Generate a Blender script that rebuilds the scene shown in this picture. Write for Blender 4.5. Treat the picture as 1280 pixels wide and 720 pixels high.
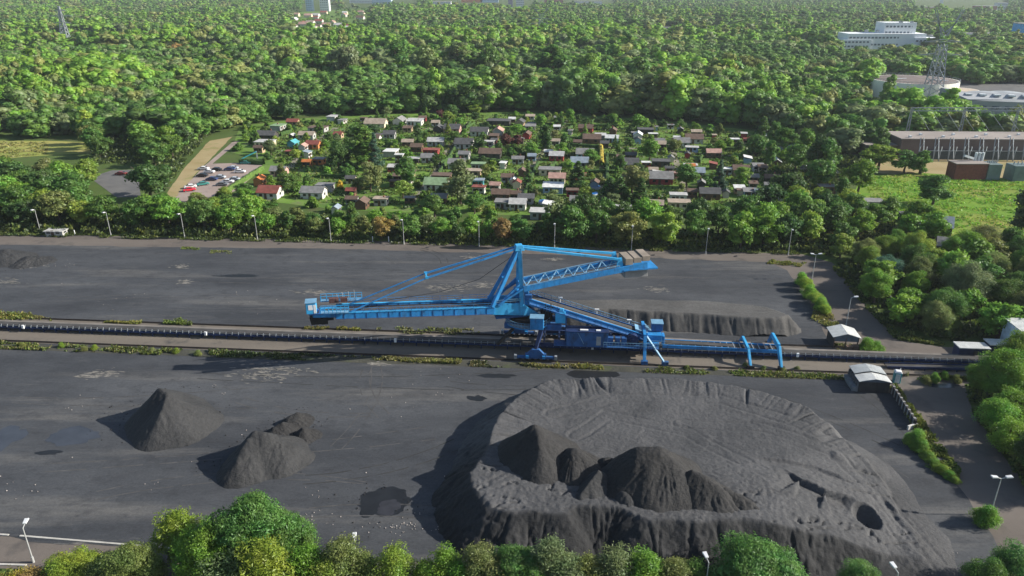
import bpy, bmesh, math, random
import numpy as np
from mathutils import Vector, Matrix
from mathutils.geometry import tessellate_polygon

for o in list(bpy.data.objects):
    bpy.data.objects.remove(o)
SC = bpy.context.scene
COL = SC.collection
random.seed(7)
RNG = np.random.default_rng(11)

# ------------------------------------------------------------------ camera, sky, sun, exposure
FPX, CAMH = 930.0, 70.0
PITCH = math.atan(385 / FPX)
cam = bpy.data.cameras.new('camera')
cam.sensor_width = 36.0
cam.lens = 36.0 * FPX / 1280.0
cam.clip_start, cam.clip_end = 1.0, 9000.0
camo = bpy.data.objects.new('camera', cam)
COL.objects.link(camo)
camo.location = (0, 0, CAMH)
camo.rotation_euler = (math.pi / 2 - PITCH, 0, 0)
SC.camera = camo

SUN_EL, SUN_AZ = math.radians(27.5), math.radians(0)      # azimuth measured from +X
TO_SUN = Vector((math.cos(SUN_EL) * math.cos(SUN_AZ), math.cos(SUN_EL) * math.sin(SUN_AZ), math.sin(SUN_EL)))
w = bpy.data.worlds.new('World')
SC.world = w
w.use_nodes = True
nt = w.node_tree
sky = nt.nodes.new('ShaderNodeTexSky')
sky.sky_type = 'NISHITA'
sky.sun_disc = False
sky.sun_elevation = SUN_EL
sky.sun_rotation = math.radians(90)
sky.air_density = 1.0
sky.dust_density = 1.0
nt.links.new(sky.outputs[0], nt.nodes['Background'].inputs[0])
nt.nodes['Background'].inputs[1].default_value = 0.08
sl = bpy.data.lights.new('sun', 'SUN')
sl.energy = 4.8
sl.angle = math.radians(0.5)
sl.color = (1.0, 0.93, 0.82)
so = bpy.data.objects.new('sun', sl)
so.rotation_euler = (-TO_SUN).to_track_quat('-Z', 'Y').to_euler()
COL.objects.link(so)
SC.view_settings.view_transform = 'Standard'
SC.view_settings.look = 'None'
SC.view_settings.gamma = 1
SC.view_settings.exposure = 0.85
SC.cycles.max_bounces = 5
SC.cycles.diffuse_bounces = 2
SC.cycles.glossy_bounces = 2
SC.cycles.transmission_bounces = 2
SC.cycles.transparent_max_bounces = 4
SC.cycles.volume_bounces = 0
SC.cycles.use_denoising = True

# ------------------------------------------------------------------ pixel (1280x720) <-> world
cp, sp = math.cos(PITCH), math.sin(PITCH)

def g(px, py, h=0.0):
    u = (px - 640) / FPX
    v = (py - 360) / FPX
    t = (h - CAMH) / (-sp - v * cp)
    return Vector((u * t, (cp - v * sp) * t, h))

def pr(x, y, z=0.0):
    z = z - CAMH
    d = y * cp - z * sp
    return 640 + FPX * x / d, 360 - FPX * (y * sp + z * cp) / d

def pxm(py):                                   # pixels per metre at ground row py
    return ((py - 360) * cp + FPX * sp) / CAMH

_a, _b = g(0, 411), g(1200, 455)
U = (_b - _a).normalized()                     # along the conveyor, to the right
V = Vector((-U.y, U.x, 0))                     # across it, away from the camera
O0 = Vector((4.4185, 136.6345, 0))
BASIS_YAW = math.atan2(U.y, U.x)

def M(s, t, h=0.0):
    return O0 + U * s + V * t + Vector((0, 0, h))

# ------------------------------------------------------------------ noise
_perm = np.random.default_rng(3).permutation(512)
_val = np.random.default_rng(4).random(512)

def vn(x, y, seed=0):
    x = np.asarray(x, float); y = np.asarray(y, float)
    xi = np.floor(x).astype(int); yi = np.floor(y).astype(int)
    xf = x - xi; yf = y - yi
    xf = xf * xf * (3 - 2 * xf); yf = yf * yf * (3 - 2 * yf)
    def hsh(i, j):
        return _val[(_perm[(i + seed * 37) % 512] + j * 7 + _perm[(j + seed * 11) % 512]) % 512]
    a = hsh(xi, yi); b = hsh(xi + 1, yi); c = hsh(xi, yi + 1); d = hsh(xi + 1, yi + 1)
    return (a * (1 - xf) + b * xf) * (1 - yf) + (c * (1 - xf) + d * xf) * yf

def fbm(x, y, seed=0, octv=4):
    s = 0; a = .5; t = 0
    for k in range(octv):
        s = s + a * vn(np.asarray(x) * 2 ** k, np.asarray(y) * 2 ** k, seed + k); t += a; a *= .5
    return s / t - .5

def smooth(e0, e1, x):
    t = np.clip((x - e0) / (e1 - e0), 0, 1)
    return t * t * (3 - 2 * t)

# ------------------------------------------------------------------ materials
MATS = {}

def nd(nt, typ, **kw):
    n = nt.nodes.new(typ)
    for k, v in kw.items():
        if k == 'props':
            for a, b in v.items():
                setattr(n, a, b)
        else:
            n.inputs[k].default_value = v
    return n

def rgba(c):
    return (c[0], c[1], c[2], 1)

def ramp(nt, pts):
    r = nt.nodes.new('ShaderNodeValToRGB')
    while len(r.color_ramp.elements) < len(pts):
        r.color_ramp.elements.new(.5)
    for e, (p, c) in zip(r.color_ramp.elements, pts):
        e.position = p
        e.color = rgba(c)
    return r

def new_mat(name):
    m = bpy.data.materials.new(name)
    m.use_nodes = True
    nt = m.node_tree
    bs = nt.nodes['Principled BSDF']
    bs.inputs['Specular IOR Level'].default_value = .3
    return m, nt, bs

def noise(nt, scale, detail=3, rough=.55, stretch=None, rot=0.0, src='Object', w=None):
    tc = nt.nodes.new('ShaderNodeTexCoord')
    n = nt.nodes.new('ShaderNodeTexNoise')
    n.inputs['Scale'].default_value = scale
    n.inputs['Detail'].default_value = detail
    n.inputs['Roughness'].default_value = rough
    mp = nt.nodes.new('ShaderNodeMapping')
    if stretch:
        mp.inputs['Scale'].default_value = stretch
    mp.inputs['Rotation'].default_value = (0, 0, rot)
    if w:
        mp.inputs['Location'].default_value = (w, w * 1.7, w * .3)
    nt.links.new(tc.outputs[src], mp.inputs[0])
    nt.links.new(mp.outputs[0], n.inputs['Vector'])
    return n.outputs['Fac']

def mixc(nt, fac, a, b):
    m = nt.nodes.new('ShaderNodeMix')
    m.data_type = 'RGBA'
    for sock, v in ((m.inputs[0], fac), (m.inputs[6], a), (m.inputs[7], b)):
        if hasattr(v, 'is_output'):
            nt.links.new(v, sock)
        else:
            sock.default_value = v if not isinstance(v, tuple) else rgba(v)
    return m.outputs[2]

def maprange(nt, v, a, b, c=0., d=1.):
    m = nt.nodes.new('ShaderNodeMapRange')
    m.inputs[1].default_value = a; m.inputs[2].default_value = b
    m.inputs[3].default_value = c; m.inputs[4].default_value = d
    nt.links.new(v, m.inputs[0])
    return m.outputs[0]

def bump(nt, bs, h, strength, dist):
    b = nt.nodes.new('ShaderNodeBump')
    b.inputs['Strength'].default_value = strength
    b.inputs['Distance'].default_value = dist
    nt.links.new(h, b.inputs['Height'])
    nt.links.new(b.outputs[0], bs.inputs['Normal'])

def mat(name, col, rough=.7, var=.25, scale=.8, metal=0., spec=.3, bumps=None):
    if name in MATS:
        return MATS[name]
    m, nt, bs = new_mat(name)
    bs.inputs['Roughness'].default_value = rough
    bs.inputs['Metallic'].default_value = metal
    bs.inputs['Specular IOR Level'].default_value = spec
    f = noise(nt, scale, 4)
    c = mixc(nt, maprange(nt, f, .3, .7), tuple(x * (1 - var) for x in col), tuple(min(1, x * (1 + var)) for x in col))
    nt.links.new(c, bs.inputs['Base Color'])
    if bumps:
        bump(nt, bs, noise(nt, bumps[0], 3), bumps[1], bumps[2])
    MATS[name] = m
    return m

def paint_mat(name, col, rough=.5, grime=.6):
    """machine paint: faded in patches, dulled by coal dust, a few rusty runs"""
    m, nt, bs = new_mat(name)
    bs.inputs['Specular IOR Level'].default_value = .4
    c = mixc(nt, maprange(nt, noise(nt, .6, 4), .3, .7), tuple(x * .8 for x in col), tuple(min(1, x * 1.22 + .01) for x in col))
    g1 = noise(nt, .9, 6, .7, (1, 1, .35), w=11.)
    c = mixc(nt, maprange(nt, g1, .50, .72, 0, grime), c, (.030, .036, .046))
    g2 = noise(nt, 1.7, 5, .7, (1.5, 1.5, .25), w=31.)
    c = mixc(nt, maprange(nt, g2, .66, .74, 0, .6), c, (.10, .055, .035))
    nt.links.new(c, bs.inputs['Base Color'])
    nt.links.new(maprange(nt, g1, .4, .7, rough, .9), bs.inputs['Roughness'])
    MATS[name] = m
    return m

def mat_objcol(name, rough=.7, var=.2, scale=.7, spec=.3):
    """surface whose paint colour is the object's own colour, a little weathered"""
    if name in MATS:
        return MATS[name]
    m, nt, bs = new_mat(name)
    oi = nt.nodes.new('ShaderNodeObjectInfo')
    f = noise(nt, scale, 4)
    k = maprange(nt, f, .3, .7, 1 - var, 1 + var)
    mm = nt.nodes.new('ShaderNodeVectorMath'); mm.operation = 'SCALE'
    nt.links.new(oi.outputs['Color'], mm.inputs[0]); nt.links.new(k, mm.inputs['Scale'])
    nt.links.new(mm.outputs[0], bs.inputs['Base Color'])
    bs.inputs['Roughness'].default_value = rough
    bs.inputs['Specular IOR Level'].default_value = spec
    MATS[name] = m
    return m

def leaf_mat(name, use_attr, scale):
    m = bpy.data.materials.new(name)
    m.use_nodes = True
    nt = m.node_tree
    nt.nodes.remove(nt.nodes['Principled BSDF'])
    out = nt.nodes['Material Output']
    if use_attr:
        a = nt.nodes.new('ShaderNodeAttribute'); a.attribute_name = 'tint'; col = a.outputs['Color']
    else:
        a = nt.nodes.new('ShaderNodeObjectInfo'); col = a.outputs['Color']
    f = noise(nt, scale, 3, .6)
    k = maprange(nt, f, .28, .72, .68, 1.4)
    mm = nt.nodes.new('ShaderNodeVectorMath'); mm.operation = 'SCALE'
    nt.links.new(col, mm.inputs[0]); nt.links.new(k, mm.inputs['Scale'])
    f2 = noise(nt, scale * .45, 2, .5, w=7.)
    hs = nt.nodes.new('ShaderNodeHueSaturation')
    nt.links.new(mm.outputs[0], hs.inputs['Color'])
    nt.links.new(maprange(nt, f2, .3, .7, .475, .52), hs.inputs['Hue'])
    d = nt.nodes.new('ShaderNodeBsdfDiffuse'); t = nt.nodes.new('ShaderNodeBsdfTranslucent')
    g2 = nt.nodes.new('ShaderNodeBsdfGlossy'); g2.inputs['Roughness'].default_value = .5
    g2.inputs['Color'].default_value = (.9, .95, 1, 1)
    nt.links.new(hs.outputs[0], d.inputs[0]); nt.links.new(hs.outputs[0], t.inputs[0])
    mx = nt.nodes.new('ShaderNodeMixShader'); mx.inputs[0].default_value = .42
    nt.links.new(d.outputs[0], mx.inputs[1]); nt.links.new(t.outputs[0], mx.inputs[2])
    m2 = nt.nodes.new('ShaderNodeMixShader'); m2.inputs[0].default_value = .02
    nt.links.new(mx.outputs[0], m2.inputs[1]); nt.links.new(g2.outputs[0], m2.inputs[2])
    nt.links.new(m2.outputs[0], out.inputs[0])
    return m

LEAF = leaf_mat('leaves', False, 1.1)
LEAF_FAR = leaf_mat('far_leaves', True, .35)
BARK = mat('bark', (.085, .065, .05), .9, .35, 2.)

# ------------------------------------------------------------------ mesh building
def link_mesh(name, me, material, parent=None):
    o = bpy.data.objects.new(name, me)
    if material and not me.materials:
        me.materials.append(material)
    COL.objects.link(o)
    if parent:
        o.parent = parent
    return o

def tag(o, label=None, cat=None, group=None, kind=None):
    if label: o['label'] = label
    if cat: o['category'] = cat
    if group: o['group'] = group
    if kind: o['kind'] = kind
    return o

def root(name, loc, label, cat, group=None, rz=0., sc=None):
    o = bpy.data.objects.new(name, None)
    o.empty_display_size = .5
    COL.objects.link(o)
    o.location = loc
    o.rotation_euler = (0, 0, rz)
    if sc:
        o.scale = sc
    tag(o, label, cat, group)
    return o

def copy_tree(o, parent=None):
    c = o.copy()
    COL.objects.link(c)
    c.parent = parent
    for ch in o.children:
        copy_tree(ch, c)
    return c

class MB:
    """collects solids; build() links them as ONE mesh object"""
    def __init__(s, off=(0, 0, 0)):
        s.v, s.f, s.off = [], [], Vector(off)

    def add(s, verts, faces):
        n = len(s.v)
        s.v += [Vector(p) - s.off for p in verts]
        s.f += [[i + n for i in f] for f in faces]
        return s

    def box(s, c, size, rz=0., taper=1.0):
        c = Vector(c); hx, hy, hz = (x / 2 for x in size)
        ca, sa = math.cos(rz), math.sin(rz)
        vs = []
        for z in (-hz, hz):
            k = 1 if z < 0 else taper
            for x, y in ((-hx, -hy), (hx, -hy), (hx, hy), (-hx, hy)):
                vs.append(c + Vector((ca * x * k - sa * y * k, sa * x * k + ca * y * k, z)))
        return s.add(vs, [[3, 2, 1, 0], [4, 5, 6, 7], [0, 1, 5, 4], [1, 2, 6, 5], [2, 3, 7, 6], [3, 0, 4, 7]])

    def beam(s, a, b, wdt, hgt=None, up=(0, 0, 1), w2=None, h2=None):
        a, b = Vector(a), Vector(b)
        hgt = hgt or wdt
        w2 = w2 or wdt; h2 = h2 or hgt
        d = (b - a).normalized()
        up = Vector(up)
        if abs(d.dot(up)) > .98:
            up = Vector((0, 1, 0))
        sd = d.cross(up).normalized(); u2 = sd.cross(d)
        vs = []
        for p, ww, hh in ((a, wdt, hgt), (b, w2, h2)):
            for i, j in ((-1, -1), (1, -1), (1, 1), (-1, 1)):
                vs.append(p + sd * (i * ww / 2) + u2 * (j * hh / 2))
        return s.add(vs, [[3, 2, 1, 0], [4, 5, 6, 7], [0, 1, 5, 4], [1, 2, 6, 5], [2, 3, 7, 6], [3, 0, 4, 7]])

    def tube(s, a, b, r1, r2=None, n=8):
        a, b = Vector(a), Vector(b)
        r2 = r1 if r2 is None else r2
        d = (b - a).normalized()
        up = Vector((0, 0, 1)) if abs(d.z) < .98 else Vector((1, 0, 0))
        x = d.cross(up).normalized(); y = d.cross(x)
        vs = []
        for p, r in ((a, r1), (b, r2)):
            for k in range(n):
                q = 2 * math.pi * k / n
                vs.append(p + x * (r * math.cos(q)) + y * (r * math.sin(q)))
        fs = [[k, (k + 1) % n, n + (k + 1) % n, n + k] for k in range(n)]
        return s.add(vs, fs + [list(range(n - 1, -1, -1)), list(range(n, 2 * n))])

    def prism(s, pts, z0, z1):
        n = len(pts)
        vs = [Vector((p[0], p[1], z0)) for p in pts] + [Vector((p[0], p[1], z1)) for p in pts]
        return s.add(vs, [[k, (k + 1) % n, n + (k + 1) % n, n + k] for k in range(n)] + [list(range(n - 1, -1, -1)), list(range(n, 2 * n))])

    def slab(s, pts, d):
        """flat polygon of points pushed along vector d"""
        n = len(pts); d = Vector(d)
        vs = [Vector(p) for p in pts] + [Vector(p) + d for p in pts]
        return s.add(vs, [[k, (k + 1) % n, n + (k + 1) % n, n + k] for k in range(n)] + [list(range(n - 1, -1, -1)), list(range(n, 2 * n))])

    def mesh(s, name):
        me = bpy.data.meshes.new(name)
        me.from_pydata([tuple(p) for p in s.v], [], s.f)
        bm = bmesh.new(); bm.from_mesh(me)
        bmesh.ops.recalc_face_normals(bm, faces=bm.faces)
        bm.to_mesh(me); bm.free()
        return me

    def build(s, name, material, parent=None, smooth=False, bevel=0.):
        me = s.mesh(name)
        if smooth:
            me.polygons.foreach_set('use_smooth', [True] * len(me.polygons))
        o = link_mesh(name, me, material, parent)
        if bevel:
            m = o.modifiers.new('bevel', 'BEVEL'); m.width = bevel; m.segments = 2; m.limit_method = 'ANGLE'
        return o

def np_mesh(name, verts, quads=None, tris=None):
    me = bpy.data.meshes.new(name)
    nq = 0 if quads is None else len(quads)
    ntr = 0 if tris is None else len(tris)
    me.vertices.add(len(verts))
    me.vertices.foreach_set('co', np.asarray(verts, np.float32).ravel())
    loops = []
    if nq: loops.append(np.asarray(quads, np.int32).ravel())
    if ntr: loops.append(np.asarray(tris, np.int32).ravel())
    loops = np.concatenate(loops)
    me.loops.add(len(loops))
    me.loops.foreach_set('vertex_index', loops)
    me.polygons.add(nq + ntr)
    st = np.concatenate([np.arange(nq) * 4, nq * 4 + np.arange(ntr) * 3]).astype(np.int32)
    me.polygons.foreach_set('loop_start', st)
    me.update(calc_edges=True)
    return me

def densify(pts, step, amp, seed, freq=.12):
    out = []
    n = len(pts)
    for i in range(n):
        a, b = Vector(pts[i][:2]), Vector(pts[(i + 1) % n][:2])
        L = (b - a).length
        k = max(1, int(L / step))
        nn = Vector((-(b - a).y, (b - a).x)).normalized() if L > 0 else Vector((0, 0))
        for j in range(k):
            p = a.lerp(b, j / k)
            e = amp * 2 * float(fbm(p.x * freq, p.y * freq, seed, 4)) if amp else 0
            out.append(p + nn * e)
    return out

def sheet(name, pxs, z, material, step=3., amp=0., seed=1, kind='structure', world=False, freq=.12):
    pts = [p if world else g(*p) for p in pxs]
    pts = densify(pts, step, amp, seed, freq)
    tri = tessellate_polygon([[Vector((p.x, p.y, 0)) for p in pts]])
    me = bpy.data.meshes.new(name)
    me.from_pydata([(p.x, p.y, z) for p in pts], [], [list(t) for t in tri])
    bm = bmesh.new(); bm.from_mesh(me)
    for f in bm.faces:
        if f.normal.z < 0:
            f.normal_flip()
    bm.to_mesh(me); bm.free()
    o = link_mesh(name, me, material)
    tag(o, kind=kind)
    return o

def inpoly(x, y, poly):
    x = np.asarray(x); y = np.asarray(y)
    ins = np.zeros(x.shape, bool)
    n = len(poly)
    for i in range(n):
        x1, y1 = poly[i][:2]; x2, y2 = poly[(i + 1) % n][:2]
        if y1 == y2: continue
        c = ((y1 > y) != (y2 > y)) & (x < (x2 - x1) * (y - y1) / (y2 - y1) + x1)
        ins ^= c
    return ins

# ================================================================== THE SETTING: ground sheets
def ground_mat(name, c1, c2, c3, s1, s2, rough=.95, bumps=None, stretch=None, rot=0., thr=(.35, .65), thr2=(.55, .75)):
    m, nt, bs = new_mat(name)
    bs.inputs['Roughness'].default_value = rough
    bs.inputs['Specular IOR Level'].default_value = .15
    f1 = noise(nt, s1, 6, .6, stretch, rot)
    f2 = noise(nt, s2, 5, .6, w=13.)
    a = mixc(nt, maprange(nt, f1, *thr), c1, c2)
    b = mixc(nt, maprange(nt, f2, *thr2), a, c3)
    nt.links.new(b, bs.inputs['Base Color'])
    if bumps:
        bump(nt, bs, noise(nt, bumps[0], 4, .6), bumps[1], bumps[2])
    return m

FLOOR = ground_mat('woodland floor', (.055, .09, .022), (.08, .12, .03), (.09, .08, .045), .05, .15)
YARDROAD = ground_mat('worn road', (.115, .10, .09), (.15, .132, .118), (.075, .07, .068), .05, .18, bumps=(.9, .4, .1), stretch=(.5, 2, 1))
BED = ground_mat('track bed', (.13, .115, .10), (.17, .15, .125), (.07, .068, .066), .05, .25, bumps=(1.5, .5, .1), stretch=(.5, 3, 1))
GARDEN = ground_mat('garden lawn', (.075, .145, .03), (.14, .24, .04), (.15, .13, .09), .12, .18)
MEADOW = ground_mat('meadow', (.09, .21, .018), (.15, .25, .025), (.24, .22, .06), .06, .04, thr2=(.5, .68), bumps=(1.2, .6, .3))
HAY = ground_mat('dry meadow', (.20, .26, .05), (.31, .29, .09), (.34, .29, .12), .04, .05, stretch=(.4, 2.5, 1))
PARK = ground_mat('parking paving', (.27, .215, .19), (.32, .26, .235), (.2, .17, .155), .1, .2)
ASPH = ground_mat('asphalt', (.11, .11, .112), (.14, .138, .135), (.09, .09, .09), .1, .2)
SAND = ground_mat('sandy verge', (.28, .22, .11), (.33, .27, .15), (.17, .19, .06), .1, .12)
PALEP = ground_mat('gravel path', (.2, .19, .15), (.25, .23, .18), (.12, .16, .06), .15, .3)
VERGE = ground_mat('grass verge', (.07, .11, .025), (.11, .14, .035), (.10, .085, .06), .15, .3)

def coal_ground():
    m, nt, bs = new_mat('coal dust ground')
    bs.inputs['Roughness'].default_value = .85
    bs.inputs['Specular IOR Level'].default_value = .22
    f1 = noise(nt, .035, 6, .6, (.5, 1.6, 1), BASIS_YAW)
    base = mixc(nt, maprange(nt, f1, .34, .66), (.038, .042, .049), (.074, .079, .087))
    f2 = noise(nt, .10, 7, .65, (.16, 1.5, 1), -BASIS_YAW, w=5.)          # wheel-tracked streaks along the yard
    b = mixc(nt, maprange(nt, f2, .53, .70, 0, .8), base, (.125, .122, .117))
    f3 = noise(nt, .09, 7, .7, (.22, 1.2, 1), -BASIS_YAW, w=21.)
    b = mixc(nt, maprange(nt, f3, .675, .73, 0, .85), b, (.24, .225, .20))       # pale scraped patches
    f4 = noise(nt, .075, 5, .6, (.45, 1.2, 1), w=40.)
    b = mixc(nt, maprange(nt, f4, .52, .72, 0, .75), b, (.030, .033, .039))       # damp fines
    f5 = noise(nt, .9, 4, .7)
    b = mixc(nt, maprange(nt, noise(nt, .33, 6, .7, (.8, 1.2, 1), w=60.), .50, .68, 0, .55), b, (.030, .032, .037))     # spilled fines, smaller patches
    b = mixc(nt, maprange(nt, noise(nt, .42, 7, .75, (.5, 1.4, 1), w=80.), .60, .72, 0, .5), b, (.105, .105, .108))
    f5 = noise(nt, 2.6, 5, .8)
    k = maprange(nt, f5, .25, .75, .72, 1.28)
    mm = nt.nodes.new('ShaderNodeVectorMath'); mm.operation = 'SCALE'
    nt.links.new(b, mm.inputs[0]); nt.links.new(k, mm.inputs['Scale'])
    nt.links.new(mm.outputs[0], bs.inputs['Base Color'])
    bump(nt, bs, noise(nt, .55, 6, .65, (.5, 1.3, 1)), .5, .35)
    return m
COALG = coal_ground()

def coal_mat(name, lo, hi, grain=1.6, strength=.7, dist=.25, cut=False):
    m, nt, bs = new_mat(name)
    bs.inputs['Roughness'].default_value = .8
    bs.inputs['Specular IOR Level'].default_value = .25
    f1 = noise(nt, .12, 5, .6)
    c = mixc(nt, maprange(nt, f1, .33, .67), lo, hi)
    if cut:                                        # freshly cut coal, darkened further to paint shade on the great pile's front
        at = nt.nodes.new('ShaderNodeAttribute'); at.attribute_name = 'cut'
        c = mixc(nt, at.outputs['Fac'], c, (.019, .020, .022))
    f2 = noise(nt, grain * 1.3, 4, .75, w=3.)
    k = maprange(nt, f2, .25, .75, .7, 1.3)
    mm = nt.nodes.new('ShaderNodeVectorMath'); mm.operation = 'SCALE'
    nt.links.new(c, mm.inputs[0]); nt.links.new(k, mm.inputs['Scale'])
    nt.links.new(mm.outputs[0], bs.inputs['Base Color'])
    bump(nt, bs, noise(nt, grain, 6, .7), strength, dist)
    return m
COAL_OLD = coal_mat('weathered coal', (.050, .052, .056), (.084, .085, .089), 2.2, .8, .2, True)
COAL_DARK = coal_mat('fresh coal', (.021, .021, .022), (.037, .037, .038), 2.2, .9, .3)
COAL_GREY = coal_mat('dusty coal', (.026, .027, .029), (.043, .044, .046), 2.4, .8, .22)

me = bpy.data.meshes.new('ground')
me.from_pydata([(-4500, -300, 0), (4500, -300, 0), (4500, 8000, 0), (-4500, 8000, 0)], [], [[0, 1, 2, 3]])
tag(link_mesh('ground', me, FLOOR), kind='structure')

sheet('yard_road', [(-200, 288.5), (500, 302), (1000, 317), (1040, 328), (1078, 375), (1122, 425), (1180, 434), (1300, 436), (1300, 478),
                    (1206, 480), (1218, 520), (1262, 580), (1300, 630), (1300, 770), (600, 760), (60, 712), (-60, 706), (-300, 690)], .02, YARDROAD, 3, .5, 3)
COAL_POLY = [(-250, 301), (0, 306), (150, 308), (420, 311), (700, 319), (960, 328), (985, 338), (1008, 374), (1030, 412), (1040, 432),
             (1060, 446), (1066, 462), (1112, 491), (1143, 535), (1192, 600), (1226, 650), (1255, 700), (1300, 735), (1300, 752), (700, 712), (400, 698), (190, 685), (0, 670), (-250, 650)]
sheet('coal_yard', COAL_POLY, .045, COALG, 1.5, .9, 5, freq=.2)
sheet('track_bed', [M(s, t) for s, t in ((-190, -5.9), (-190, 5.8), (66, 5.4), (66, 2), (96, 2), (96, -6.2))], .07, BED, 2, .5, 8, world=True)
sheet('weedy_soil', [M(s, t) for s, t in ((-190, -9.6), (-190, -6.4), (62, -6.5), (62, -8.6))], .07,
      ground_mat('weedy soil', (.05, .052, .045), (.075, .075, .06), (.06, .08, .03), .2, .3, bumps=(1.5, .6, .2)), 2, .5, 9, world=True)
sheet('grass_verge', [(-250, 281), (300, 285), (1000, 306), (1010, 318), (996, 317.5), (500, 302), (200, 296), (-250, 289)], .045, VERGE, 2, .5, 11)
sheet('allotment_ground', [(300, 158), (380, 148), (480, 143), (640, 140), (800, 148), (960, 165), (1015, 195), (1015, 235), (905, 262), (700, 270), (560, 268), (420, 262), (320, 250), (322, 215), (330, 202), (288, 190)], .03, GARDEN, 8, 0)
sheet('meadow_dry', [(-120, 175), (60, 176), (104, 178), (140, 186), (118, 192), (60, 194), (0, 199), (-120, 200)], .03, HAY, 6, 1.5, 14)
sheet('parking_lot', [(232, 247), (222, 243), (258, 205), (322, 203), (330, 209), (296, 238), (270, 249)], .05, PARK, 20)
sheet('asphalt_lot', [(112, 222), (140, 213), (172, 212), (176, 246), (146, 247)], .05, ASPH, 20)
sheet('sandy_bank', [(200, 256), (228, 213), (262, 176), (290, 171), (262, 200), (246, 216), (226, 242), (208, 258)], .03, SAND, 3, .6, 15)
sheet('access_road', [(196, 262), (222, 245), (255, 208), (290, 178), (300, 176), (264, 206), (238, 248), (215, 264)], .04, PARK, 20)
sheet('meadow_green', [(1075, 221), (1150, 216), (1300, 226), (1300, 305), (1215, 300), (1140, 284), (1090, 262), (1068, 240)], .03, MEADOW, 4, 1., 16)
sheet('substation_ground', [(1085, 216), (1100, 176), (1300, 172), (1300, 224), (1150, 219)], .025, SAND, 10)
sheet('lawn', [(568, 123), (592, 120), (596, 130), (572, 131)], .03, MEADOW, 10)
sheet('far_garden_ground', [(355, 16), (470, 10), (560, 16), (470, 40), (365, 42)], .05, GARDEN, 60)
sheet('far_road_ground', [(20, 44), (300, 39), (316, 47), (40, 53)], .05, GARDEN, 60)
sheet('works_yard', [(1105, 98), (1300, 98), (1300, 150), (1190, 128), (1110, 122)], .03, ASPH, 30)
# paths between the garden plots
def path(name, pxs, wid, m, z=.05):
    pts = [g(*p) for p in pxs]
    L, R = [], []
    for i, p in enumerate(pts):
        d = (pts[min(i + 1, len(pts) - 1)] - pts[max(i - 1, 0)]).normalized()
        nn = Vector((-d.y, d.x, 0))
        L.append(p + nn * wid / 2); R.append(p - nn * wid / 2)
    return sheet(name, L + R[::-1], z, m, 4, .15, 21, world=True)
path('garden_path', [(512, 252), (540, 226), (562, 186), (585, 152)], 3.5, PALEP)
path('garden_path', [(650, 245), (668, 205), (688, 170), (712, 150)], 3., PALEP)
path('garden_path', [(757, 262), (755, 225), (751, 185)], 3., PALEP)
path('garden_path', [(335, 250), (350, 225), (378, 190), (420, 160)], 3., PALEP)
path('garden_path', [(470, 159), (560, 162), (690, 181), (800, 186), (930, 196)], 2.5, PALEP)
path('garden_path', [(860, 250), (846, 205), (838, 178)], 2.5, PALEP)
path('forest_track', [(960, 162), (990, 170), (1002, 158), (1000, 150)], 5., PARK)

# standing water and damp stains on the yard, and one painted heap shadow
PUDDLE = mat('puddle water', (.045, .05, .06), .24, .2, .3, spec=.5)
DAMP_SHADE = mat('damp and shaded coal', (.011, .012, .014), .5, .3, .4, spec=.4)
def blot(name, px, py, rx, ry, m, z=.065, seed=1, rough=.42):
    c = g(px, py)
    pts = []
    for k in range(48):
        q = 2 * math.pi * k / 48
        e = 1 + rough * 2.4 * float(fbm(2.2 * math.cos(q) + 5 + seed * 3.1, 2.2 * math.sin(q) + 5, seed, 3))
        pts.append(Vector((c.x + rx * e * math.cos(q), c.y + ry * e * math.sin(q), 0)))
    return sheet(name, pts, z, m, 9, 0, world=True)
blot('puddle_water', 8, 548, 2.6, 3.4, PUDDLE, seed=2)
blot('puddle_water', 92, 546, 4.0, 2.4, PUDDLE, seed=3)
blot('wet_ground', 486, 634, 1.7, 1.6, mat('wet slurry', (.030, .031, .038), .55, .25, .6), seed=4)
blot('puddle_water', 1180, 482, 3.0, .8, PUDDLE, seed=4)
blot('damp_shade_ground', 480, 627, 3.6, 3.2, DAMP_SHADE, .058, seed=5)
blot('damp_shade_ground', 742, 467.5, 5.2, 1.9, DAMP_SHADE, seed=6, rough=.12)  # a heap's shadow behind the stockpile, painted as a flat dark patch
blot('damp_shade_ground', 619, 470, 3.4, .9, DAMP_SHADE, seed=7)
blot('damp_shade_ground', 596, 498, 1.6, .9, DAMP_SHADE, seed=8)
blot('damp_shade_ground', 60, 566, 1.8, .7, DAMP_SHADE, seed=9)
blot('damp_shade_ground', 300, 345, 6, 1.0, DAMP_SHADE, seed=10)
blot('damp_shade_ground', 590, 310, 7, 1.4, DAMP_SHADE, seed=11)
blot('damp_shade_ground', 176, 298, 8, 1.0, DAMP_SHADE, seed=12)
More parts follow.
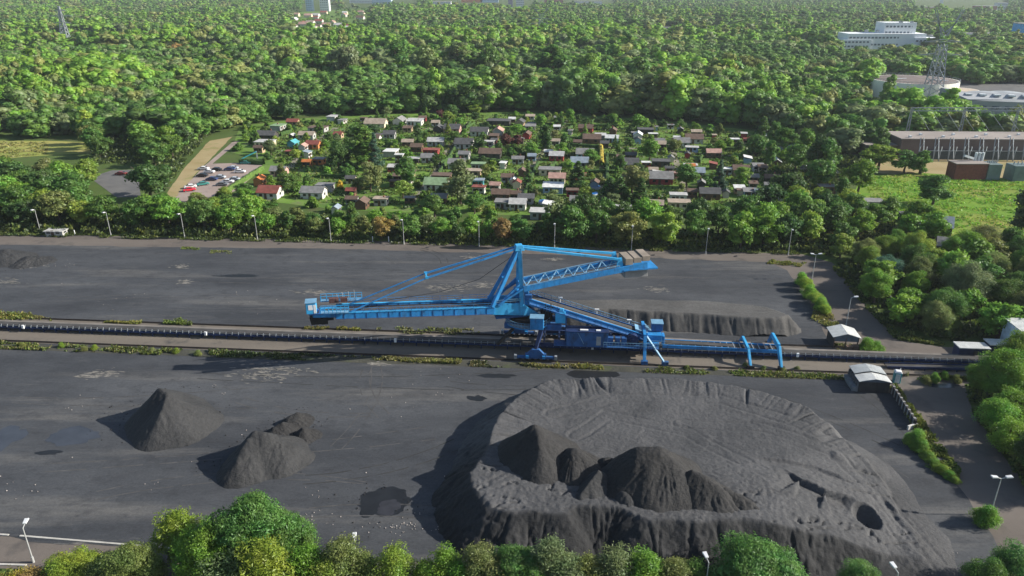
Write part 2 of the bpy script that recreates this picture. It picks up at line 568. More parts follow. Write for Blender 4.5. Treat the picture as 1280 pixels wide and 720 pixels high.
for k, (px, py, rx, ry) in enumerate([(40, 332, 3.5, 1.3), (30, 326, 3, .7), (6, 353, 4, 1.1), (232, 352, 2.2, .8), (228, 333, 2.5, .8), (345, 462, 6, .8), (330, 470, 5, .9),
                                      (400, 366, 4, .8), (560, 360, 5, 1.), (605, 357, 4, .9), (690, 324, 3, .6), (820, 362, 3, .9), (470, 455, 2.2, .4), (135, 467, 3, .6), (110, 470, 2, .5), (590, 322, 3, .7)]):
    rr_ = random.Random(60 + k)
    b = MB()
    for _ in range(int(14 + 11 * rx)):
        c = g(px, py) + U * rr_.gauss(0, rx * .55) + V * rr_.gauss(0, ry * 1.1)
        L = rr_.uniform(.2, 1.0) ** 2 * 2.2 + .2; wd = rr_.uniform(.06, .2); n_ = 7
        top = [c + U * (L * (j / n_ - .5)) + V * (wd * math.sin(math.pi * j / n_) * rr_.uniform(.4, 1.2)) for j in range(n_ + 1)]
        bot = [c + U * (L * (j / n_ - .5)) - V * (wd * math.sin(math.pi * j / n_) * rr_.uniform(.4, 1.2)) for j in range(n_, -1, -1)]
        pts = top + bot[1:-1]
        b.add([(p.x, p.y, .06 + .0006 * _) for p in pts], [list(range(len(pts)))])
    tag(b.build('scraped_ground', mat('scraped ground', (.20, .19, .17), .9, .35, .6)), kind='structure')

# wheel tracks of the loaders
TRK = [mat('pale wheel track', (.066, .066, .067), .9, .35, .5), mat('dark wheel track', (.034, .035, .036), .9, .3, .5)]
rr_ = random.Random(91)
def track(p0, ang, L, curve, m, z):
    b = MB()
    for e in (-1.05, 1.05):
        p = p0.copy(); a_ = ang; n_ = int(L / 1.2); seg = []
        for j in range(n_ + 1):
            d_ = Vector((math.cos(a_), math.sin(a_), 0)); nn_ = Vector((-d_.y, d_.x, 0))
            seg.append((p + nn_ * (e + .28), p + nn_ * (e - .28)))
            p = p + d_ * 1.2; a_ += curve + rr_.gauss(0, .012)
        j = 0
        while j < n_:
            k = min(n_, j + rr_.randint(2, 7))
            for i in range(j, k):
                w0 = rr_.uniform(.55, 1.0); (a0, a1), (b0, b1) = seg[i], seg[i + 1]
                b.add([(q.x, q.y, z) for q in (a0.lerp(a1, .3), a0.lerp(a1, .3 + .5 * w0), b0.lerp(b1, .3 + .5 * w0), b0.lerp(b1, .3))], [[0, 1, 2, 3]])
            j = k + rr_.randint(0, 3)
    tag(b.build('wheel_tracks', m), kind='structure')
for k, (px, py, ang, L, cv) in enumerate([(60, 585, .1, 60, .004), (250, 470, -.12, 70, .003), (120, 620, .4, 40, -.02), (420, 560, 1.2, 30, .03), (380, 600, .1, 26, .03), (480, 520, 2.2, 24, -.04), (200, 350, .0, 80, -.002), (420, 335, -.2, 60, .006), (70, 375, .15, 50, -.006), (600, 350, .05, 60, .0), (540, 345, 1.0, 24, .09), (500, 330, 2.0, 30, .07), (900, 345, -.5, 34, .02), (1120, 560, 2.2, 30, .02), (1130, 600, 2.0, 36, .015), (1150, 650, 2.1, 30, .02), (1060, 480, -1.2, 26, -.02), (330, 650, .3, 30, -.02), (20, 500, -.1, 44, .006), (560, 480, -.3, 22, .02), (300, 500, -.5, 26, .03)]):
    track(g(px, py), ang, L, cv, TRK[(k * 5 + k // 3) % 2], .052 + .0004 * k)

# kerbs beside the near road
KERB = mat('concrete kerb', (.42, .41, .38), .85, .2, 1.)
for pts in ([(-60, 664.5), (11, 669.3)], [(25, 670.3), (190, 684), (400, 700.5), (560, 712)], [(-60, 704), (33, 707)]):
    b = MB()
    q = [g(*p) for p in pts]
    for a, c in zip(q, q[1:]):
        b.beam(a + Vector((0, 0, .06)), c + Vector((0, 0, .06)), .28, .16)
    tag(b.build('kerb', KERB), kind='structure')

# ================================================================== COAL STOCKPILES
def seg_dist(X, Y, poly):
    """signed distance to a closed polygon (positive outside) and arc length of its closest point"""
    best = np.full(X.shape, 1e9); arc = np.zeros(X.shape); L0 = 0
    n = len(poly)
    for i in range(n):
        a = poly[i]; b = poly[(i + 1) % n]
        dx, dy = b[0] - a[0], b[1] - a[1]
        L = math.hypot(dx, dy) or 1e-6
        t = np.clip(((X - a[0]) * dx + (Y - a[1]) * dy) / L ** 2, 0, 1)
        d = np.hypot(X - a[0] - t * dx, Y - a[1] - t * dy)
        m = d < best
        best = np.where(m, d, best); arc = np.where(m, L0 + t * L, arc)
        L0 += L
    return np.where(inpoly(X, Y, poly), -best, best), arc, L0

def grid_mesh(name, xs, ys, Z, keep_above, material, cut=None):
    nx, ny = len(xs), len(ys)
    X, Y = np.meshgrid(xs, ys)
    verts = np.stack([X.ravel(), Y.ravel(), Z.ravel()], 1)
    i, j = np.meshgrid(np.arange(nx - 1), np.arange(ny - 1))
    a = (j * nx + i).ravel()
    q = np.stack([a, a + 1, a + 1 + nx, a + nx], 1)
    zz = Z.ravel()[q].max(1)
    q = q[zz > keep_above]
    used = np.unique(q)
    mp = np.full(len(verts), -1); mp[used] = np.arange(len(used))
    me = np_mesh(name, verts[used], quads=mp[q])
    me.polygons.foreach_set('use_smooth', [True] * len(me.polygons))
    if cut is not None:
        at = me.attributes.new('cut', 'FLOAT', 'POINT')
        at.data.foreach_set('value', cut.ravel()[used].astype(np.float32))
    return link_mesh(name, me, material)

# --- the great flat-topped stockpile
HB = 4.6
rim_px = [(690, 475), (760, 471), (850, 473), (900, 478), (950, 488), (1010, 508), (1050, 532), (1085, 555), (1102, 572), (1120, 598), (1150, 640), (1160, 668),
          (1100, 666), (1040, 658), (985, 655), (958, 651), (928, 647), (872, 652), (840, 648), (812, 650), (790, 642), (777, 633), (718, 632), (708, 643), (668, 640), (640, 642), (614, 634), (592, 606), (588, 590), (606, 570), (612, 550), (622, 520), (642, 500), (666, 484)]
rim = densify([g(px, py, HB) for px, py in rim_px], 1.2, .4, 33, .25)
rim = [(p.x, p.y) for p in rim]
xs = np.arange(-12, 62, .2); ys = np.arange(68, 138, .2)
X, Y = np.meshgrid(xs, ys)
D, ARC, PER = seg_dist(X, Y, rim)
# the top falls away towards the lower-right ramp
pa, pb = g(965, 575, 3), g(1180, 655, 0)
dr = (pb - pa).to_2d(); Lr = dr.length; dr.normalize()
proj = ((X - pa.x) * dr.x + (Y - pa.y) * dr.y) / Lr
hp = HB * (1 - .93 * smooth(.0, 1.0, proj))
inside = np.clip(-D, 0, 14)
front = smooth(96, 86, Y)
hp = hp - (1 - front) * (.085 * inside - .0028 * inside ** 2) * 1.6              # dished behind the rim
hp += .35 * fbm(X * .09, Y * .09, 40, 4) + .12 * fbm(X * .5, Y * .5, 41, 4)
# radial gullies along the back rim
gn = np.abs(fbm(ARC * .22, D * .03, 50, 3)) * 2
gul = smooth(.09, .0, gn) * smooth(-11, -1.5, D) * (1 - front) * smooth(-2, 4, D + 5)
hp -= .6 * gul * np.clip(vn(ARC * .12, 0, 51) * 1.6 - .3, 0, 1)
fine = np.abs(fbm(ARC * .9 + 7, D * .05, 52, 3)) * 2
hp -= .13 * smooth(.16, 0, fine) * smooth(-8, -1, D) * (1 - front)
# cracks where the front lip is slumping
steep = .80
Dn = D + .5 * fbm(X * .35, Y * .35, 60, 4) * 2
Z = hp - np.clip(Dn, 0, None) * steep
slope_mask = smooth(-.6, 1.2, D)
flute = np.abs(fbm(ARC * .42, D * .10, 61, 4)) * 2
Z -= slope_mask * .32 * smooth(.10, 0, flute) * np.clip(hp / 4, 0, 1)
Z += slope_mask * .30 * fbm(ARC * 1.3, D * .45, 62, 5) + slope_mask * .2 * fbm(X * .3, Y * .3, 64, 3)
Z += .12 * fbm(X * 1.6, Y * 1.6, 63, 3) * (.5 + slope_mask) + .10 * (vn(X * 2.3, Y * 2.3, 67) - .5) * (.3 + 1.4 * slope_mask)
def scarp(pxs, h, drop, wid, Z):
    """a step: ground on the near side of the line sinks by drop and recovers over wid metres; it dies out at both ends"""
    pts = [g(px, py, h) for px, py in pxs]
    tot = sum((q - p).length for p, q in zip(pts, pts[1:])); acc = 0
    out = np.zeros(Z.shape)
    for a, b in zip(pts, pts[1:]):
        dx, dy = b.x - a.x, b.y - a.y
        L = math.hypot(dx, dy)
        t = ((X - a.x) * dx + (Y - a.y) * dy) / L ** 2
        nrm = ((X - a.x) * dy - (Y - a.y) * dx) / L            # positive to the right of a->b (near side)
        nrm = nrm + .6 * fbm(X * .4, Y * .4, 70, 4)
        T = (acc + np.clip(t, 0, 1) * L) / tot
        m = ((t >= -.02) & (t <= 1.02)) * smooth(0, .3, T) * smooth(1, .75, T)
        out = np.maximum(out, drop * m * smooth(-.1, .25, nrm) * np.clip(1 - nrm / wid, 0, 1))
        acc += L
    return Z - out
Z = scarp([(975, 592), (1000, 606), (1030, 615), (1075, 619)], 3, 1.1, 5.5, Z)
Z = scarp([(930, 577), (975, 580), (1020, 586), (1080, 604)], 3, .4, 6, Z)
Z = scarp([(1096, 618), (1140, 648), (1165, 680)], 1.5, .5, 4, Z)
# fans of loose coal spilling on the right-hand shoulder
for (px, py, hh, ht, sl) in ((1046, 566, 3.2, 1.0, .36), (1006, 566, 3.6, .8, .5)):
    c = g(px, py, hh)
    rr = np.hypot(X - c.x, (Y - c.y))
    Z = np.maximum(Z, np.where(rr < 12, (hh + ht) - sl * rr - .9 + .12 * fbm(X, Y, 72, 3), -9))
Z = np.maximum(Z, (.9 - .19 * np.clip(D, 0, None) + .25 * fbm(X * .2, Y * .2, 76, 3)) * smooth(.25, .6, proj) * smooth(70, 74, Y) - .02)
# the round scooped pit
c = g(1086, 640, 2.6)
rr = np.hypot((X - c.x) / 2.0, (Y - c.y) / 2.5)
Z = np.where(rr < 1.35, np.where(rr < 1, np.minimum(Z, 2.5 - 2.6 * np.sqrt(np.clip(1 - rr ** 2, 0, 1)) * 1.0), Z), Z)
Z = np.clip(Z, -.3, None)
# wheel-loader ruts across the top and down the ramp, slump cracks behind the front lip
for pl in ([(1188, 690), (1120, 622), (1040, 560), (950, 535), (850, 530)], [(1176, 700), (1092, 604), (990, 588), (900, 596)], [(1150, 645), (1050, 548), (900, 502), (770, 500), (690, 520)], [(700, 560), (650, 600), (620, 612)], [(960, 600), (860, 540), (760, 520), (720, 545)]):
    q_ = [g(px, py, 3.5) for px, py in pl]
    pts = densify(q_ + q_[::-1], 2.0, .5, 71)
    pts = [(p.x, p.y) for p in pts[:len(pts) // 2]]
    dm = np.full(X.shape, 1e9)
    for a, b in zip(pts, pts[1:]):
        dx, dy = b[0] - a[0], b[1] - a[1]; L = math.hypot(dx, dy) or 1e-6
        t = np.clip(((X - a[0]) * dx + (Y - a[1]) * dy) / L ** 2, 0, 1)
        dm = np.minimum(dm, np.hypot(X - a[0] - t * dx, Y - a[1] - t * dy))
    Z -= (.09 * np.exp(-((dm - 1.15) / .24) ** 2) - .03 * np.exp(-((dm - 1.75) / .3) ** 2)) * (Z > .3) * (.4 + 1.0 * vn(X * .3, Y * .3, 72))
crk = np.abs(fbm(X * .10 + 3, Y * .34, 75, 4)) * 2
Z -= .45 * smooth(.03, 0, crk) * smooth(-9, -4, D) * smooth(.2, -.6, D) * smooth(100, 90, Y)
Z += (.10 * fbm(X * 1.5, Y * 1.5, 73, 4) + .10 * (vn(X * 2.6, Y * 2.6, 74) - .5)) * smooth(.1, .8, Z) * (.55 + .9 * smooth(96, 84, Y))
Z = np.clip(Z, -.3, None)
CUT = np.clip(smooth(-.5, .6, D + .8 * fbm(X * .4, Y * .4, 65, 4)) * smooth(100, 92, Y) * (.9 + .7 * fbm(X * .2, Y * .3, 66, 4)), 0, 1) * smooth(62, 46, X)  # cut front face, with its grazing-light shade painted into the same mask
o = grid_mesh('coal_stockpile', xs, ys, Z, -.05, COAL_OLD, CUT)
tag(o, 'vast flat-topped grey coal stockpile with gullied rim and steep cracked front face', 'coal pile')
BIGZ, BIGX, BIGY = Z, xs, ys
def big_h(x, y):
    i = int(round((x - xs[0]) / .2)); j = int(round((y - ys[0]) / .2))
    if 0 <= i < len(xs) and 0 <= j < len(ys):
        return max(0., float(BIGZ[j, i]))
    return 0.

def heap(px, py, h, label, group, material, base=None, apex=((0, 0, 0),), tan_=.82, seed=1, blunt=.3, flute=.4, lump=.35, name='coal_heap', squash=1.0):
    """a tipped heap as a height field: the envelope of cones (dx, dy, drop), apex over the ground point under (px, py, apex height)"""
    hz = h if base is None else base + h
    c = g(px, py, hz)
    zb = 0. if base is None else base
    low = -.4 if base is None else -1.6
    R = (h - low * .8) / tan_ * 1.25 + max(max(abs(q[0]), abs(q[1])) for q in apex)
    step = max(.1, R / 70)
    xs_ = np.arange(-R, R + step, step)
    X, Y = np.meshgrid(xs_, xs_)
    wx = X + .5 * lump * 2 * fbm(X * .22 + seed * 3, Y * .22, seed, 3); wy = Y + .5 * lump * 2 * fbm(X * .22, Y * .22 + seed * 5, seed + 1, 3)
    Z = np.full(X.shape, -9.)
    ap = list(apex) if len(apex) > 1 else [apex[0], (apex[0][0] + .01, apex[0][1], apex[0][2])]
    for (ax, ay, dp), (ex, ey, dq) in zip(ap, ap[1:]):                # a crest line: each stretch of it sheds coal to both sides
        vx, vy = ex - ax, ey - ay
        t = np.clip(((wx - ax) * vx + (wy - ay) * vy) / (vx * vx + vy * vy), 0, 1)
        dx, dy = wx - ax - t * vx, (wy - ay - t * vy) * squash
        d = np.hypot(dx, dy); q = np.arctan2(wy - ap[len(ap) // 2][1], wx - ap[len(ap) // 2][0])
        qd = np.arctan2(dy, dx)
        facet = 1 - .13 * np.cos(qd) + .05 * np.cos(3 * q + seed) + .04 * np.cos(5 * q + 2 * seed)            # not a turned cone
        z = (h - dp - t * (dq - dp)) - tan_ * facet * (np.sqrt(d * d + blunt * blunt) - blunt)
        gl = np.abs(fbm(np.cos(q) * 5 + 30 + seed, np.sin(q) * 5 + 30 + d * .12, seed + 3, 4)) * 2
        z = z - flute * smooth(.22, 0, gl) * smooth(.3, 2.0, d) * np.clip(z / max(h, .1) * 2, 0, 1) * vn(q * 1.3 + 9, d * .3, seed + 5)
        Z = np.maximum(Z, z)
    Z = Z + lump * .5 * fbm(X * .7, Y * .7, seed + 6, 4) + .12 * fbm(X * 2.2, Y * 2.2, seed + 7, 2) + .10 * (vn(X * 3.1, Y * 3.1, seed + 9) - .5)
    Z = np.where(Z < .5, Z - .0, Z)
    toe = .35 * h
    Z = np.where(Z < toe, toe * .12 + Z * .88 - .12 * toe * smooth(toe, -.6, Z) * 1.0, Z)       # loose toe
    edge = np.minimum.reduce([X + R, R - X, Y + R, R - Y])
    Z = np.minimum(Z, edge * 2 + low)
    o = grid_mesh(name, xs_, xs_, np.clip(Z, low, None), low + .28, material)
    o.location = (c.x, c.y, zb)
    return tag(o, label, 'coal heap', group)

GT = 'fresh heaps tipped on the great stockpile'
heap(668, 531, 5.8, 'tall pointed dark heap standing at the near left corner of the flat stockpile', GT, COAL_DARK, 3.9, ((0, 0, 0), (.4, -.8, .35), (.6, -1.8, .9), (.7, -2.8, 1.6)), .92, 2, .25, .2, .4)
heap(718, 562, 3.6, 'small rounded dark heap just right of the pointed corner heap', GT, COAL_DARK, 4.0, ((0, 0, 0),), .95, 3, .9, .3, .4)
heap(757, 573, 1.6, 'tiny dark knob of coal between the rounded heap and the broad one', GT, COAL_DARK, 4.2, ((0, 0, 0), (.7, .3, .2)), .9, 4, .4, .2, .3)
heap(748, 588, 3.0, 'low wedge-shaped heap with one sunlit flank beside the tiny knob', GT, COAL_GREY, 3.9, ((0, 0, 0), (-1.4, -1.6, .9), (-2.6, -2.8, 1.8)), .9, 5, .1, .2, .2)
heap(780, 614, 1.7, 'squat block of grey coal at the lip before the broad heap', GT, COAL_GREY, 3.9, ((0, 0, 0), (1.2, .2, .1), (.4, -.5, .2)), 1.1, 15, .8, .2, .2)
heap(815, 560, 5.9, 'broadest and bulkiest dark heap with a blunt crown on the stockpile lip', GT, COAL_DARK, 3.9, ((-1.4, 0, .1), (.8, -.2, .0), (1.9, -1.0, .7), (-.4, -1.0, .5)), .98, 6, 1.3, .25, .5)
heap(866, 588, 4.4, 'ridge-like dark heap leaning against the broad blunt heap', GT, COAL_DARK, 3.6, ((0, 0, 0), (.7, -.45, .15), (1.4, -.9, .35), (2.1, -1.3, .65), (2.8, -1.8, 1.0), (3.5, -2.2, 1.4)), .95, 7, .3, .25, .5)
heap(908, 612, 2.5, 'low dark tail heap trailing away from the ridge-like heap', GT, COAL_DARK, 3.5, ((0, 0, 0), (.9, -.5, .2), (1.8, -1., .45), (2.7, -1.5, .8), (3.5, -1.9, 1.2)), .9, 8, .5, .2, .4)
heap(950, 622, .9, 'lone small black lump at the end of the tail heap', GT, COAL_DARK, 3.5, ((0, 0, 0),), .9, 9, .3, .1, .2)
GC = 'coal heaps standing on the open yard'
heap(199, 485, 6.3, 'large conical coal heap standing alone on the empty yard', GC, COAL_GREY, None, ((0, 0, 0), (.9, -.6, .1), (1.8, -1.2, .3), (2.0, -2.2, .7), (2.0, -3.3, 1.3), (1.8, -4.4, 2.0), (1.6, -5.4, 2.8)), .88, 10, .2, .2, .35)
heap(319, 539, 5.1, 'mid-sized conical heap with a bulging flank behind the big green tree', GC, COAL_GREY, None, ((0, 0, 0), (1.0, 0, .15), (2.0, .2, .4), (3.6, .2, 1.5), (-.5, -1.3, .5), (-1.0, -2.6, 1.2), (-1.5, -3.8, 2.0)), .88, 11, .3, .35, .45)
heap(371, 516, 1.8, 'topmost of three small dark heaps behind the mid-sized cone', GC, COAL_DARK, None, ((0, 0, 0), (-1.2, -.8, .3)), .8, 12, .3, .3, .4)
heap(353, 529, 1.9, 'small dark heap touching the back of the mid-sized cone', GC, COAL_DARK, None, ((0, 0, 0), (-1.2, -.6, .3)), .8, 13, .3, .3, .4)
heap(379, 535, 1.7, 'small dark heap nearest the bulging flank of the mid-sized cone', GC, COAL_DARK, None, ((0, 0, 0),), .8, 14, .3, .3, .4)
heap(6, 312, 2.8, 'low grey heap beside the far yard road, cut by the picture edge', GC, COAL_GREY, None, ((0, 0, 0), (-3, 0, .2), (2.5, -1, .8)), .5, 16, .8, .2, .5)
heap(36, 320, 1.8, 'flat grey heap next to the low heap by the far road', GC, COAL_GREY, None, ((0, 0, 0), (2, .5, .5)), .4, 17, .8, .2, .5)

# --- the long bench of coal behind the machine
HL = 3.2
rim_px = [(690, 375), (800, 374), (900, 378), (958, 384), (986, 394), (976, 398), (950, 398), (900, 395), (840, 390), (760, 387), (690, 384)]
rim = densify([g(px, py, HL) for px, py in rim_px], .8, 0, 1)
rim2 = []
for p in rim:
    ff = .8 * float(fbm(p.x * .28, 3.3, 81, 3)) * 2
    rim2.append((p.x, p.y + ff * (1 if p.y < g(800, 385, HL).y + 4 else .2)))
xs = np.arange(3, 72, .25); ys = np.arange(142, 178, .25)
X, Y = np.meshgrid(xs, ys)
D, ARC, PER = seg_dist(X, Y, rim2)
Z = HL + .3 * fbm(X * .1, Y * .3, 82, 4) + .25 * smooth(-6, 0, D) * fbm(X * .15, Y, 83, 2)
Dn = D + .3 * fbm(X * .5, Y * .5, 84, 3)
fr = (Y < 158)
Z = Z - np.clip(Dn, 0, None) * np.where(fr, 1.05, .6)
sm = smooth(-.2, .6, D)
Z -= sm * .22 * smooth(.15, 0, np.abs(fbm(X * .33, D * .05, 85, 3)) * 2) * fr
Z += sm * .4 * fbm(X * 1.1, Y * .4, 86, 4)
CUT = .6 * np.clip(smooth(-.2, .7, D) * fr * (.75 + .9 * fbm(X * .3, Y * .3, 88, 3)), 0, 1)
o = grid_mesh('coal_bench', xs, ys, np.clip(Z, -.3, None), -.05, coal_mat('dusty bench coal', (.066, .065, .063), (.10, .098, .095), 1.3, .5, .2, True), CUT)
tag(o, 'long low coal bench with a scalloped cut face behind the blue conveyor', 'coal pile')

# loose lumps of coal around the toes of the heaps and below the front face
rng = np.random.default_rng(17)
bm_ = bmesh.new(); bmesh.ops.create_icosphere(bm_, subdivisions=1, radius=1)
iv_ = np.array([v.co[:] for v in bm_.verts]); it_ = np.array([[v.index for v in f.verts] for f in bm_.faces]); bm_.free()
LV, LT = [], []
def lumps(cx, cy, r0, r1, n, s0=.08, s1=.28):
    for _ in range(n):
        q = rng.uniform(0, 6.28); r = r0 + (r1 - r0) * rng.random() ** 1.6
        x, y = cx + r * math.cos(q), cy + r * math.sin(q)
        s = s0 + (s1 - s0) * rng.random() ** 3
        v = iv_ * s * (1 + .5 * (rng.random((len(iv_), 1)) - .5)) * rng.uniform(.6, 1.2, 3) + np.array([x, y, big_h(x, y) + .04 + s * .4])
        LT.append(it_ + len(LV) * len(iv_)); LV.append(v)
for px, py, r0, r1, n in ((205, 520, 6.5, 12, 420), (325, 566, 5.5, 10, 380), (366, 530, 2, 6, 200), (475, 628, 3, 8, 120), (20, 330, 5, 12, 120)):
    c = g(px, py); lumps(c.x, c.y, r0, r1, n // 2, .05, .15)
for px, py, r1, n in ((668, 600, 7, 300), (720, 600, 5, 200), (760, 612, 6, 260), (815, 622, 8, 320), (880, 622, 8, 320), (940, 628, 6, 160), (1060, 600, 9, 120), (1085, 640, 4, 120)):
    c = g(px, py, 4); lumps(c.x, c.y, 0, r1, n, .06, .22)
for k in range(60):
    c = g(600 + 9 * k, 655 + rng.uniform(0, 45), 1.5); lumps(c.x, c.y, 0, 2.5, 26, .06, .3)
me = np_mesh('coal_lumps', np.vstack(LV), tris=np.vstack(LT))
tag(link_mesh('coal_lumps', me, COAL_DARK), kind='stuff')

# ================================================================== BELT CONVEYOR AND RAILS
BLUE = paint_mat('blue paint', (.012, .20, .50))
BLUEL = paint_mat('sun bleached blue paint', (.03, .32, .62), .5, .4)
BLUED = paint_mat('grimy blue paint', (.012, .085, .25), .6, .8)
NAVY = mat('dark blue conveyor paint', (.010, .026, .085), .65, .4, .5)
GALV = mat('galvanised steel', (.30, .33, .36), .5, .2, .6, metal=.3)
PALEBLUE = mat('pale blue railing paint', (.15, .30, .44), .5, .2, .6)
BELT = mat('rubber belt', (.055, .054, .054), .9, .3, .5)
DUSTY = mat('dusty belt cover', (.17, .155, .14), .9, .25, .4)
BLACK = mat('black machinery', (.018, .018, .02), .7, .4, .8)
RAILM = mat('rail steel', (.05, .042, .038), .6, .3, .5, metal=.3)
CONC = mat('concrete', (.24, .205, .17), .9, .2, .5)
CONCG = mat('grey concrete', (.25, .25, .25), .9, .2, .5)
GLASS = mat('window glass', (.02, .025, .03), .15, .1, .5, spec=.6)
WHITE = mat('white paint', (.72, .73, .74), .5, .1, .5)

base = M(-10, 0)
conv = root('belt_conveyor', base, 'long low dark blue belt conveyor running the whole width of the coal yard', 'conveyor')
def mbx(): return MB(base)
S0, S1 = -170, 93
b = mbx(); b.beam(M(S0, 0, 1.42), M(S1, 0, 1.42), 1.5, .10); b.build('belt', BELT, conv)
b = mbx(); b.beam(M(S0, 1.55, 1.15), M(S1, 1.55, 1.15), .8, .08); b.build('walkway', DUSTY, conv)
for t in (-.95, .95):
    b = mbx(); b.beam(M(S0, t, .95), M(S1, t, .95), .14, .42); b.build('side_girder', NAVY, conv)
b = mbx(); b.beam(M(S0, 0, .55), M(S1, 0, .55), 1.2, .06); b.build('return_belt', BELT, conv)
b = mbx()
for k in range(int((S1 - S0) / 2.7)):
    s = S0 + 2.7 * k
    for t in (-1.0, 1.0):
        b.beam(M(s, t, 0), M(s, t, .85), .16, .16)
    b.beam(M(s, -1, .3), M(s, 1, .3), .12, .12)
tag(b.build('trestle', NAVY, conv), kind='stuff')
b = mbx()
for k in range(int((S1 - S0) / 1.35)):
    s = S0 + 1.35 * k
    b.beam(M(s, -1.08, 1.1), M(s, -.78, 1.62), .10, .10)
    b.beam(M(s, -1.08, 1.1), M(s, -1.08, 1.42), .09, .09)
b.beam(M(S0, -1.08, 1.45), M(S1, -1.08, 1.45), .05, .05)
tag(b.build('idler_bracket', GALV, conv), kind='stuff')
for k in range(6):
    s = -150 + 40.5 * k
    b = mbx(); b.box(M(s, -1.25, 1.3), (.45, .3, .8), BASIS_YAW); b.build('switch_box', WHITE, conv)
# lower side belt visible at the right end
conv2 = root('transfer_conveyor', M(80, -2.6), 'short dark sunken conveyor beside the right end of the long belt', 'conveyor')
b = MB(M(80, -2.6)); b.beam(M(69, -2.7, .5), M(97, -2.7, .9), 1.2, .1); b.build('belt', BELT, conv2)
for t in (-3.5, -1.9):
    b = MB(M(80, -2.6)); b.beam(M(69, t, .5), M(97, t, .9), .12, .5); b.build('side_girder', NAVY, conv2)
for k in range(14):
    b = MB(M(80, -2.6)); b.beam(M(70 + 2 * k, -3.5, 0), M(70 + 2 * k, -3.5, .4), .15); b.beam(M(70 + 2 * k, -1.9, 0), M(70 + 2 * k, -1.9, .4), .15); b.beam(M(70 + 2 * k, -3.5, .3), M(70 + 2 * k, -1.9, .3), .12)
    b.build('trestle', NAVY, conv2)

for nm, t, lab in (('near', -5.6, 'dark machine rail on the sandy strip in front of the conveyor'), ('far', 5.4, 'dark machine rail behind the conveyor')):
    r = root('machine_rail', M(-10, t), lab, 'rail', 'rails of the yard machine')
    b = MB(M(-10, t))
    b.beam(M(-170, t, .12), M(96 if nm == 'near' else 66, t, .12), .5, .14); b.build('rail_foot', RAILM, r)
    b = MB(M(-10, t)); b.beam(M(-170, t, .27), M(96 if nm == 'near' else 66, t, .27), .12, .18); b.build('rail_head', RAILM, r)

# ================================================================== THE BOOM STACKER
SB = M(-2.8, 0)
mc = root('boom_stacker', SB, 'huge bright blue rail-mounted boom stacker with mast, tie rods and trussed counterweight arm', 'machine')
_tip = g(390, 461)
E1 = (_tip - O0); E1.z = 0; E1.normalize()
N1 = Vector((-E1.y, E1.x, 0))
if N1.y < 0: N1 = -N1
def Q(a, n, h): return SB + E1 * a + N1 * n + Vector((0, 0, h))
def S(s, t, h):
    s = s - 2.3 * min(1, max(0, (s - 8) / 19)) - 1.9 * min(1, max(0, (s - 40) / 15))
    return M(s - 2.8, t, h)
def mb(): return MB(SB)
YAW_E = math.atan2(E1.y, E1.x)

# bogies and gantry
def bogie(s, t, ln, n):
    b = mb()
    b.beam(S(s - ln / 2, t, .95), S(s + ln / 2, t, .95), .55, .5)
    b.beam(S(s - ln * .28, t, 1.45), S(s + ln * .28, t, 1.45), .7, .7)
    b.slab([S(s - ln * .25, t - .4, 1.6), S(s + ln * .25, t - .4, 1.6), S(s + .7, t - .4, 2.8), S(s - .7, t - .4, 2.8)], V * .8)
    o = b.build('bogie', BLUED, mc, bevel=.04)
    for k in range(n):
        q = s - ln / 2 + ln * (k + .5) / n
        w_ = mb(); w_.tube(S(q, t - .18, .72), S(q, t + .18, .72), .42, n=14)
        w_.tube(S(q, t - .3, .72), S(q, t + .3, .72), .14, n=8)
        w_.build('wheel', BLACK, o)
    for e in (-1, 1):
        w_ = mb(); w_.box(S(s + e * (ln / 2 + .3), t - .1, 1.0), (.5, .7, .8), BASIS_YAW); w_.build('rail_clamp', GALV, o)
        w_ = mb(); w_.box(S(s + ln * .22 * e, t - .55, 1.25), (.55, .5, .55), BASIS_YAW); w_.build('drive_motor', BLUE, o)
bogie(3.5, -5.6, 7.4, 6)
bogie(-.5, 5.4, 6.6, 6)
bogie(8.5, 5.4, 6.6, 6)
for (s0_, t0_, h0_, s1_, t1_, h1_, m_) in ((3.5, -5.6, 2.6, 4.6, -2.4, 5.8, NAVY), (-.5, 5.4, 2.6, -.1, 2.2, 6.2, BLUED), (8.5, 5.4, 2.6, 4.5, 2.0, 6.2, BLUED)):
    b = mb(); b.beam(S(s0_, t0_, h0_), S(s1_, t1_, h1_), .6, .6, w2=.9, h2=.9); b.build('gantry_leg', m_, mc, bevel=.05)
b = mb()
b.beam(S(-3, -1.9, 6.0), S(8.5, -1.9, 6.0), .9, 1.1); b.beam(S(-3, 1.9, 6.0), S(8.5, 1.9, 6.0), .9, 1.1)
for s in (-2.5, 1, 4.5, 8): b.beam(S(s, -1.9, 6.0), S(s, 1.9, 6.0), .8, .9)
b.build('gantry_frame', BLUED, mc, bevel=.04)
b = mb(); b.beam(S(-1.2, -3.2, 5.8), S(-4.2, -5.2, 3.2), .5, .5); b.beam(S(-1.2, -1.9, 6), S(-1.2, -3.2, 5.8), .5, .5)
b.build('brace', BLACK, mc)
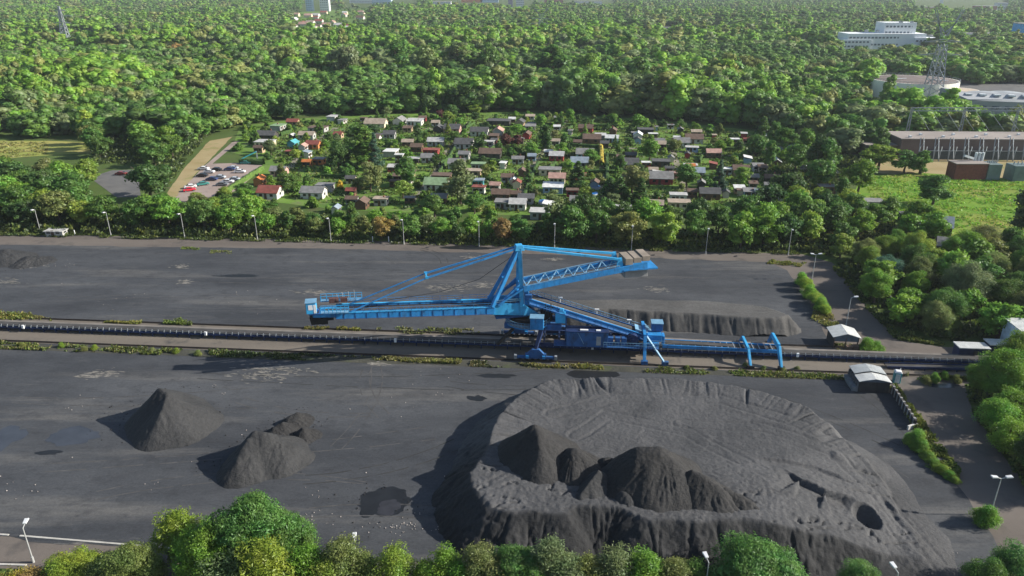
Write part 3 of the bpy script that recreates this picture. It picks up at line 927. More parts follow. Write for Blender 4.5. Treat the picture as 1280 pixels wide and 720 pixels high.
# slew ring and its round walkway
b = mb(); b.tube(S(1.0, 0, 6.5), S(1.0, 0, 7.3), 2.7, n=32); b.build('slew_ring', BLACK, mc, smooth=False)
def ring(r0, r1, z0, z1, c, a0=0, a1=2 * math.pi, n=40):
    b = mb()
    for k in range(n):
        qa, qb = a0 + (a1 - a0) * k / n, a0 + (a1 - a0) * (k + 1) / n
        pts = [(c.x + r * math.cos(q), c.y + r * math.sin(q), z0) for r, q in ((r0, qa), (r1, qa), (r1, qb), (r0, qb))]
        b.slab(pts, (0, 0, z1 - z0))
    return b
cc = S(1.6, 0, 0)
ring(2.8, 4.6, 6.4, 6.5, cc, math.radians(-170), math.radians(60)).build('slew_walkway', GALV, mc)
b = mb()
n = 26
pts = []
for k in range(n + 1):
    q = math.radians(-170 + 230 * k / n)
    p = Vector((cc.x + 4.55 * math.cos(q), cc.y + 4.55 * math.sin(q), 6.5))
    pts.append(p); b.beam(p, p + Vector((0, 0, 1.1)), .07)
for z in (.55, 1.1):
    for p, q in zip(pts, pts[1:]): b.beam(p + Vector((0, 0, z)), q + Vector((0, 0, z)), .07)
b.build('slew_railing', PALEBLUE, mc)
ring(4.5, 4.62, 6.3, 6.5, cc, math.radians(-170), math.radians(60)).build('slew_skirt', BLUE, mc)

# electrical cabin and chute beneath the superstructure
b = mb(); b.box(S(3.6, -3.9, 7.75), (2.6, 1.9, 2.4), BASIS_YAW); o = b.build('electrical_cabin', BLUE, mc, bevel=.05)
b = mb(); b.box(S(3.6, -3.9, 9.0), (2.8, 2.1, .12), BASIS_YAW); b.build('roof', PALEBLUE, o)
b = mb(); b.box(S(3.2, -4.87, 7.6), (.8, .06, 1.8), BASIS_YAW); b.build('door', BLUE, o)
b = mb(); b.box(S(8.2, -1.6, 8.1), (2.0, 1.6, 2.2), BASIS_YAW); b.box(S(8.4, -1.6, 9.5), (1.2, 1.2, .7), BASIS_YAW, .6); b.build('hydraulic_cabinet', BLUEL, mc, bevel=.05)
b = mb(); b.box(S(5.4, 0, 8.6), (2.2, 2.2, 3.2), BASIS_YAW, 1.25); b.build('feed_chute', BLACK, mc)
b = mb()
for k in range(4): b.tube(S(4.6 + k * .55, -2.0, 7.2), S(4.6 + k * .55, -2.0, 10.0 + (k % 2)), .12)
b.beam(S(4.4, -2.0, 7.6), S(6.6, -2.0, 7.6), .16); b.build('pipework', BLACK, mc)
b = mb(); b.box(S(5.6, 1.8, 9.2), (3, 1.2, 1.6), BASIS_YAW); b.build('hydraulic_unit', BLACK, mc)

# superstructure: two side plates, cross beams
for n_ in (-2.1, 2.1):
    poly = [Q(6.2, n_, 11.2), Q(.2, n_, 10.9), Q(-3.6, n_, 8.2), Q(-3.4, n_, 7.9), Q(6.5, n_, 9.0)]
    b = mb(); b.slab(poly, N1 * .45); b.build('side_plate', BLUEL, mc, bevel=.03)
b = mb()
for a_, h_ in ((6, 9.6), (3, 9.3), (0, 9.2), (-2.6, 8.4)): b.beam(Q(a_, -2, h_), Q(a_, 2.2, h_), .5, .7)
b.box(Q(2, .1, 8.0), (6.5, 3.6, .5), YAW_E); b.build('turntable', BLUED, mc)
b = mb()
for n_ in (-2.2,):
    for k in range(6): b.beam(Q(5.6 - k * 1.05, n_, 11.1), Q(5.6 - k * 1.05, n_, 12.0), .06)
    b.beam(Q(5.6, n_, 12.0), Q(.3, n_, 12.0), .06); b.beam(Q(5.6, n_, 11.6), Q(.3, n_, 11.6), .06)
b.build('deck_railing', PALEBLUE, mc)

# mast
AP = 21.9
for n_ in (-2.0, 2.0):
    nt_ = n_ * .28
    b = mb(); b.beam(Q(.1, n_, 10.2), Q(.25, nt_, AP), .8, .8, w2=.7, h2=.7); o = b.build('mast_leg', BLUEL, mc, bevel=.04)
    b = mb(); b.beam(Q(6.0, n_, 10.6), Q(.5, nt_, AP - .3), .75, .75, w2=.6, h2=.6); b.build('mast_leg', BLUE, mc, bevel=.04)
    b = mb(); b.beam(Q(4.6, n_, 10.8), Q(.4, n_ * .8, 14.8), .5, .5); b.build('mast_brace', BLUE, mc)
for a_, n_, h_, w_ in ((.15, 1.5, 14.5, .5), (.2, .8, 19.5, .5), (3.4, 1.4, 15.6, .4)):
    b = mb(); b.beam(Q(a_, -n_, h_), Q(a_, n_, h_), w_, w_); b.build('mast_crossbeam', BLUE, mc)
b = mb(); b.box(Q(.3, 0, AP + .1), (1.9, 2.0, 1.0), YAW_E, .7); b.build('mast_head', BLUEL, mc, bevel=.06)
b = mb()
b.beam(Q(-.35, -2.35, 10.8), Q(-.1, -.9, 21.0), .12, .45); b.build('ladder', PALEBLUE, mc)

# boom
A0, A1 = 6.2, 36.0
def bh(a): return 10.55 + (a - A0) * (11.95 - 10.55) / (A1 - A0)
for n_, m_ in ((-2.05, BLUE), (2.05, BLUE)):
    b = mb(); b.beam(Q(A0 - .6, n_, bh(A0) - .7), Q(A1, n_, bh(A1) - .55), .35, 1.45, h2=1.15)
    o = b.build('boom_girder', m_, mc, bevel=.03)
    b = mb(); b.beam(Q(A0, n_, bh(A0) + .07), Q(A1, n_, bh(A1) + .07), .5, .1); b.build('top_flange', BLUEL, o)
    b = mb(); b.beam(Q(A0, n_ - .19, bh(A0) - 1.37), Q(A1, n_ - .19, bh(A1) - 1.1), .14, .08)
    for k in range(14):
        a = A0 + 1 + k * 2.1
        b.beam(Q(a, n_ - .2, bh(a) - 1.35), Q(a, n_ - .2, bh(a)), .12, .08)
    b.build('stiffener', BLUED, o)
b = mb(); b.beam(Q(A0 - 5.5, 0, bh(A0) - .35), Q(A1 + 2, 0, bh(A1) - .15), 1.3, .1); b.build('boom_belt', BELT, mc)
for n_ in (-1.3, 1.3):
    b = mb(); b.beam(Q(A0, n_, bh(A0) - .45), Q(A1, n_, bh(A1) - .25), .7, .06); b.build('boom_walkway', BLACK if n_ > 0 else BLUED, mc)
b = mb()
for k in range(15):
    a = A0 + 1 + 2.05 * k
    b.beam(Q(a, -2, bh(a) - 1.0), Q(a, 2, bh(a) - 1.0), .22, .22)
    if k % 2 == 0: b.beam(Q(a, -2, bh(a) - 1.05), Q(a + 2.05, 2, bh(a) - 1.0), .16, .16)
b.build('boom_bracing', BLUED, mc)
b = mb()
for k in range(20):
    a = A0 + 1 + 1.5 * k
    for n_ in (-.85, .85): b.beam(Q(a, n_, bh(a) - .35), Q(a, n_ * .7, bh(a) - .05), .1)
    b.beam(Q(a, -.85, bh(a) - .5), Q(a, .85, bh(a) - .5), .12); b.beam(Q(a, 0, bh(a) - .52), Q(a + 1.6, 0, bh(a + 1.6) - .52), .1)
b.build('boom_idler', BLUED, mc)
# tie rods
for n_ in (-1.7, 1.7):
    b = mb()
    k = 18.5
    b.beam(Q(.8, n_ * .35, AP), Q(k, n_ * .75, 17.45), .24, .30); b.beam(Q(k, n_ * .75, 17.45), Q(33.2, n_ * 1.15, bh(33.2) + .2), .15, .2)
    o = b.build('tie_rod', BLUE, mc)
    b = mb(); b.box(Q(k, n_ * .75, 17.5), (.6, .3, .45), YAW_E); b.build('pin_joint', BLUEL, o)
b = mb(); b.beam(Q(18.5, -1.3, 17.45), Q(18.5, 1.3, 17.45), .25, .25); b.build('tie_rod_spacer', BLUEL, mc)
# boom head with its platforms, drive and driver's cab
b = mb()
b.beam(Q(A1, -1.6, 11.35), Q(A1 + 4.2, -1.2, 11.5), .35, .8); b.beam(Q(A1, 1.6, 11.35), Q(A1 + 4.2, 1.2, 11.5), .35, .8)
b.beam(Q(A1 + 4.1, -1.3, 11.5), Q(A1 + 4.1, 1.3, 11.5), .35, .8); b.build('boom_head', BLUE, mc, bevel=.03)
b = mb(); b.tube(Q(A1 + 3.4, -1.3, 11.3), Q(A1 + 3.4, 1.3, 11.3), .65, n=18); b.build('head_pulley', BLACK, mc)
b = mb(); b.box(Q(A1 + 3.6, 0, 10.2), (2.2, 1.9, 1.6), YAW_E, 1.2); b.box(Q(A1 + 2.2, -.9, 10.1), (1.2, .9, 1.2), YAW_E); b.box(Q(A1 + 1.2, -.6, 10.6), (1.4, 1.2, .8), YAW_E)
b.build('discharge_chute', BLACK, mc)
for (a0_, a1_, n0, n1) in ((31.0, 38.8, 2.3, 3.6), (33.5, 38.6, -3.3, -2.3)):
    b = mb(); b.slab([Q(a0_, n0, 12.35), Q(a1_, n0, 12.6), Q(a1_, n1, 12.6), Q(a0_, n1, 12.35)], (0, 0, .08)); o = b.build('service_platform', PALEBLUE, mc)
    b = mb()
    for n_ in (n0, n1):
        k = 7
        P_ = [Q(a0_ + (a1_ - a0_) * j / k, n_, 12.4 + .25 * j / k) for j in range(k + 1)]
        for p in P_: b.beam(p, p + Vector((0, 0, 1.1)), .08)
        for z in (.55, 1.1): b.beam(P_[0] + Vector((0, 0, z)), P_[-1] + Vector((0, 0, z)), .08)
    b.build('platform_railing', BLUEL, o)
b = mb(); b.box(Q(36.5, 1.9, 13.0), (1.4, .9, .9), YAW_E); b.tube(Q(35.4, 1.9, 13.0), Q(35.8, 1.9, 13.0), .55, n=12); b.box(Q(34.4, 1.9, 13.0), (1.3, .8, .8), YAW_E); b.build('belt_drive', mat('red brown gearbox', (.10, .05, .045), .6), mc)
for k in range(4):
    b = mb(); b.tube(Q(32.4 + 1.1 * k, 2.9, 12.4), Q(32.4 + 1.1 * k, 2.9, 14.4 - .2 * k), .07); b.build('lamp_pole', GALV, mc)
b = mb()
cabc = Q(40.4, -.5, 13.0)
b.box(cabc, (1.9, 2.0, 2.2), YAW_E); o = b.build('driver_cab', BLUEL, mc, bevel=.1)
b = mb(); b.box(cabc + Vector((0, 0, 1.18)), (2.1, 2.2, .14), YAW_E); b.build('roof', PALEBLUE, o)
b = mb(); b.box(cabc + N1 * -1.01 + E1 * .1 + Vector((0, 0, .25)), (.8, .05, 1.0), YAW_E); b.box(cabc + N1 * -1.01 + E1 * -.7 + Vector((0, 0, -.1)), (.5, .05, 1.7), YAW_E)
b.build('window', WHITE, o)
b = mb(); b.box(cabc + E1 * .96 + Vector((0, 0, .2)), (.05, 1.6, 1.3), YAW_E); b.build('windscreen', GLASS, o)
b = mb(); b.beam(Q(A1 + 3.2, -.4, 12.1), Q(A1 + 3.9, -.4, 12.4), .5, .5); b.box(Q(39.6, -.5, 11.8), (2.6, 2.2, .16), YAW_E); b.build('cab_bracket', BLUED, mc)

# counterweight arm
def ch(a): return 14.5 + (-a) * (17.3 - 14.5) / 20.5
AE = -20.6
for n_ in (-2.2, 2.2):
    b = mb(); b.beam(Q(-.2, n_, ch(0) - .5), Q(AE - 5, n_, ch(AE - 5) - .75), .4, 1.15); b.build('counterweight_girder', BLUE, mc, bevel=.03)
    b = mb(); b.beam(Q(-.6, n_, ch(0) + .14), Q(AE + 1, n_, ch(AE) + .1), .26, .1); b.build('girder_flange', PALEBLUE, mc)
b = mb()
nb = 8
for k in range(nb + 1):
    a = -.8 + (AE + 1.6) * k / nb
    b.beam(Q(a, -2.1, ch(a) + .02), Q(a, 2.1, ch(a) + .02), .17, .17)
    if k < nb:
        a2 = -.8 + (AE + 1.6) * (k + 1) / nb
        b.beam(Q(a, -2.1, ch(a) + .02), Q(a2, 2.1, ch(a2) + .02), .16, .16)
b.build('arm_lattice', PALEBLUE, mc)
for p_, q_ in ((Q(0, 2.3, 11), Q(-1.2, 2.3, ch(-1))), (Q(4.9, -2.2, 11), Q(-.1, -2.2, 14.1)), (Q(4.9, 2.2, 11), Q(-.1, 2.2, 14.1))):
    b = mb(); b.beam(p_, q_, .38, .38); b.build('arm_strut', BLUE, mc)
for n_ in (-.5, .5):
    b = mb(); b.beam(Q(-.3, n_ * 1.2, AP), Q(-20, n_ * 3.6, 18.6), .4, .42); b.build('stay', BLUEL, mc)
b = mb()
for n_ in (-1.8, 1.8): b.slab([Q(-19.2, n_, 16.6), Q(-20.8, n_, 16.6), Q(-20.3, n_, 18.9), Q(-19.6, n_, 18.9)], N1 * .3)
b.build('stay_bracket', BLUEL, mc)
for k in range(3):
    a = -21.8 - 1.75 * k
    b = mb(); b.box(Q(a, 0, ch(a) + .55), (1.62, 4.2, 1.1 if k else 1.35), YAW_E); b.build('counterweight_block', CONC, mc, bevel=.05)
b = mb(); b.box(Q(-23.6, -.2, ch(-23) - 2.4), (5.0, 3.2, 1.5), YAW_E, .92); b.build('counterweight_box', CONCG, mc, bevel=.06)
b = mb(); b.box(Q(-24.2, 0, ch(-24) - 1.35), (7.2, 5.0, .3), YAW_E); b.build('counterweight_deck', BLUE, mc)

# tripper: the inclined feed conveyor that trails to the right
TT, TB = (0.6, 12.0), (28.6, 4.2)
def th(s): return TT[1] + (s - TT[0]) * (TB[1] - TT[1]) / (TB[0] - TT[0])
for t in (-1.35, 1.35):
    b = mb()
    b.beam(S(TT[0], t, th(TT[0])), S(TB[0], t, th(TB[0])), .22, .26); b.beam(S(TT[0], t, th(TT[0]) - 1.25), S(TB[0], t, th(TB[0]) - 1.25), .22, .24)
    n = 16
    for k in range(n):
        s0_ = TT[0] + (TB[0] - TT[0]) * k / n; s1_ = TT[0] + (TB[0] - TT[0]) * (k + 1) / n
        b.beam(S(s0_, t, th(s0_)), S(s0_, t, th(s0_) - 1.25), .14)
        b.beam(S(s0_, t, th(s0_) - 1.25), S(s1_, t, th(s1_)), .14)
    b.slab([S(TT[0], t + .02, th(TT[0]) - .1), S(TB[0], t + .02, th(TB[0]) - .1), S(TB[0], t + .02, th(TB[0]) - 1.1), S(TT[0], t + .02, th(TT[0]) - 1.1)], V * .05)
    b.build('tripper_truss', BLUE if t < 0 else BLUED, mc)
b = mb(); b.beam(S(TT[0], 0, th(TT[0]) + .1), S(TB[0], 0, th(TB[0]) + .1), 1.25, .1); b.build('tripper_belt', BELT, mc)
b = mb(); b.beam(S(TT[0], -.85, th(TT[0]) + .02), S(TB[0], -.85, th(TB[0]) + .02), .5, .06); b.build('tripper_side_plate', mat('worn steel plate', (.12, .125, .13), .7, .3, .6), mc)
for t in (-2.1, 2.1):
    b = mb(); b.beam(S(2, t, th(2) - .6), S(TB[0], t, th(TB[0]) - .6), .9, .08); o = b.build('tripper_walkway', BLUED, mc)
    b = mb()
    e = t + (.42 if t > 0 else -.42)
    for k in range(20):
        s = 2 + (TB[0] - 2) * k / 19
        b.beam(S(s, e, th(s) - .6), S(s, e, th(s) + .5), .07)
    for z in (-.05, .5): b.beam(S(2, e, th(2) + z), S(TB[0], e, th(TB[0]) + z), .08)
    b.build('walkway_railing', BLUE if t < 0 else PALEBLUE, o)
for k, s in enumerate((8, 16.5, 24)):
    b = mb(); b.box(S(s, 1.75, th(s) + .85), (.9, .35, .25), BASIS_YAW); b.tube(S(s, 1.75, th(s) - .5), S(s, 1.75, th(s) + .8), .06); b.build('floodlight', WHITE, mc)
b = mb(); b.box(S(.4, 0, 12.5), (2.6, 2.6, 1.5), BASIS_YAW); b.box(S(-.9, -.4, 12.7), (.8, 1.2, 1.8), BASIS_YAW); b.build('tripper_head', BLUE, mc, bevel=.04)
b = mb(); b.box(S(1.8, -1.9, 12.3), (1.3, .8, 1.0), BASIS_YAW); b.build('head_drive', BLUED, mc)
b = mb()
for s, t, h in ((9.5, -1.3, 9.5), (9.5, 1.3, 9.5), (19, -1.3, 6.9), (19, 1.3, 6.9)): b.beam(S(s, t, 2.8), S(s, t, h - 1.2), .3, .3)
b.beam(S(9.5, -1.3, 5), S(9.5, 1.3, 7), .2); b.build('tripper_post', BLUED, mc)
# under-deck: machine house, deck, cable drum
b = mb(); b.beam(S(4, -3.0, 2.6), S(30, -3.0, 2.6), .5, .6); b.beam(S(4, 3.0, 2.6), S(30, 3.0, 2.6), .5, .6)
for k in range(9): b.beam(S(5 + 3 * k, -3, 2.6), S(5 + 3 * k, 3, 2.6), .35, .4)
b.build('under_frame', NAVY, mc)
b = mb(); b.slab([S(7, -4.3, 2.95), S(30, -4.3, 2.95), S(30, -1.6, 2.95), S(7, -1.6, 2.95)], (0, 0, .08)); o = b.build('deck', BLUED, mc)
b = mb()
for k in range(19): b.beam(S(18 + .66 * k, -4.3, 3), S(18 + .66 * k, -4.3, 4.1), .06)
for z in (.55, 1.1): b.beam(S(18, -4.3, 3 + z), S(30, -4.3, 3 + z), .07)
b.build('railing', PALEBLUE, o)
b = mb(); b.box(S(14.3, -2.9, 4.55), (8.2, 2.6, 3.1), BASIS_YAW); hs = b.build('machine_house', BLUED, mc, bevel=.05)
b = mb(); b.box(S(14.3, -2.9, 6.16), (8.5, 2.9, .12), BASIS_YAW); b.build('roof', NAVY, hs)
for s_, l_ in ((13.6, 1.6), (16.8, .9)):
    b = mb(); b.box(S(s_, -3.6, 6.3), (l_, .5, .2), BASIS_YAW); b.build('roof_vent', WHITE, hs)
b = mb(); b.box(S(16.9, -4.22, 4.3), (.9, .06, 1.9), BASIS_YAW); b.build('door', GALV, hs)
b = mb(); b.beam(S(12.2, -4.3, 6.0), S(13.6, -4.3, 3.6), .09); b.build('stair_rail', PALEBLUE, hs)
b = mb()
for s in (19.6, 21.2, 22.6): b.box(S(s, -2.9, 3.9), (1.0, 1.3, 1.7), BASIS_YAW)
b.build('control_cabinet', BLUED, mc, bevel=.04)
b = mb(); b.tube(S(24.5, -3.2, 4.2), S(24.5, -2.2, 4.2), 1.2, n=20); b.tube(S(24.5, -3.4, 4.2), S(24.5, -2.0, 4.2), .4, n=12); b.build('cable_drum', NAVY, mc)
# tail end of the tripper: legs, bracing, loading hopper, hut
for t in (-5.4, 5.2):
    b = mb(); b.beam(S(27.2, t, .3), S(27.2, t * .55, 5.2), .6, .6); o = b.build('tripper_leg', BLUE, mc, bevel=.04)
    for dt in (-.25, .25):
        b = mb(); b.beam(S(31.2, t + dt, .5), S(27.6, t * .55 + dt, 5.0), .26, .26); b.build('leg_brace', PALEBLUE, o)
    for s_ in (31.2, 27.2):
        b = mb(); b.box(S(s_, t, .55), (1.3, .7, .8), BASIS_YAW); b.build('tripper_bogie', BLUED, o)
b = mb(); b.beam(S(27.2, -3.2, 5.2), S(27.2, 3.2, 5.2), .6, .7); b.build('tripper_portal_beam', BLUE, mc)
b = mb(); b.box(S(29.8, .4, 5.9), (2.2, 2.0, 1.6), BASIS_YAW); o = b.build('loading_hopper', BLUED, mc, bevel=.05)
b = mb(); b.box(S(29.8, .4, 6.78), (2.4, 2.2, .14), BASIS_YAW); b.build('cover', PALEBLUE, o)
b = mb(); b.slab([S(25.2, -1.2, th(25.2) + .25), S(28, -1.2, th(28) + .25), S(28, 1.2, th(28) + .25), S(25.2, 1.2, th(25.2) + .25)], (0, 0, .4)); b.build('belt_cover', PALEBLUE, mc)
b = mb(); b.box(S(29.2, -1.0, 4.2), (2.8, 2.2, 1.5), BASIS_YAW); b.box(S(31.0, -1.0, 3.8), (.5, 1.8, 1.8), BASIS_YAW); b.box(S(28.6, -2.6, 3.3), (3.0, .8, .5), BASIS_YAW); b.build('tail_gear', BLUE, mc, bevel=.05)
b = mb()
for k in range(6): b.beam(S(27.5 + .75 * k, -3.1, 3.1), S(27.5 + .75 * k, -3.1, 4.2), .07)
for z in (3.65, 4.2): b.beam(S(27.5, -3.1, z), S(31.2, -3.1, z), .07)
b.build('tail_railing', PALEBLUE, mc)
# trailing belt bridge with its two portals
for t in (-1.25, 1.25):
    b = mb(); b.beam(S(31, t, 2.2), S(55.6, t, 1.9), .22, .7); b.build('trailing_girder', BLUE, mc, bevel=.02)
b = mb(); b.beam(S(31, 0, 2.7), S(57, 0, 2.0), 1.3, .1); b.build('trailing_belt', BELT, mc)
b = mb()
for k in range(18): b.beam(S(32 + 1.4 * k, -1.2, 2.3), S(32 + 1.4 * k, 1.2, 2.3), .14)
b.build('trailing_idler', GALV, mc)
b = mb(); b.beam(S(31, 1.9, 2.4), S(55.6, 1.9, 2.0), .7, .06); b.build('trailing_walkway', DUSTY, mc)
for s, hh, wd in ((48.6, 2.9, .55), (55.2, 3.7, .85)):
    for sg in (-1, 1):
        b = mb(); b.beam(S(s + .2, sg * 5.4, .35), S(s, sg * 2.6, hh), .45, wd, w2=.5, h2=wd * 1.25); o = b.build('portal_leg', BLUEL if sg < 0 else BLUE, mc, bevel=.04)
        b = mb(); b.box(S(s + .2, sg * 5.4, .4), (1.3, .6, .7), BASIS_YAW); b.build('portal_foot', BLACK, o)
    b = mb(); b.beam(S(s, -2.6, hh), S(s, 2.6, hh), .5, wd * 1.2); b.build('portal_beam', BLUEL, mc, bevel=.04)

for n_ in (-2.35, 2.35):
    b = mb()
    for k in range(20):
        a = A0 + .6 + 1.5 * k
        b.beam(Q(a, n_, bh(a)), Q(a, n_, bh(a) + 1.0), .05)
    for z in (.5, 1.0): b.beam(Q(A0, n_, bh(A0) + z), Q(A1, n_, bh(A1) + z), .05)
    b.build('boom_handrail', BLUE, mc)
pts_ = [Q(.4, 1.0, 20.5), Q(8, 1.2, 15.4), Q(16, 1.4, 13.2), Q(26, 1.5, 12.3), Q(34, 1.6, 12.6)]
b = mb()
for p_, q_ in zip(pts_, pts_[1:]): b.tube(p_, q_, .05, n=5)
b.build('power_cable', BLACK, mc)
b = mb()
for k in range(16):
    a = -1 - 1.2 * k
    b.beam(Q(a, -2.45, ch(a)), Q(a, -2.45, ch(a) + 1.0), .05)
b.beam(Q(-1, -2.45, ch(-1) + 1.0), Q(-19, -2.45, ch(-19) + 1.0), .05); b.build('arm_handrail', PALEBLUE, mc)

# ================================================================== TREES
def unit(v): return v / np.maximum(np.linalg.norm(v, axis=1, keepdims=True), 1e-6)

ICO = None
def ico():
    global ICO
    if ICO is None:
        bm = bmesh.new(); bmesh.ops.create_icosphere(bm, subdivisions=1, radius=1)
        ICO = (np.array([v.co[:] for v in bm.verts]), np.array([[v.index for v in f.verts] for f in bm.faces])); bm.free()
    return ICO

def clump_centres(form, n, R, H, rng, rr=(.17, .42)):
    """(centre, radius) of the leaf clumps of a crown of radius R and overall height H"""
    C, r = [], []
    ph = rng.uniform(0, 6.28, 3)
    for k in range(n):
        if form == 'round':
            z = rng.uniform(-.95, 1); q = rng.uniform(0, 2 * math.pi)
            s = math.sqrt(1 - z * z) * rng.uniform(.55, 1.0) * (.82 if z > .6 else 1)
            lobe = .86 + .30 * math.sin(q * 2 + ph[0]) * math.sin(3 * q + ph[1]) + .12 * math.sin(5 * z + ph[2])
            C.append((R * .82 * lobe * s * math.cos(q), R * .82 * lobe * s * math.sin(q), H * (.56 + .37 * lobe * z * rng.uniform(.75, 1)))); r.append(R * rng.uniform(*rr))
        elif form == 'tall':
            z = rng.uniform(0, 1); q = rng.uniform(0, 2 * math.pi)
            s = math.sin(math.pi * min(1, (.15 + .8 * z))) ** .6 * rng.uniform(.25, 1.25)
            C.append((R * .7 * s * math.cos(q), R * .7 * s * math.sin(q), H * (.16 + .78 * z))); r.append(R * rng.uniform(.2, .46))
        elif form == 'cone':
            z = (k + rng.uniform(0, 1)) / n; q = rng.uniform(0, 2 * math.pi) + k * 2.4
            s = (1 - z) * rng.uniform(.55, 1)
            C.append((R * .85 * s * math.cos(q), R * .85 * s * math.sin(q), H * (.10 + .86 * z))); r.append(R * (.16 + .26 * (1 - z)) * rng.uniform(.8, 1.2))
        elif form == 'bush':
            z = rng.uniform(0, 1); q = rng.uniform(0, 2 * math.pi)
            s = math.sqrt(max(0, 1 - z * z)) * rng.uniform(.4, 1.1) * (.85 + .32 * math.sin(2 * q + ph[0]) * math.sin(3 * q + ph[1]))
            z *= .8 + .3 * math.sin(q + ph[2])
            C.append((R * .8 * s * math.cos(q), R * .75 * s * math.sin(q), H * (.12 + .68 * z))); r.append(R * rng.uniform(.26, .42))
        elif form == 'layer':
            z = rng.uniform(-.3, 1); q = rng.uniform(0, 2 * math.pi)
            s = math.sqrt(max(0, 1 - (max(z, 0)) ** 2)) * rng.uniform(.35, 1)
            C.append((R * .85 * s * math.cos(q), R * .85 * s * math.sin(q), H * (.55 + .38 * z))); r.append(R * rng.uniform(.18, .34))
    return np.array(C), np.array(r)

def crown_arrays(form, n, nleaf, leaf, R, H, seed, flat=.8, core=.72, jit=.55, rr=(.17, .42), slim=1.0):
    rng = np.random.default_rng(seed)
    C, r = clump_centres(form, n, R, H, rng, rr)
    if form in ('round', 'layer'):
        C = np.vstack([C, [[0, 0, H * .55]]]); r = np.append(r, R * .55); n += 1
    V_, Q_, T_ = [], [], []
    off = 0
    iv, it = ico()
    if core:
        for c, q in zip(C, r):
            nv = iv * (q * core) * (1 + .35 * (rng.random((len(iv), 1)) - .5)) * np.array([1, 1, flat]) + c
            V_.append(nv); T_.append(it + off); off += len(iv)
    tot = n * nleaf
    w = r ** 2 / (r ** 2).sum()
    idx = rng.choice(n, tot, p=w)
    d = unit(rng.normal(size=(tot, 3)) + np.array([0, 0, .25]))
    rad = r[idx] * rng.uniform(.55, 1.0, tot) ** .6 * rng.choice([1.0, 1.0, 1.0, 1.28], tot)
    P_ = C[idx] + d * rad[:, None] * np.array([1, 1, flat])
    nrm = unit(d + rng.normal(size=(tot, 3)) * jit + np.array([0, 0, .25]))
    t1 = unit(np.cross(nrm, rng.normal(size=(tot, 3))))
    t2 = np.cross(nrm, t1)
    L = leaf * rng.uniform(.6, 1.35, tot)[:, None]
    W = L * slim * rng.uniform(.45, .75, tot)[:, None]
    a = P_ - t1 * L * .5; b = P_ + t2 * W * .5 + t1 * L * .08 - nrm * L * .1; c_ = P_ + t1 * L * .5; e = P_ - t2 * W * .5 + t1 * L * .08 - nrm * L * .1
    lv = np.stack([a, b, c_, e], 1).reshape(-1, 3)
    Q_ = np.arange(tot * 4).reshape(-1, 4) + off
    V_.append(lv)
    Vv = np.vstack(V_)
    Vv[:, 2] = np.maximum(Vv[:, 2], .05)
    return Vv, Q_, (np.vstack(T_) if T_ else None)

def trunk_mesh(name, R, H, form, seed):
    rng = random.Random(seed)
    b = MB()
    tr = .035 * H if form != 'bush' else .02 * H
    top = H * (.82 if form in ('cone', 'tall') else .55)
    p = Vector((0, 0, -.3)); k = 4
    for i in range(k):
        q = Vector((rng.uniform(-.02, .02) * H, rng.uniform(-.02, .02) * H, top * (i + 1) / k))
        b.tube(p, q, tr * (1 - .2 * i), tr * (1 - .2 * (i + 1)), 7); p = q
    for i in range(7 if form != 'bush' else 5):
        z = H * rng.uniform(.22, .6); q = rng.uniform(0, 6.28)
        b.tube((0, 0, z), (R * .6 * math.cos(q), R * .6 * math.sin(q), min(H * .85, z + H * rng.uniform(.12, .28))), tr * .45, tr * .12, 5)
    return b.mesh(name)

PROTO = {}
def proto(key, form, n, nleaf, leaf, R, H, seed, **kw):
    v, q, t = crown_arrays(form, n, nleaf, leaf, R, H, seed, **kw)
    me = np_mesh('crown', v, q, t)
    me.materials.append(LEAF)
    tm = trunk_mesh('trunk', R, H, form, seed)
    tm.materials.append(BARK)
    PROTO[key] = (me, tm, R, H)

for s in range(4): proto(('round', s), 'round', 30, 95, .62, 4.2, 10, 100 + s)
for s in range(2): proto(('layer', s), 'layer', 34, 85, .55, 4.6, 9, 110 + s, flat=.6, core=.6)
for s in range(3): proto(('tall', s), 'tall', 30, 95, .6, 2.6, 12, 120 + s, flat=1.1)
for s in range(2): proto(('cone', s), 'cone', 44, 60, .5, 2.4, 11, 130 + s, flat=.6, jit=.4)
for s in range(3): proto(('bush', s), 'bush', 14, 90, .38, 1.5, 2.2, 140 + s)
# larger, finer crowns for the trees close to the camera
for s in range(4): proto(('near', s), 'round', 95, 370, .25, 4.6, 10, 150 + s, core=.35, rr=(.10, .33), slim=.7, jit=.75)
proto(('nearlayer', 0), 'layer', 110, 220, .36, 4.8, 9, 155, flat=.4, core=.35, slim=.5, jit=.7)
for s in range(3): proto(('nearloose', s), 'tall', 60, 150, .30, 2.6, 8, 156 + s, flat=1.1, core=.0, slim=.6, jit=.9)
for s in range(2): proto(('nearbush', s), 'bush', 52, 260, .20, 2.4, 3.6, 165 + s, core=.3, slim=.7, jit=.8, rr=(.12, .34))

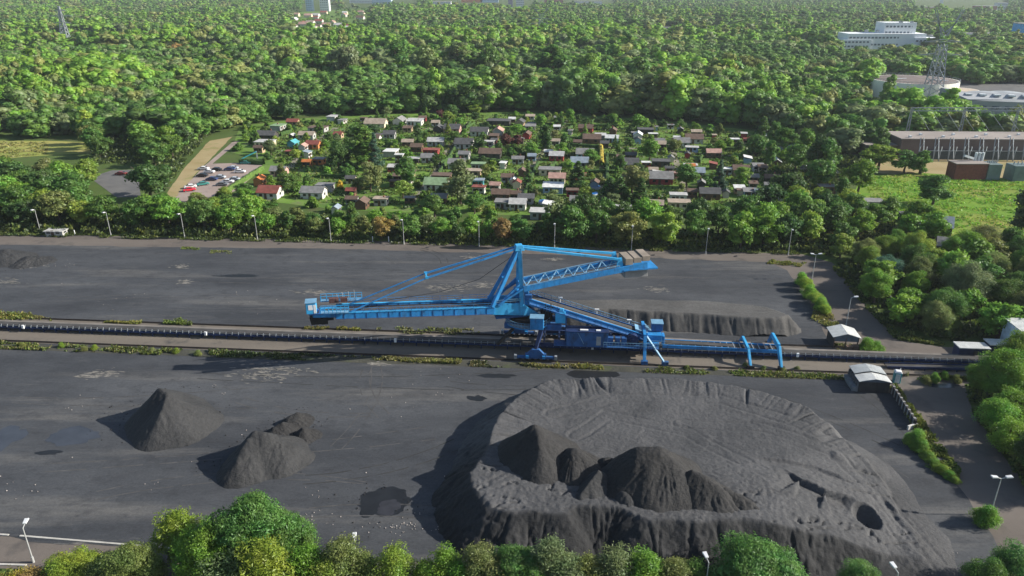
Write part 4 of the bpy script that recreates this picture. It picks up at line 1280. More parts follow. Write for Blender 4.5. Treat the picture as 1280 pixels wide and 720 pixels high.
TINT = {
    'deep green': (0.046, 0.100, 0.023), 'mid green': (0.070, 0.151, 0.028), 'fresh green': (0.109, 0.224, 0.028), 'yellow-green': (.120*1.28, .185*1.28, .026*1.28), 'unused green': (0.198, 0.275, 0.032),
    'olive green': (0.134, 0.173, 0.051), 'grey-green': (0.109, 0.160, 0.064), 'blue-green': (0.045, 0.096, 0.058), 'copper red': (0.096, 0.041, 0.036),
    'rusty green': (0.218, 0.160, 0.051), 'golden yellow': (0.384, 0.333, 0.038), 'vivid green': (0.077, 0.211, 0.036)}
TINT = {k: (v[0] * 1.36, v[1] * 1.30, v[2] * 1.27) for k, v in TINT.items()}
TINT['vivid green'] = (.115, .235, .05)
TREES = []
def tree(p, R, H, colour, form='round', place='', group='', noun=None, rz=None, name=None, var=None, seed=None):
    opts = [k for k in PROTO if k[0] == form]
    key = opts[(seed if seed is not None else random.randrange(99)) % len(opts)]
    cm, tm, r0, h0 = PROTO[key]
    nouns = {'round': 'broadleaf tree', 'layer': 'spreading tree', 'tall': 'narrow upright tree', 'cone': 'conifer', 'bush': 'bush', 'near': 'broadleaf tree', 'nearlayer': 'feathery spreading tree', 'nearloose': 'loose-crowned tree', 'nearbush': 'bush'}
    cat = 'bush' if 'bush' in form else 'tree'
    nm = name or {'cone': 'conifer_tree', 'bush': 'bush', 'nearbush': 'bush'}.get(form, 'broadleaf_tree')
    o = root(nm, (p.x, p.y, p.z), None, cat, group, rz if rz is not None else random.uniform(0, 6.28), (R / r0, R / r0, H / h0))
    c = bpy.data.objects.new('crown', cm); COL.objects.link(c); c.parent = o
    t = bpy.data.objects.new('trunk', tm); COL.objects.link(t); t.parent = o
    k = TINT[colour]
    v = 1 + random.uniform(-.18, .18) if var is None else var
    c.color = (k[0] * v * random.uniform(.9, 1.12), k[1] * v, k[2] * v * random.uniform(.85, 1.15), 1)
    sx, sy = pr(p.x, p.y, p.z + H * .6)
    TREES.append(dict(o=o, x=sx, y=sy, R=R, H=H, colour=colour, noun=noun or nouns[form], place=place, cat=cat, p=p))
    return o

# ---- trees and bushes beside the camera-side road
FGP = 'beside the near road'
GF = 'trees beside the near road'
def fg(px, py, R, H, colour, form, noun=None, seed=0, hc=.6):
    if px != 315: R *= 1.42; H *= 1.12
    p = g(px, py + 2, H * hc); p.z = 0
    return tree(p, R, H, colour, form, FGP, GF, noun, seed=seed, var=1.0)
fg(315, 662, 5.4, 11.5, 'vivid green', 'nearlayer')
fg(255, 690, 3.8, 8.5, 'fresh green', 'near', seed=0)
fg(222, 668, 2.6, 7.0, 'yellow-green', 'nearloose')
fg(172, 706, 3.2, 6.2, 'olive green', 'near', seed=1)
fg(95, 714, 3.6, 4.6, 'yellow-green', 'near', seed=0)
fg(40, 722, 2.6, 3.6, 'rusty green', 'nearbush', seed=1)
fg(18, 728, 2.2, 3.0, 'golden yellow', 'nearbush', seed=0)
fg(330, 712, 3.0, 8.0, 'yellow-green', 'nearloose')
fg(385, 708, 2.4, 5.6, 'fresh green', 'nearloose')
fg(356, 672, 3.0, 7.5, 'mid green', 'near', seed=1)
fg(428, 700, 2.4, 6.4, 'olive green', 'nearloose')
fg(455, 712, 1.7, 4.6, 'olive green', 'nearloose')
fg(492, 706, 2.0, 5.6, 'yellow-green', 'nearloose')
fg(528, 716, 1.7, 4.2, 'yellow-green', 'nearbush', seed=0)
fg(556, 706, 1.9, 5.0, 'fresh green', 'nearloose', seed=0)
fg(598, 704, 2.0, 5.8, 'olive green', 'nearloose')
fg(645, 708, 2.5, 5.4, 'vivid green', 'nearlayer', seed=1)
fg(688, 702, 2.3, 6.6, 'grey-green', 'nearloose')
fg(735, 714, 1.8, 4.6, 'olive green', 'nearloose')
fg(768, 708, 2.3, 5.4, 'grey-green', 'nearloose')
fg(806, 712, 2.3, 5.0, 'fresh green', 'nearloose', seed=0)
fg(842, 716, 1.9, 4.4, 'olive green', 'nearloose', seed=1)
fg(872, 717, 1.9, 4.2, 'mid green', 'nearbush', seed=1)
fg(950, 712, 4.1, 6.6, 'vivid green', 'nearlayer', seed=0)
fg(905, 722, 1.8, 4.0, 'mid green', 'nearbush', seed=0)
fg(1080, 722, 2.2, 4.6, 'vivid green', 'near', seed=1)
fg(1238, 722, 2.6, 4.6, 'mid green', 'near', seed=0)
fg(1276, 708, 2.6, 5.2, 'vivid green', 'near', seed=1)
fg(130, 716, 2.6, 4.6, 'olive green', 'nearbush', seed=1)
fg(285, 716, 3.0, 6.6, 'grey-green', 'nearloose', seed=2)
fg(408, 716, 2.2, 5.0, 'yellow-green', 'nearloose', seed=1)
fg(575, 718, 2.2, 4.4, 'fresh green', 'nearbush', seed=0)
fg(620, 718, 2.2, 4.6, 'olive green', 'nearloose', seed=2)
fg(665, 720, 2.2, 4.2, 'fresh green', 'nearbush', seed=1)
fg(715, 718, 2.2, 4.6, 'grey-green', 'nearloose', seed=1)
# lone bush by the double lamp and the growth along the low wall
tree(g(1230, 655), 2.0, 3.3, 'fresh green', 'nearbush', 'beside the double lamp on the lower road', 'bushes along the lower road', seed=0, var=1)
tree(g(1142, 556), 2.1, 3.0, 'fresh green', 'nearbush', 'at the end of the low wall', 'bushes along the lower road', seed=1, var=1.15)
tree(g(1150, 565), 1.8, 2.2, 'fresh green', 'nearbush', 'just below the bush ending the low wall', 'bushes along the lower road', seed=0, var=.95)
for k, (px, py, r, h) in enumerate([(1160, 575, 1.5, 1.4), (1168, 583, 1.5, 1.3), (1176, 590, 1.4, 1.3), (1186, 597, 1.3, 1.1), (1193, 602, 1.0, .9)]):
    tree(g(px, py), r, h, ('yellow-green', 'fresh green')[k % 2], 'nearbush', 'in the strip below the low wall', 'bushes along the lower road', seed=k, var=.95)
for k, (px, py, r, h) in enumerate([(1002, 356, 2.2, 3.4), (1006, 364, 2.3, 3.4), (1012, 372, 2.3, 3.2), (1019, 381, 2.4, 3.2), (1026, 388, 2.2, 3.3), (1031, 394, 1.6, 2.6)]):
    tree(g(px, py), r, h, ('fresh green', 'yellow-green', 'fresh green', 'yellow-green', 'fresh green', 'yellow-green')[k], ('nearbush', 'near')[k % 2], 'in the hedge dividing yard and upper road', 'bushes dividing yard and upper road', 'bush', seed=k, var=1.35)
tree(g(1084, 438), 2.3, 2.9, 'fresh green', 'nearbush', 'beside the open gabled shed', 'bushes by the conveyor', seed=0, var=1.1)
tree(g(1096, 439), 1.8, 2.2, 'fresh green', 'nearbush', 'near the open gabled shed', 'bushes by the conveyor', seed=1, var=1.0)
for k, (px, py) in enumerate([(1168, 478), (1158, 480), (1180, 474), (1195, 478)]):
    tree(g(px, py), 1.1, 1.6 + .5 * (k == 0), ('fresh green', 'olive green')[k % 2], 'nearbush', 'behind the lower road by the conveyor end', 'bushes by the conveyor', seed=k)
for k, (px, py) in enumerate([(893, 462), (932, 458), (954, 462), (996, 462), (978, 464), (858, 461)]):
    tree(g(px, py), .75, .8, 'olive green', 'nearbush', 'on the weedy strip by the portal legs', 'small bushes on the weedy strip', seed=k)
for k, (px, py) in enumerate([(106, 438), (118, 437), (190, 441), (220, 441), (248, 444), (78, 434), (30, 434)]):
    tree(g(px, py), .95, 1.1, ('olive green', 'yellow-green')[k % 2], 'nearbush', 'on the weedy strip before the conveyor', 'small bushes on the weedy strip', seed=k)

# ---- generic filling of a region given as a pixel polygon on the ground
PLACED = []
def fill(poly, spacing, Rr, Hr, pal, forms, place, group, n_max=999, seed=1, avoid=()):
    rng = random.Random(seed)
    pts = [g(*p) for p in poly]
    x0, x1 = min(p.x for p in pts), max(p.x for p in pts); y0, y1 = min(p.y for p in pts), max(p.y for p in pts)
    wp = [(p.x, p.y) for p in pts]
    n = 0
    for _ in range(int((x1 - x0) * (y1 - y0) / spacing ** 2 * 14)):
        if n >= n_max: break
        x, y = rng.uniform(x0, x1), rng.uniform(y0, y1)
        if not inpoly(np.array([x]), np.array([y]), wp)[0]: continue
        if any((x - a) ** 2 + (y - b) ** 2 < (spacing if c is None else c) ** 2 for a, b, c in PLACED): continue
        px, py = pr(x, y)
        if any(inpoly(np.array([px]), np.array([py]), a)[0] for a in avoid): continue
        PLACED.append((x, y, None if spacing > 4 else spacing))
        k = rng.uniform(0, 1) ** 1.3
        R = Rr[0] + (Rr[1] - Rr[0]) * k
        f = rng.choice(forms)
        H = Hr[0] + (Hr[1] - Hr[0]) * (k * .7 + .3 * rng.random())
        if f in ('tall', 'cone'): R *= .6; H *= 1.12
        random.seed(rng.randrange(10 ** 6))
        tree(Vector((x, y, 0)), R, H, rng.choice(pal), f, place, group)
        n += 1
    return n

def spot(px, py, R, H, colour, form, place, group, noun=None, var=None):
    """one tree whose foot stands at the given ground pixel"""
    p = g(px, py)
    PLACED.append((p.x, p.y, None))
    return tree(p, R, H, colour, form, place, group, noun, var=var)

PAL = ['deep green', 'mid green', 'mid green', 'fresh green', 'fresh green', 'mid green', 'mid green', 'olive green']
PALB = ['mid green', 'fresh green', 'fresh green', 'yellow-green', 'mid green', 'olive green']
GA, PA_ = 'trees lining the far edge of the yard', 'lining the far edge of the yard'
# marked individuals first
spot(190, 250, 8.0, 14, 'deep green', 'round', 'between the asphalt lot and the sandy bank', 'trees around the parking lot', 'big broadleaf tree')
spot(112, 172, 4.2, 13, 'yellow-green', 'tall', 'beside the dry meadow', 'trees of the left wood', var=1.5)
spot(178, 178, 4.6, 9, 'yellow-green', 'round', 'beside the dry meadow end', 'trees of the left wood')
spot(110, 232, 6.0, 10, 'yellow-green', 'round', 'between dry meadow and asphalt lot', 'trees of the left wood', var=.85)
spot(275, 160, 5.5, 13, 'fresh green', 'tall', 'at the top of the sandy bank', 'trees of the left wood', var=1.1)
spot(455, 206, 6.5, 16, 'mid green', 'tall', 'rising in the middle of the garden colony', 'trees in the garden colony')
spot(470, 212, 4.0, 15, 'blue-green', 'cone', 'beside the tallest garden tree', 'trees in the garden colony')
spot(424, 212, 4.5, 12, 'deep green', 'round', 'in front of the tallest garden tree', 'trees in the garden colony')
spot(575, 255, 5.0, 15, 'grey-green', 'tall', 'standing by the green-roofed house', 'trees in the garden colony', 'birch-like tree')
spot(464, 240, 5.0, 11, 'olive green', 'round', 'near the golden yellow bush', 'trees in the garden colony')
spot(508, 233, 5.5, 11, 'mid green', 'round', 'left of the diagonal garden path', 'trees in the garden colony')
spot(722, 238, 4.6, 11, 'deep green', 'cone', 'beside the pale-roofed cabins', 'trees in the garden colony', 'dark conifer')
spot(682, 190, 3.4, 13, 'deep green', 'tall', 'beside the diagonal path in the upper gardens', 'trees in the garden colony')
spot(790, 242, 6.0, 10, 'olive green', 'round', 'in the middle of the right-hand plots', 'trees in the garden colony')
spot(775, 252, 3.8, 9, 'deep green', 'cone', 'in the dark conifer hedge of the gardens', 'trees in the garden colony')
spot(800, 254, 3.8, 9, 'deep green', 'cone', 'in the dark conifer hedge of the gardens', 'trees in the garden colony')
spot(762, 250, 3.4, 8, 'deep green', 'cone', 'in the dark conifer hedge of the gardens', 'trees in the garden colony')
spot(812, 200, 5.0, 9, 'fresh green', 'round', 'amid the upper right garden plots', 'trees in the garden colony')
spot(858, 235, 5.0, 9, 'mid green', 'round', 'beside the house with the long grey roof', 'trees in the garden colony')
spot(898, 240, 3.0, 12, 'blue-green', 'cone', 'beside the low dark-roofed house', 'trees in the garden colony', 'blue spruce')
spot(633, 185, 3.6, 6.5, 'copper red', 'round', 'in the middle of the garden plots', 'trees in the garden colony', 'copper-leaved tree', var=1)
spot(648, 183, 3.2, 6, 'copper red', 'round', 'beside the other copper-leaved tree', 'trees in the garden colony', 'copper-leaved tree', var=.8)
spot(550, 150, 2.6, 6, 'copper red', 'round', 'at the forest edge behind the gardens', 'trees in the garden colony', 'copper-leaved tree', var=1.1)
spot(425, 236, 1.6, 3.6, 'golden yellow', 'bush', 'amid the lower garden plots', 'bushes in the gardens', var=1.1)
spot(1165, 257, 6.0, 10.5, 'mid green', 'round', 'standing alone on the green meadow', 'trees around the green meadow', 'lone tree', var=1.05)
spot(1290, 305, 8.0, 18, 'grey-green', 'round', 'at the right end of the green meadow', 'trees around the green meadow', 'big dark tree', var=.6)
spot(1098, 212, 8.0, 11, 'yellow-green', 'round', 'before the substation hall', 'trees around the green meadow', var=.85)
spot(1130, 216, 6, 9, 'mid green', 'round', 'before the substation hall', 'trees around the green meadow')
spot(1150, 217, 4, 9, 'mid green', 'tall', 'before the substation hall', 'trees around the green meadow')
spot(1072, 240, 6, 12, 'fresh green', 'round', 'at the upper corner of the green meadow', 'trees around the green meadow')
spot(1030, 228, 5, 18, 'mid green', 'tall', 'left of the green meadow', 'trees around the green meadow', 'tall poplar')
spot(1018, 225, 4.5, 17, 'deep green', 'tall', 'left of the green meadow', 'trees around the green meadow', 'tall poplar')
spot(985, 258, 6.0, 13, 'deep green', 'round', 'left of the red-fronted cabin', 'trees around the green meadow')
spot(1050, 258, 3, 10, 'mid green', 'tall', 'right of the red-fronted cabin', 'trees around the green meadow')
spot(477, 300, 3.4, 8, 'rusty green', 'round', PA_, GA)
spot(629, 303, 3.6, 8, 'rusty green', 'round', PA_, GA)
spot(1050, 322, 3.2, 7, 'yellow-green', 'round', 'at the corner of the upper road', 'trees of the right-hand grove', var=.95)
spot(1242, 500, 5.5, 10, 'fresh green', 'near', 'hanging over the lower road', 'trees of the right-hand grove', 'large bright tree', var=1.0)
spot(1268, 470, 4.5, 9, 'yellow-green', 'near', 'over the lower road by the white-roofed huts', 'trees of the right-hand grove', var=.85)
spot(1222, 487, 3.2, 5.5, 'fresh green', 'near', 'over the lower road', 'trees of the right-hand grove')
spot(1200, 382, 6.2, 10.5, 'grey-green', 'near', 'in the middle of the right-hand grove', 'trees of the right-hand grove', 'big silvery tree', var=1.1)
spot(1105, 355, 5.0, 8, 'blue-green', 'near', 'on the corner of the right-hand grove', 'trees of the right-hand grove', var=1.3)

for k, (px, py, R, H, c_) in enumerate(((362, 101, 8.5, 24, 'olive green'), (398, 103, 7.5, 22, 'mid green'), (436, 106, 9.5, 26, 'grey-green'), (497, 100, 8.5, 24, 'mid green'), (536, 104, 8, 23, 'olive green'), (574, 100, 9, 25, 'grey-green'), (612, 103, 8.5, 24, 'mid green'), (690, 104, 11, 25, 'mid green'), (735, 110, 7.5, 20, 'fresh green'), (790, 136, 9, 17, 'grey-green'), (850, 132, 8, 16, 'fresh green'), (930, 100, 8, 17, 'olive green'))):
    spot(px, py, R * 1.25, H * 1.18, c_, ('round', 'tall')[k % 2 if H > 20 else 0], 'in the forest behind the gardens', 'tall trees of the forest behind the gardens', 'towering broadleaf tree', var=1.05)
# rows along the far edge of the yard
EDGE = [(-30, 292), (0, 292), (330, 296), (420, 300), (560, 303.5), (640, 305), (1000, 315), (1000, 303), (640, 292), (420, 288), (330, 284), (0, 280), (-30, 280)]
LOW = [[(108, 240), (182, 240), (182, 279), (108, 279)], [(182, 240), (345, 240), (345, 281), (182, 281)]]
fill([(-60, 288), (330, 293), (330, 264), (200, 262), (-60, 262)], 7.0, (4.2, 6.4), (8.5, 11.5), PAL + ['yellow-green', 'fresh green'], ['round', 'round', 'round', 'layer'], PA_, GA, 38, 5, LOW)
fill([(182, 280), (345, 284), (345, 262), (182, 262)], 5.2, (2.8, 4.2), (4.5, 6.5), PALB, ['round', 'layer'], PA_, GA, 16, 25)
fill([(330, 294), (560, 302), (690, 306), (690, 293), (560, 288), (330, 280)], 5.2, (3.0, 4.6), (5.5, 8.2), PAL + ['fresh green', 'olive green'], ['round', 'round', 'layer', 'tall'], PA_, GA, 38, 6)
fill([(690, 306), (1010, 315), (1010, 292), (690, 288)], 6.4, (4.4, 6.0), (10, 12.5), PALB + ['mid green', 'deep green'], ['round', 'round', 'layer'], PA_, GA, 34, 7)
# right-hand grove
fill([(1046, 324), (1100, 318), (1190, 316), (1310, 322), (1310, 424), (1192, 426), (1132, 422), (1092, 384), (1068, 352)], 6.0, (3.6, 5.4), (7, 10), PALB + ['fresh green', 'mid green', 'olive green', 'fresh green', 'deep green'], ['near', 'near', 'round', 'near'], 'in the right-hand grove', 'trees of the right-hand grove', 38, 8)
fill([(1228, 500), (1310, 486), (1310, 640), (1282, 606), (1240, 545)], 4.6, (2.6, 4.4), (5, 8), PALB + PAL, ['near', 'near', 'nearloose'], 'beside the lower road on the right', 'trees of the right-hand grove', 16, 9)
# left wood
fill([(-60, 288), (106, 288), (106, 236), (60, 230), (-60, 234)], 8.0, (5, 7.5), (9.5, 12), PAL + ['yellow-green'], ['round', 'round', 'layer'], 'between the dry meadow and the yard', 'trees of the left wood', 26, 10)
fill([(120, 206), (185, 206), (205, 240), (258, 172), (280, 160), (200, 160), (110, 182)], 8.5, (5, 7.5), (10, 14), PAL + ['fresh green'], ['round', 'round', 'layer'], 'left of the sandy bank', 'trees of the left wood', 16, 11)
fill([(205, 262), (330, 262), (330, 246), (300, 242), (250, 252)], 6.5, (2.6, 3.6), (3.5, 5), PALB, ['round', 'layer'], 'below the parking lot', 'trees around the parking lot', 8, 12)
# between gardens and meadow
fill([(930, 262), (1010, 262), (1080, 270), (1150, 292), (1180, 312), (1050, 318), (1015, 310), (1000, 292)], 7.0, (4, 6), (8, 12), PALB + PAL, ['round', 'round', 'layer'], 'between the yard corner and the green meadow', 'trees around the green meadow', 20, 13)
fill([(940, 172), (1000, 190), (1090, 200), (1060, 236), (1010, 240), (940, 215)], 8.5, (4.5, 6.5), (9, 14), PAL, ['round', 'tall', 'layer'], 'right of the garden colony', 'trees around the green meadow', 10, 14)

# ================================================================== GARDEN COLONY AND OTHER BUILDINGS
PAINT = mat_objcol('weathered wall paint', .8, .15, .9)
ROOFM = mat_objcol('weathered roofing', .85, .25, .7)
RC = {'grey': (.20, .20, .20), 'dark grey': (.085, .087, .09), 'pale grey': (.42, .42, .41), 'red': (.22, .07, .055), 'brown': (.13, .09, .07), 'beige': (.34, .28, .22), 'white': (.58, .59, .58),
      'green': (.20, .30, .17), 'pinkish': (.40, .25, .21), 'blue-grey': (.22, .27, .32), 'orange': (.48, .16, .05), 'turquoise': (.08, .32, .36)}
WC = {'white': (.52, .51, .48), 'cream': (.60, .52, .38), 'grey': (.35, .35, .34), 'brown': (.13, .075, .045), 'red': (.33, .05, .05), 'blue': (.25, .36, .48), 'orange': (.50, .20, .07), 'turquoise': (.10, .34, .40), 'dark': (.06, .055, .05), 'pink': (.50, .30, .26), 'tan': (.38, .28, .18)}
HOUSES = []
def house(px, py, w_, rc, wc, roof='gable', d=None, rz=None, hh=2.4, cat='cabin', name='garden_cabin', place='in the garden colony', group='cabins in the garden colony', noun=None, chimney=False):
    p = g(px, py, hh); p.z = 0
    rng = random.Random(int(px * 13 + py * 7))
    d = d or w_ * rng.uniform(.6, .85)
    rz = rz if rz is not None else rng.choice([-.08, -.2, 1.35, -.15, -.05, 1.45])
    o = root(name, p, None, cat, group, rz)
    b = MB()
    rise = min(w_, d) * (.30 if roof == 'gable' else 0)
    x, y = w_ / 2, d / 2
    vs = [(-x, -y, 0), (x, -y, 0), (x, y, 0), (-x, y, 0), (-x, -y, hh), (x, -y, hh), (x, y, hh), (-x, y, hh)]
    fs = [[0, 1, 5, 4], [2, 3, 7, 6]]
    if roof == 'gable':
        vs += [(-x, 0, hh + rise), (x, 0, hh + rise)]
        fs += [[1, 2, 6, 9, 5], [3, 0, 4, 8, 7]]
    else:
        fs += [[1, 2, 6, 5], [3, 0, 4, 7]]
    b.add(vs, fs)
    wo = b.build('wall', PAINT, o); wo.color = (*WC[wc], 1)
    b = MB(); e = .35; th_ = .14
    if roof == 'gable':
        sl = rise / y
        for sg in (-1, 1):
            b.slab([(-x - e, 0, hh + rise), (x + e, 0, hh + rise), (x + e, sg * (y + e), hh - sl * e), (-x - e, sg * (y + e), hh - sl * e)], (0, 0, th_))
    elif roof == 'shed':
        b.slab([(-x - e, -y - e, hh), (x + e, -y - e, hh), (x + e, y + e, hh + .6), (-x - e, y + e, hh + .6)], (0, 0, th_))
    else:
        b.box((0, 0, hh + .1), (w_ + 2 * e, d + 2 * e, .2))
    ro = b.build('roof', ROOFM, o); ro.color = (*RC[rc], 1)
    if chimney or rng.random() < .25:
        b = MB(); b.box((x * .4, y * .3, hh + rise + .2), (.45, .45, 1.1)); b.build('chimney', mat('chimney brick', (.24, .1, .07), .9), ro)
    b = MB(); b.box((-x * .15, -y - .03, 1.0), (.9, .06, 2.0)); do = b.build('door', mat('cabin door', (.10, .06, .04), .6), o)
    for fx in (-.62, .45):
        b = MB(); b.box((x * fx, -y - .03, 1.45), (1.1, .06, .9)); b.build('window', GLASS, o)
    b = MB(); b.box((x + .03, 0, 1.45), (.06, 1.1, .9)); b.build('window', GLASS, o)
    sx, sy = pr(p.x, p.y, hh)
    HOUSES.append(dict(o=o, x=sx, y=sy, rc=rc, wc=wc, roof=roof, w=w_, noun=noun or 'cabin', place=place, p=p))
    PLACED.append((p.x, p.y, max(w_, d) * .62 + 1.5)); PLACED.append((p.x - .5, p.y - 5.0, max(w_, d) * .45 + 1.2))
    return o

# (zoom x, zoom y, zoom width, roof, wall, roof form): positions read off the photograph
A = [(185, 85, 60, 'red', 'tan', 'gable'), (110, 105, 70, 'green', 'grey', 'flat'), (55, 150, 100, 'dark grey', 'dark', 'gable'), (45, 185, 90, 'pale grey', 'cream', 'flat'), (15, 215, 50, 'brown', 'tan', 'gable'),
     (185, 190, 50, 'turquoise', 'turquoise', 'gable'), (255, 150, 80, 'beige', 'grey', 'gable'), (287, 196, 70, 'red', 'orange', 'gable'), (235, 207, 46, 'pinkish', 'white', 'gable'), (310, 115, 90, 'brown', 'grey', 'flat'),
     (258, 240, 40, 'blue-grey', 'white', 'shed'), (255, 285, 44, 'orange', 'orange', 'gable'), (315, 272, 56, 'grey', 'orange', 'flat'), (115, 327, 80, 'grey', 'pink', 'gable'), (18, 372, 60, 'orange', 'orange', 'gable'),
     (70, 432, 110, 'red', 'white', 'gable'), (288, 433, 120, 'grey', 'white', 'gable'), (345, 402, 84, 'grey', 'grey', 'flat'), (400, 515, 46, 'blue-grey', 'white', 'gable'), (530, 485, 70, 'brown', 'brown', 'gable'),
     (600, 92, 110, 'beige', 'cream', 'gable'), (718, 78, 70, 'grey', 'white', 'gable'), (795, 82, 80, 'pale grey', 'white', 'shed'), (585, 168, 76, 'brown', 'white', 'gable'), (668, 146, 60, 'dark grey', 'grey', 'gable'),
     (675, 232, 76, 'white', 'grey', 'flat'), (716, 252, 36, 'white', 'white', 'flat'), (900, 182, 84, 'pale grey', 'grey', 'gable'), (876, 226, 80, 'red', 'red', 'flat'), (866, 262, 80, 'grey', 'white', 'gable'),
     (805, 210, 60, 'brown', 'brown', 'gable'), (912, 116, 60, 'dark grey', 'dark', 'gable'), (982, 118, 84, 'dark grey', 'pink', 'gable'), (1042, 192, 94, 'dark grey', 'white', 'gable'), (1042, 246, 56, 'grey', 'grey', 'gable'),
     (1004, 290, 84, 'grey', 'white', 'gable'), (1085, 330, 86, 'beige', 'tan', 'flat'), (1110, 378, 60, 'blue-grey', 'turquoise', 'flat'), (1115, 412, 64, 'red', 'white', 'flat'), (905, 392, 124, 'green', 'white', 'gable'),
     (930, 352, 92, 'brown', 'brown', 'flat'), (874, 488, 60, 'blue-grey', 'grey', 'gable'), (1118, 132, 92, 'dark grey', 'white', 'gable'), (1215, 80, 120, 'dark grey', 'dark', 'flat'), (1212, 130, 70, 'pinkish', 'grey', 'gable'),
     (1172, 240, 112, 'brown', 'dark', 'gable'), (1112, 296, 70, 'green', 'grey', 'flat'), (1196, 400, 50, 'pinkish', 'white', 'gable'), (1226, 442, 92, 'brown', 'brown', 'gable'), (1242, 484, 92, 'grey', 'grey', 'flat'),
     (1258, 360, 62, 'brown', 'white', 'gable'), (1236, 292, 44, 'white', 'white', 'flat'), (762, 365, 34, 'grey', 'white', 'gable'), (1165, 186, 50, 'pale grey', 'grey', 'flat'), (480, 470, 60, 'brown', 'grey', 'gable'), (625, 470, 70, 'beige', 'grey', 'flat'), (385, 60, 60, 'pale grey', 'white', 'flat')]
B = [(225, 110, 34, 'white', 'white', 'gable'), (218, 182, 44, 'beige', 'white', 'gable'), (75, 147, 60, 'brown', 'red', 'gable'), (370, 116, 74, 'brown', 'red', 'gable'), (400, 168, 92, 'brown', 'brown', 'gable'), (442, 152, 70, 'pale grey', 'grey', 'flat'),
     (500, 166, 66, 'white', 'blue', 'gable'), (630, 150, 54, 'white', 'white', 'gable'), (668, 124, 80, 'dark grey', 'dark', 'flat'), (735, 196, 70, 'beige', 'brown', 'gable'), (848, 186, 80, 'grey', 'white', 'gable'), (910, 168, 90, 'brown', 'grey', 'gable'),
     (506, 128, 52, 'brown', 'brown', 'gable'), (224, 252, 74, 'pale grey', 'red', 'gable'), (365, 242, 90, 'grey', 'blue', 'gable'), (338, 284, 90, 'blue-grey', 'grey', 'gable'), (578, 292, 112, 'dark grey', 'grey', 'gable'), (190, 322, 112, 'grey', 'cream', 'flat'),
     (226, 362, 84, 'pinkish', 'cream', 'gable'), (206, 408, 104, 'white', 'blue', 'shed'), (302, 428, 60, 'brown', 'red', 'flat'), (330, 474, 80, 'grey', 'grey', 'gable'), (414, 388, 56, 'brown', 'blue', 'gable'), (152, 532, 124, 'pale grey', 'grey', 'flat'),
     (30, 490, 84, 'pale grey', 'white', 'gable'), (18, 444, 50, 'brown', 'tan', 'gable'), (8, 376, 40, 'white', 'cream', 'gable'), (552, 522, 86, 'pale grey', 'grey', 'shed'), (745, 362, 120, 'grey', 'red', 'gable'), (812, 342, 40, 'pinkish', 'pink', 'flat'),
     (892, 306, 40, 'orange', 'red', 'gable'), (922, 334, 80, 'blue-grey', 'grey', 'gable'), (832, 450, 84, 'pale grey', 'white', 'flat'), (836, 486, 110, 'beige', 'cream', 'flat'), (988, 438, 104, 'dark grey', 'brown', 'gable'), (902, 432, 40, 'brown', 'brown', 'gable'),
     (1008, 238, 74, 'pinkish', 'brown', 'gable'), (1144, 322, 84, 'brown', 'tan', 'gable'), (1078, 322, 40, 'white', 'white', 'flat'), (1244, 434, 60, 'blue-grey', 'grey', 'gable'), (745, 282, 90, 'dark grey', 'dark', 'flat'), (100, 256, 40, 'blue-grey', 'blue', 'gable'), (25, 388, 44, 'red', 'cream', 'gable'), (30, 270, 60, 'grey', 'grey', 'gable'), (50, 330, 50, 'brown', 'brown', 'gable')]
for L, x0, y0 in ((A, 320, 130), (B, 640, 130)):
    for zx, zy, zw, rc, wc, rf in L:
        px, py = x0 + zx / 4, y0 + zy / 4
        house(px, py, max(3.2, zw / 4 / pxm(py + 4) * .92), rc, wc, rf, rz=(-.12 if zw > 78 else None))
for zx, zy, zw, rc, wc, rf, pl in ((95, 140, 100, 'blue-grey', 'white', 'gable', 'right of the garden colony among dark trees'), (296, 328, 76, 'grey', 'brown', 'flat', 'left of the green meadow'), (276, 392, 60, 'brown', 'red', 'flat', 'in front of the flat cabin by the meadow'),
                                   (830, 512, 160, 'blue-grey', 'dark', 'gable', 'at the lower edge of the green meadow'), (930, 622, 150, 'grey', 'dark', 'gable', 'at the lower right edge of the green meadow'), (700, 468, 70, 'dark grey', 'dark', 'flat', 'at the lower edge of the green meadow'), (515, 402, 110, 'grey', 'grey', 'flat', 'at the corner of the green meadow')):
    px, py = 960 + zx / 4, 150 + zy / 4
    house(px, py, zw / 4 / pxm(py) * .95, rc, wc, rf, place=pl, group='sheds around the green meadow', rz=-.45 if zw > 140 else -.1, noun='shed')
house(70, 288, 5.2, 'pale grey', 'grey', 'flat', 2.6, -.05, 1.6, place='under the trees at the yard edge', noun='low shelter')
house(208, 256, 3.2, 'dark grey', 'grey', 'flat', 2.4, place='at the foot of the sandy bank', noun='hut')
rng = random.Random(5)
for k in range(26):                                       # the second colony far behind
    px, py = rng.uniform(366, 458), rng.uniform(14, 37)
    house(px, py, rng.uniform(9, 15), rng.choice(['red', 'pinkish', 'white', 'beige', 'brown', 'pale grey']), rng.choice(['white', 'cream', 'white']), 'gable', hh=4.5, place='in the distant colony', group='houses in the distant colony', noun='house', cat='house', name='distant_house')
for k, px in enumerate((54, 98, 132, 178, 190, 215, 222, 302, 308)):
    house(px, 46 + (k % 3), 16 + 3 * (k % 3), ('white', 'pale grey', 'beige')[k % 3], 'white', 'flat', 9, hh=4, place='in the far clearing', group='flat buildings in the far clearing', noun='flat building', cat='building', name='flat_building')

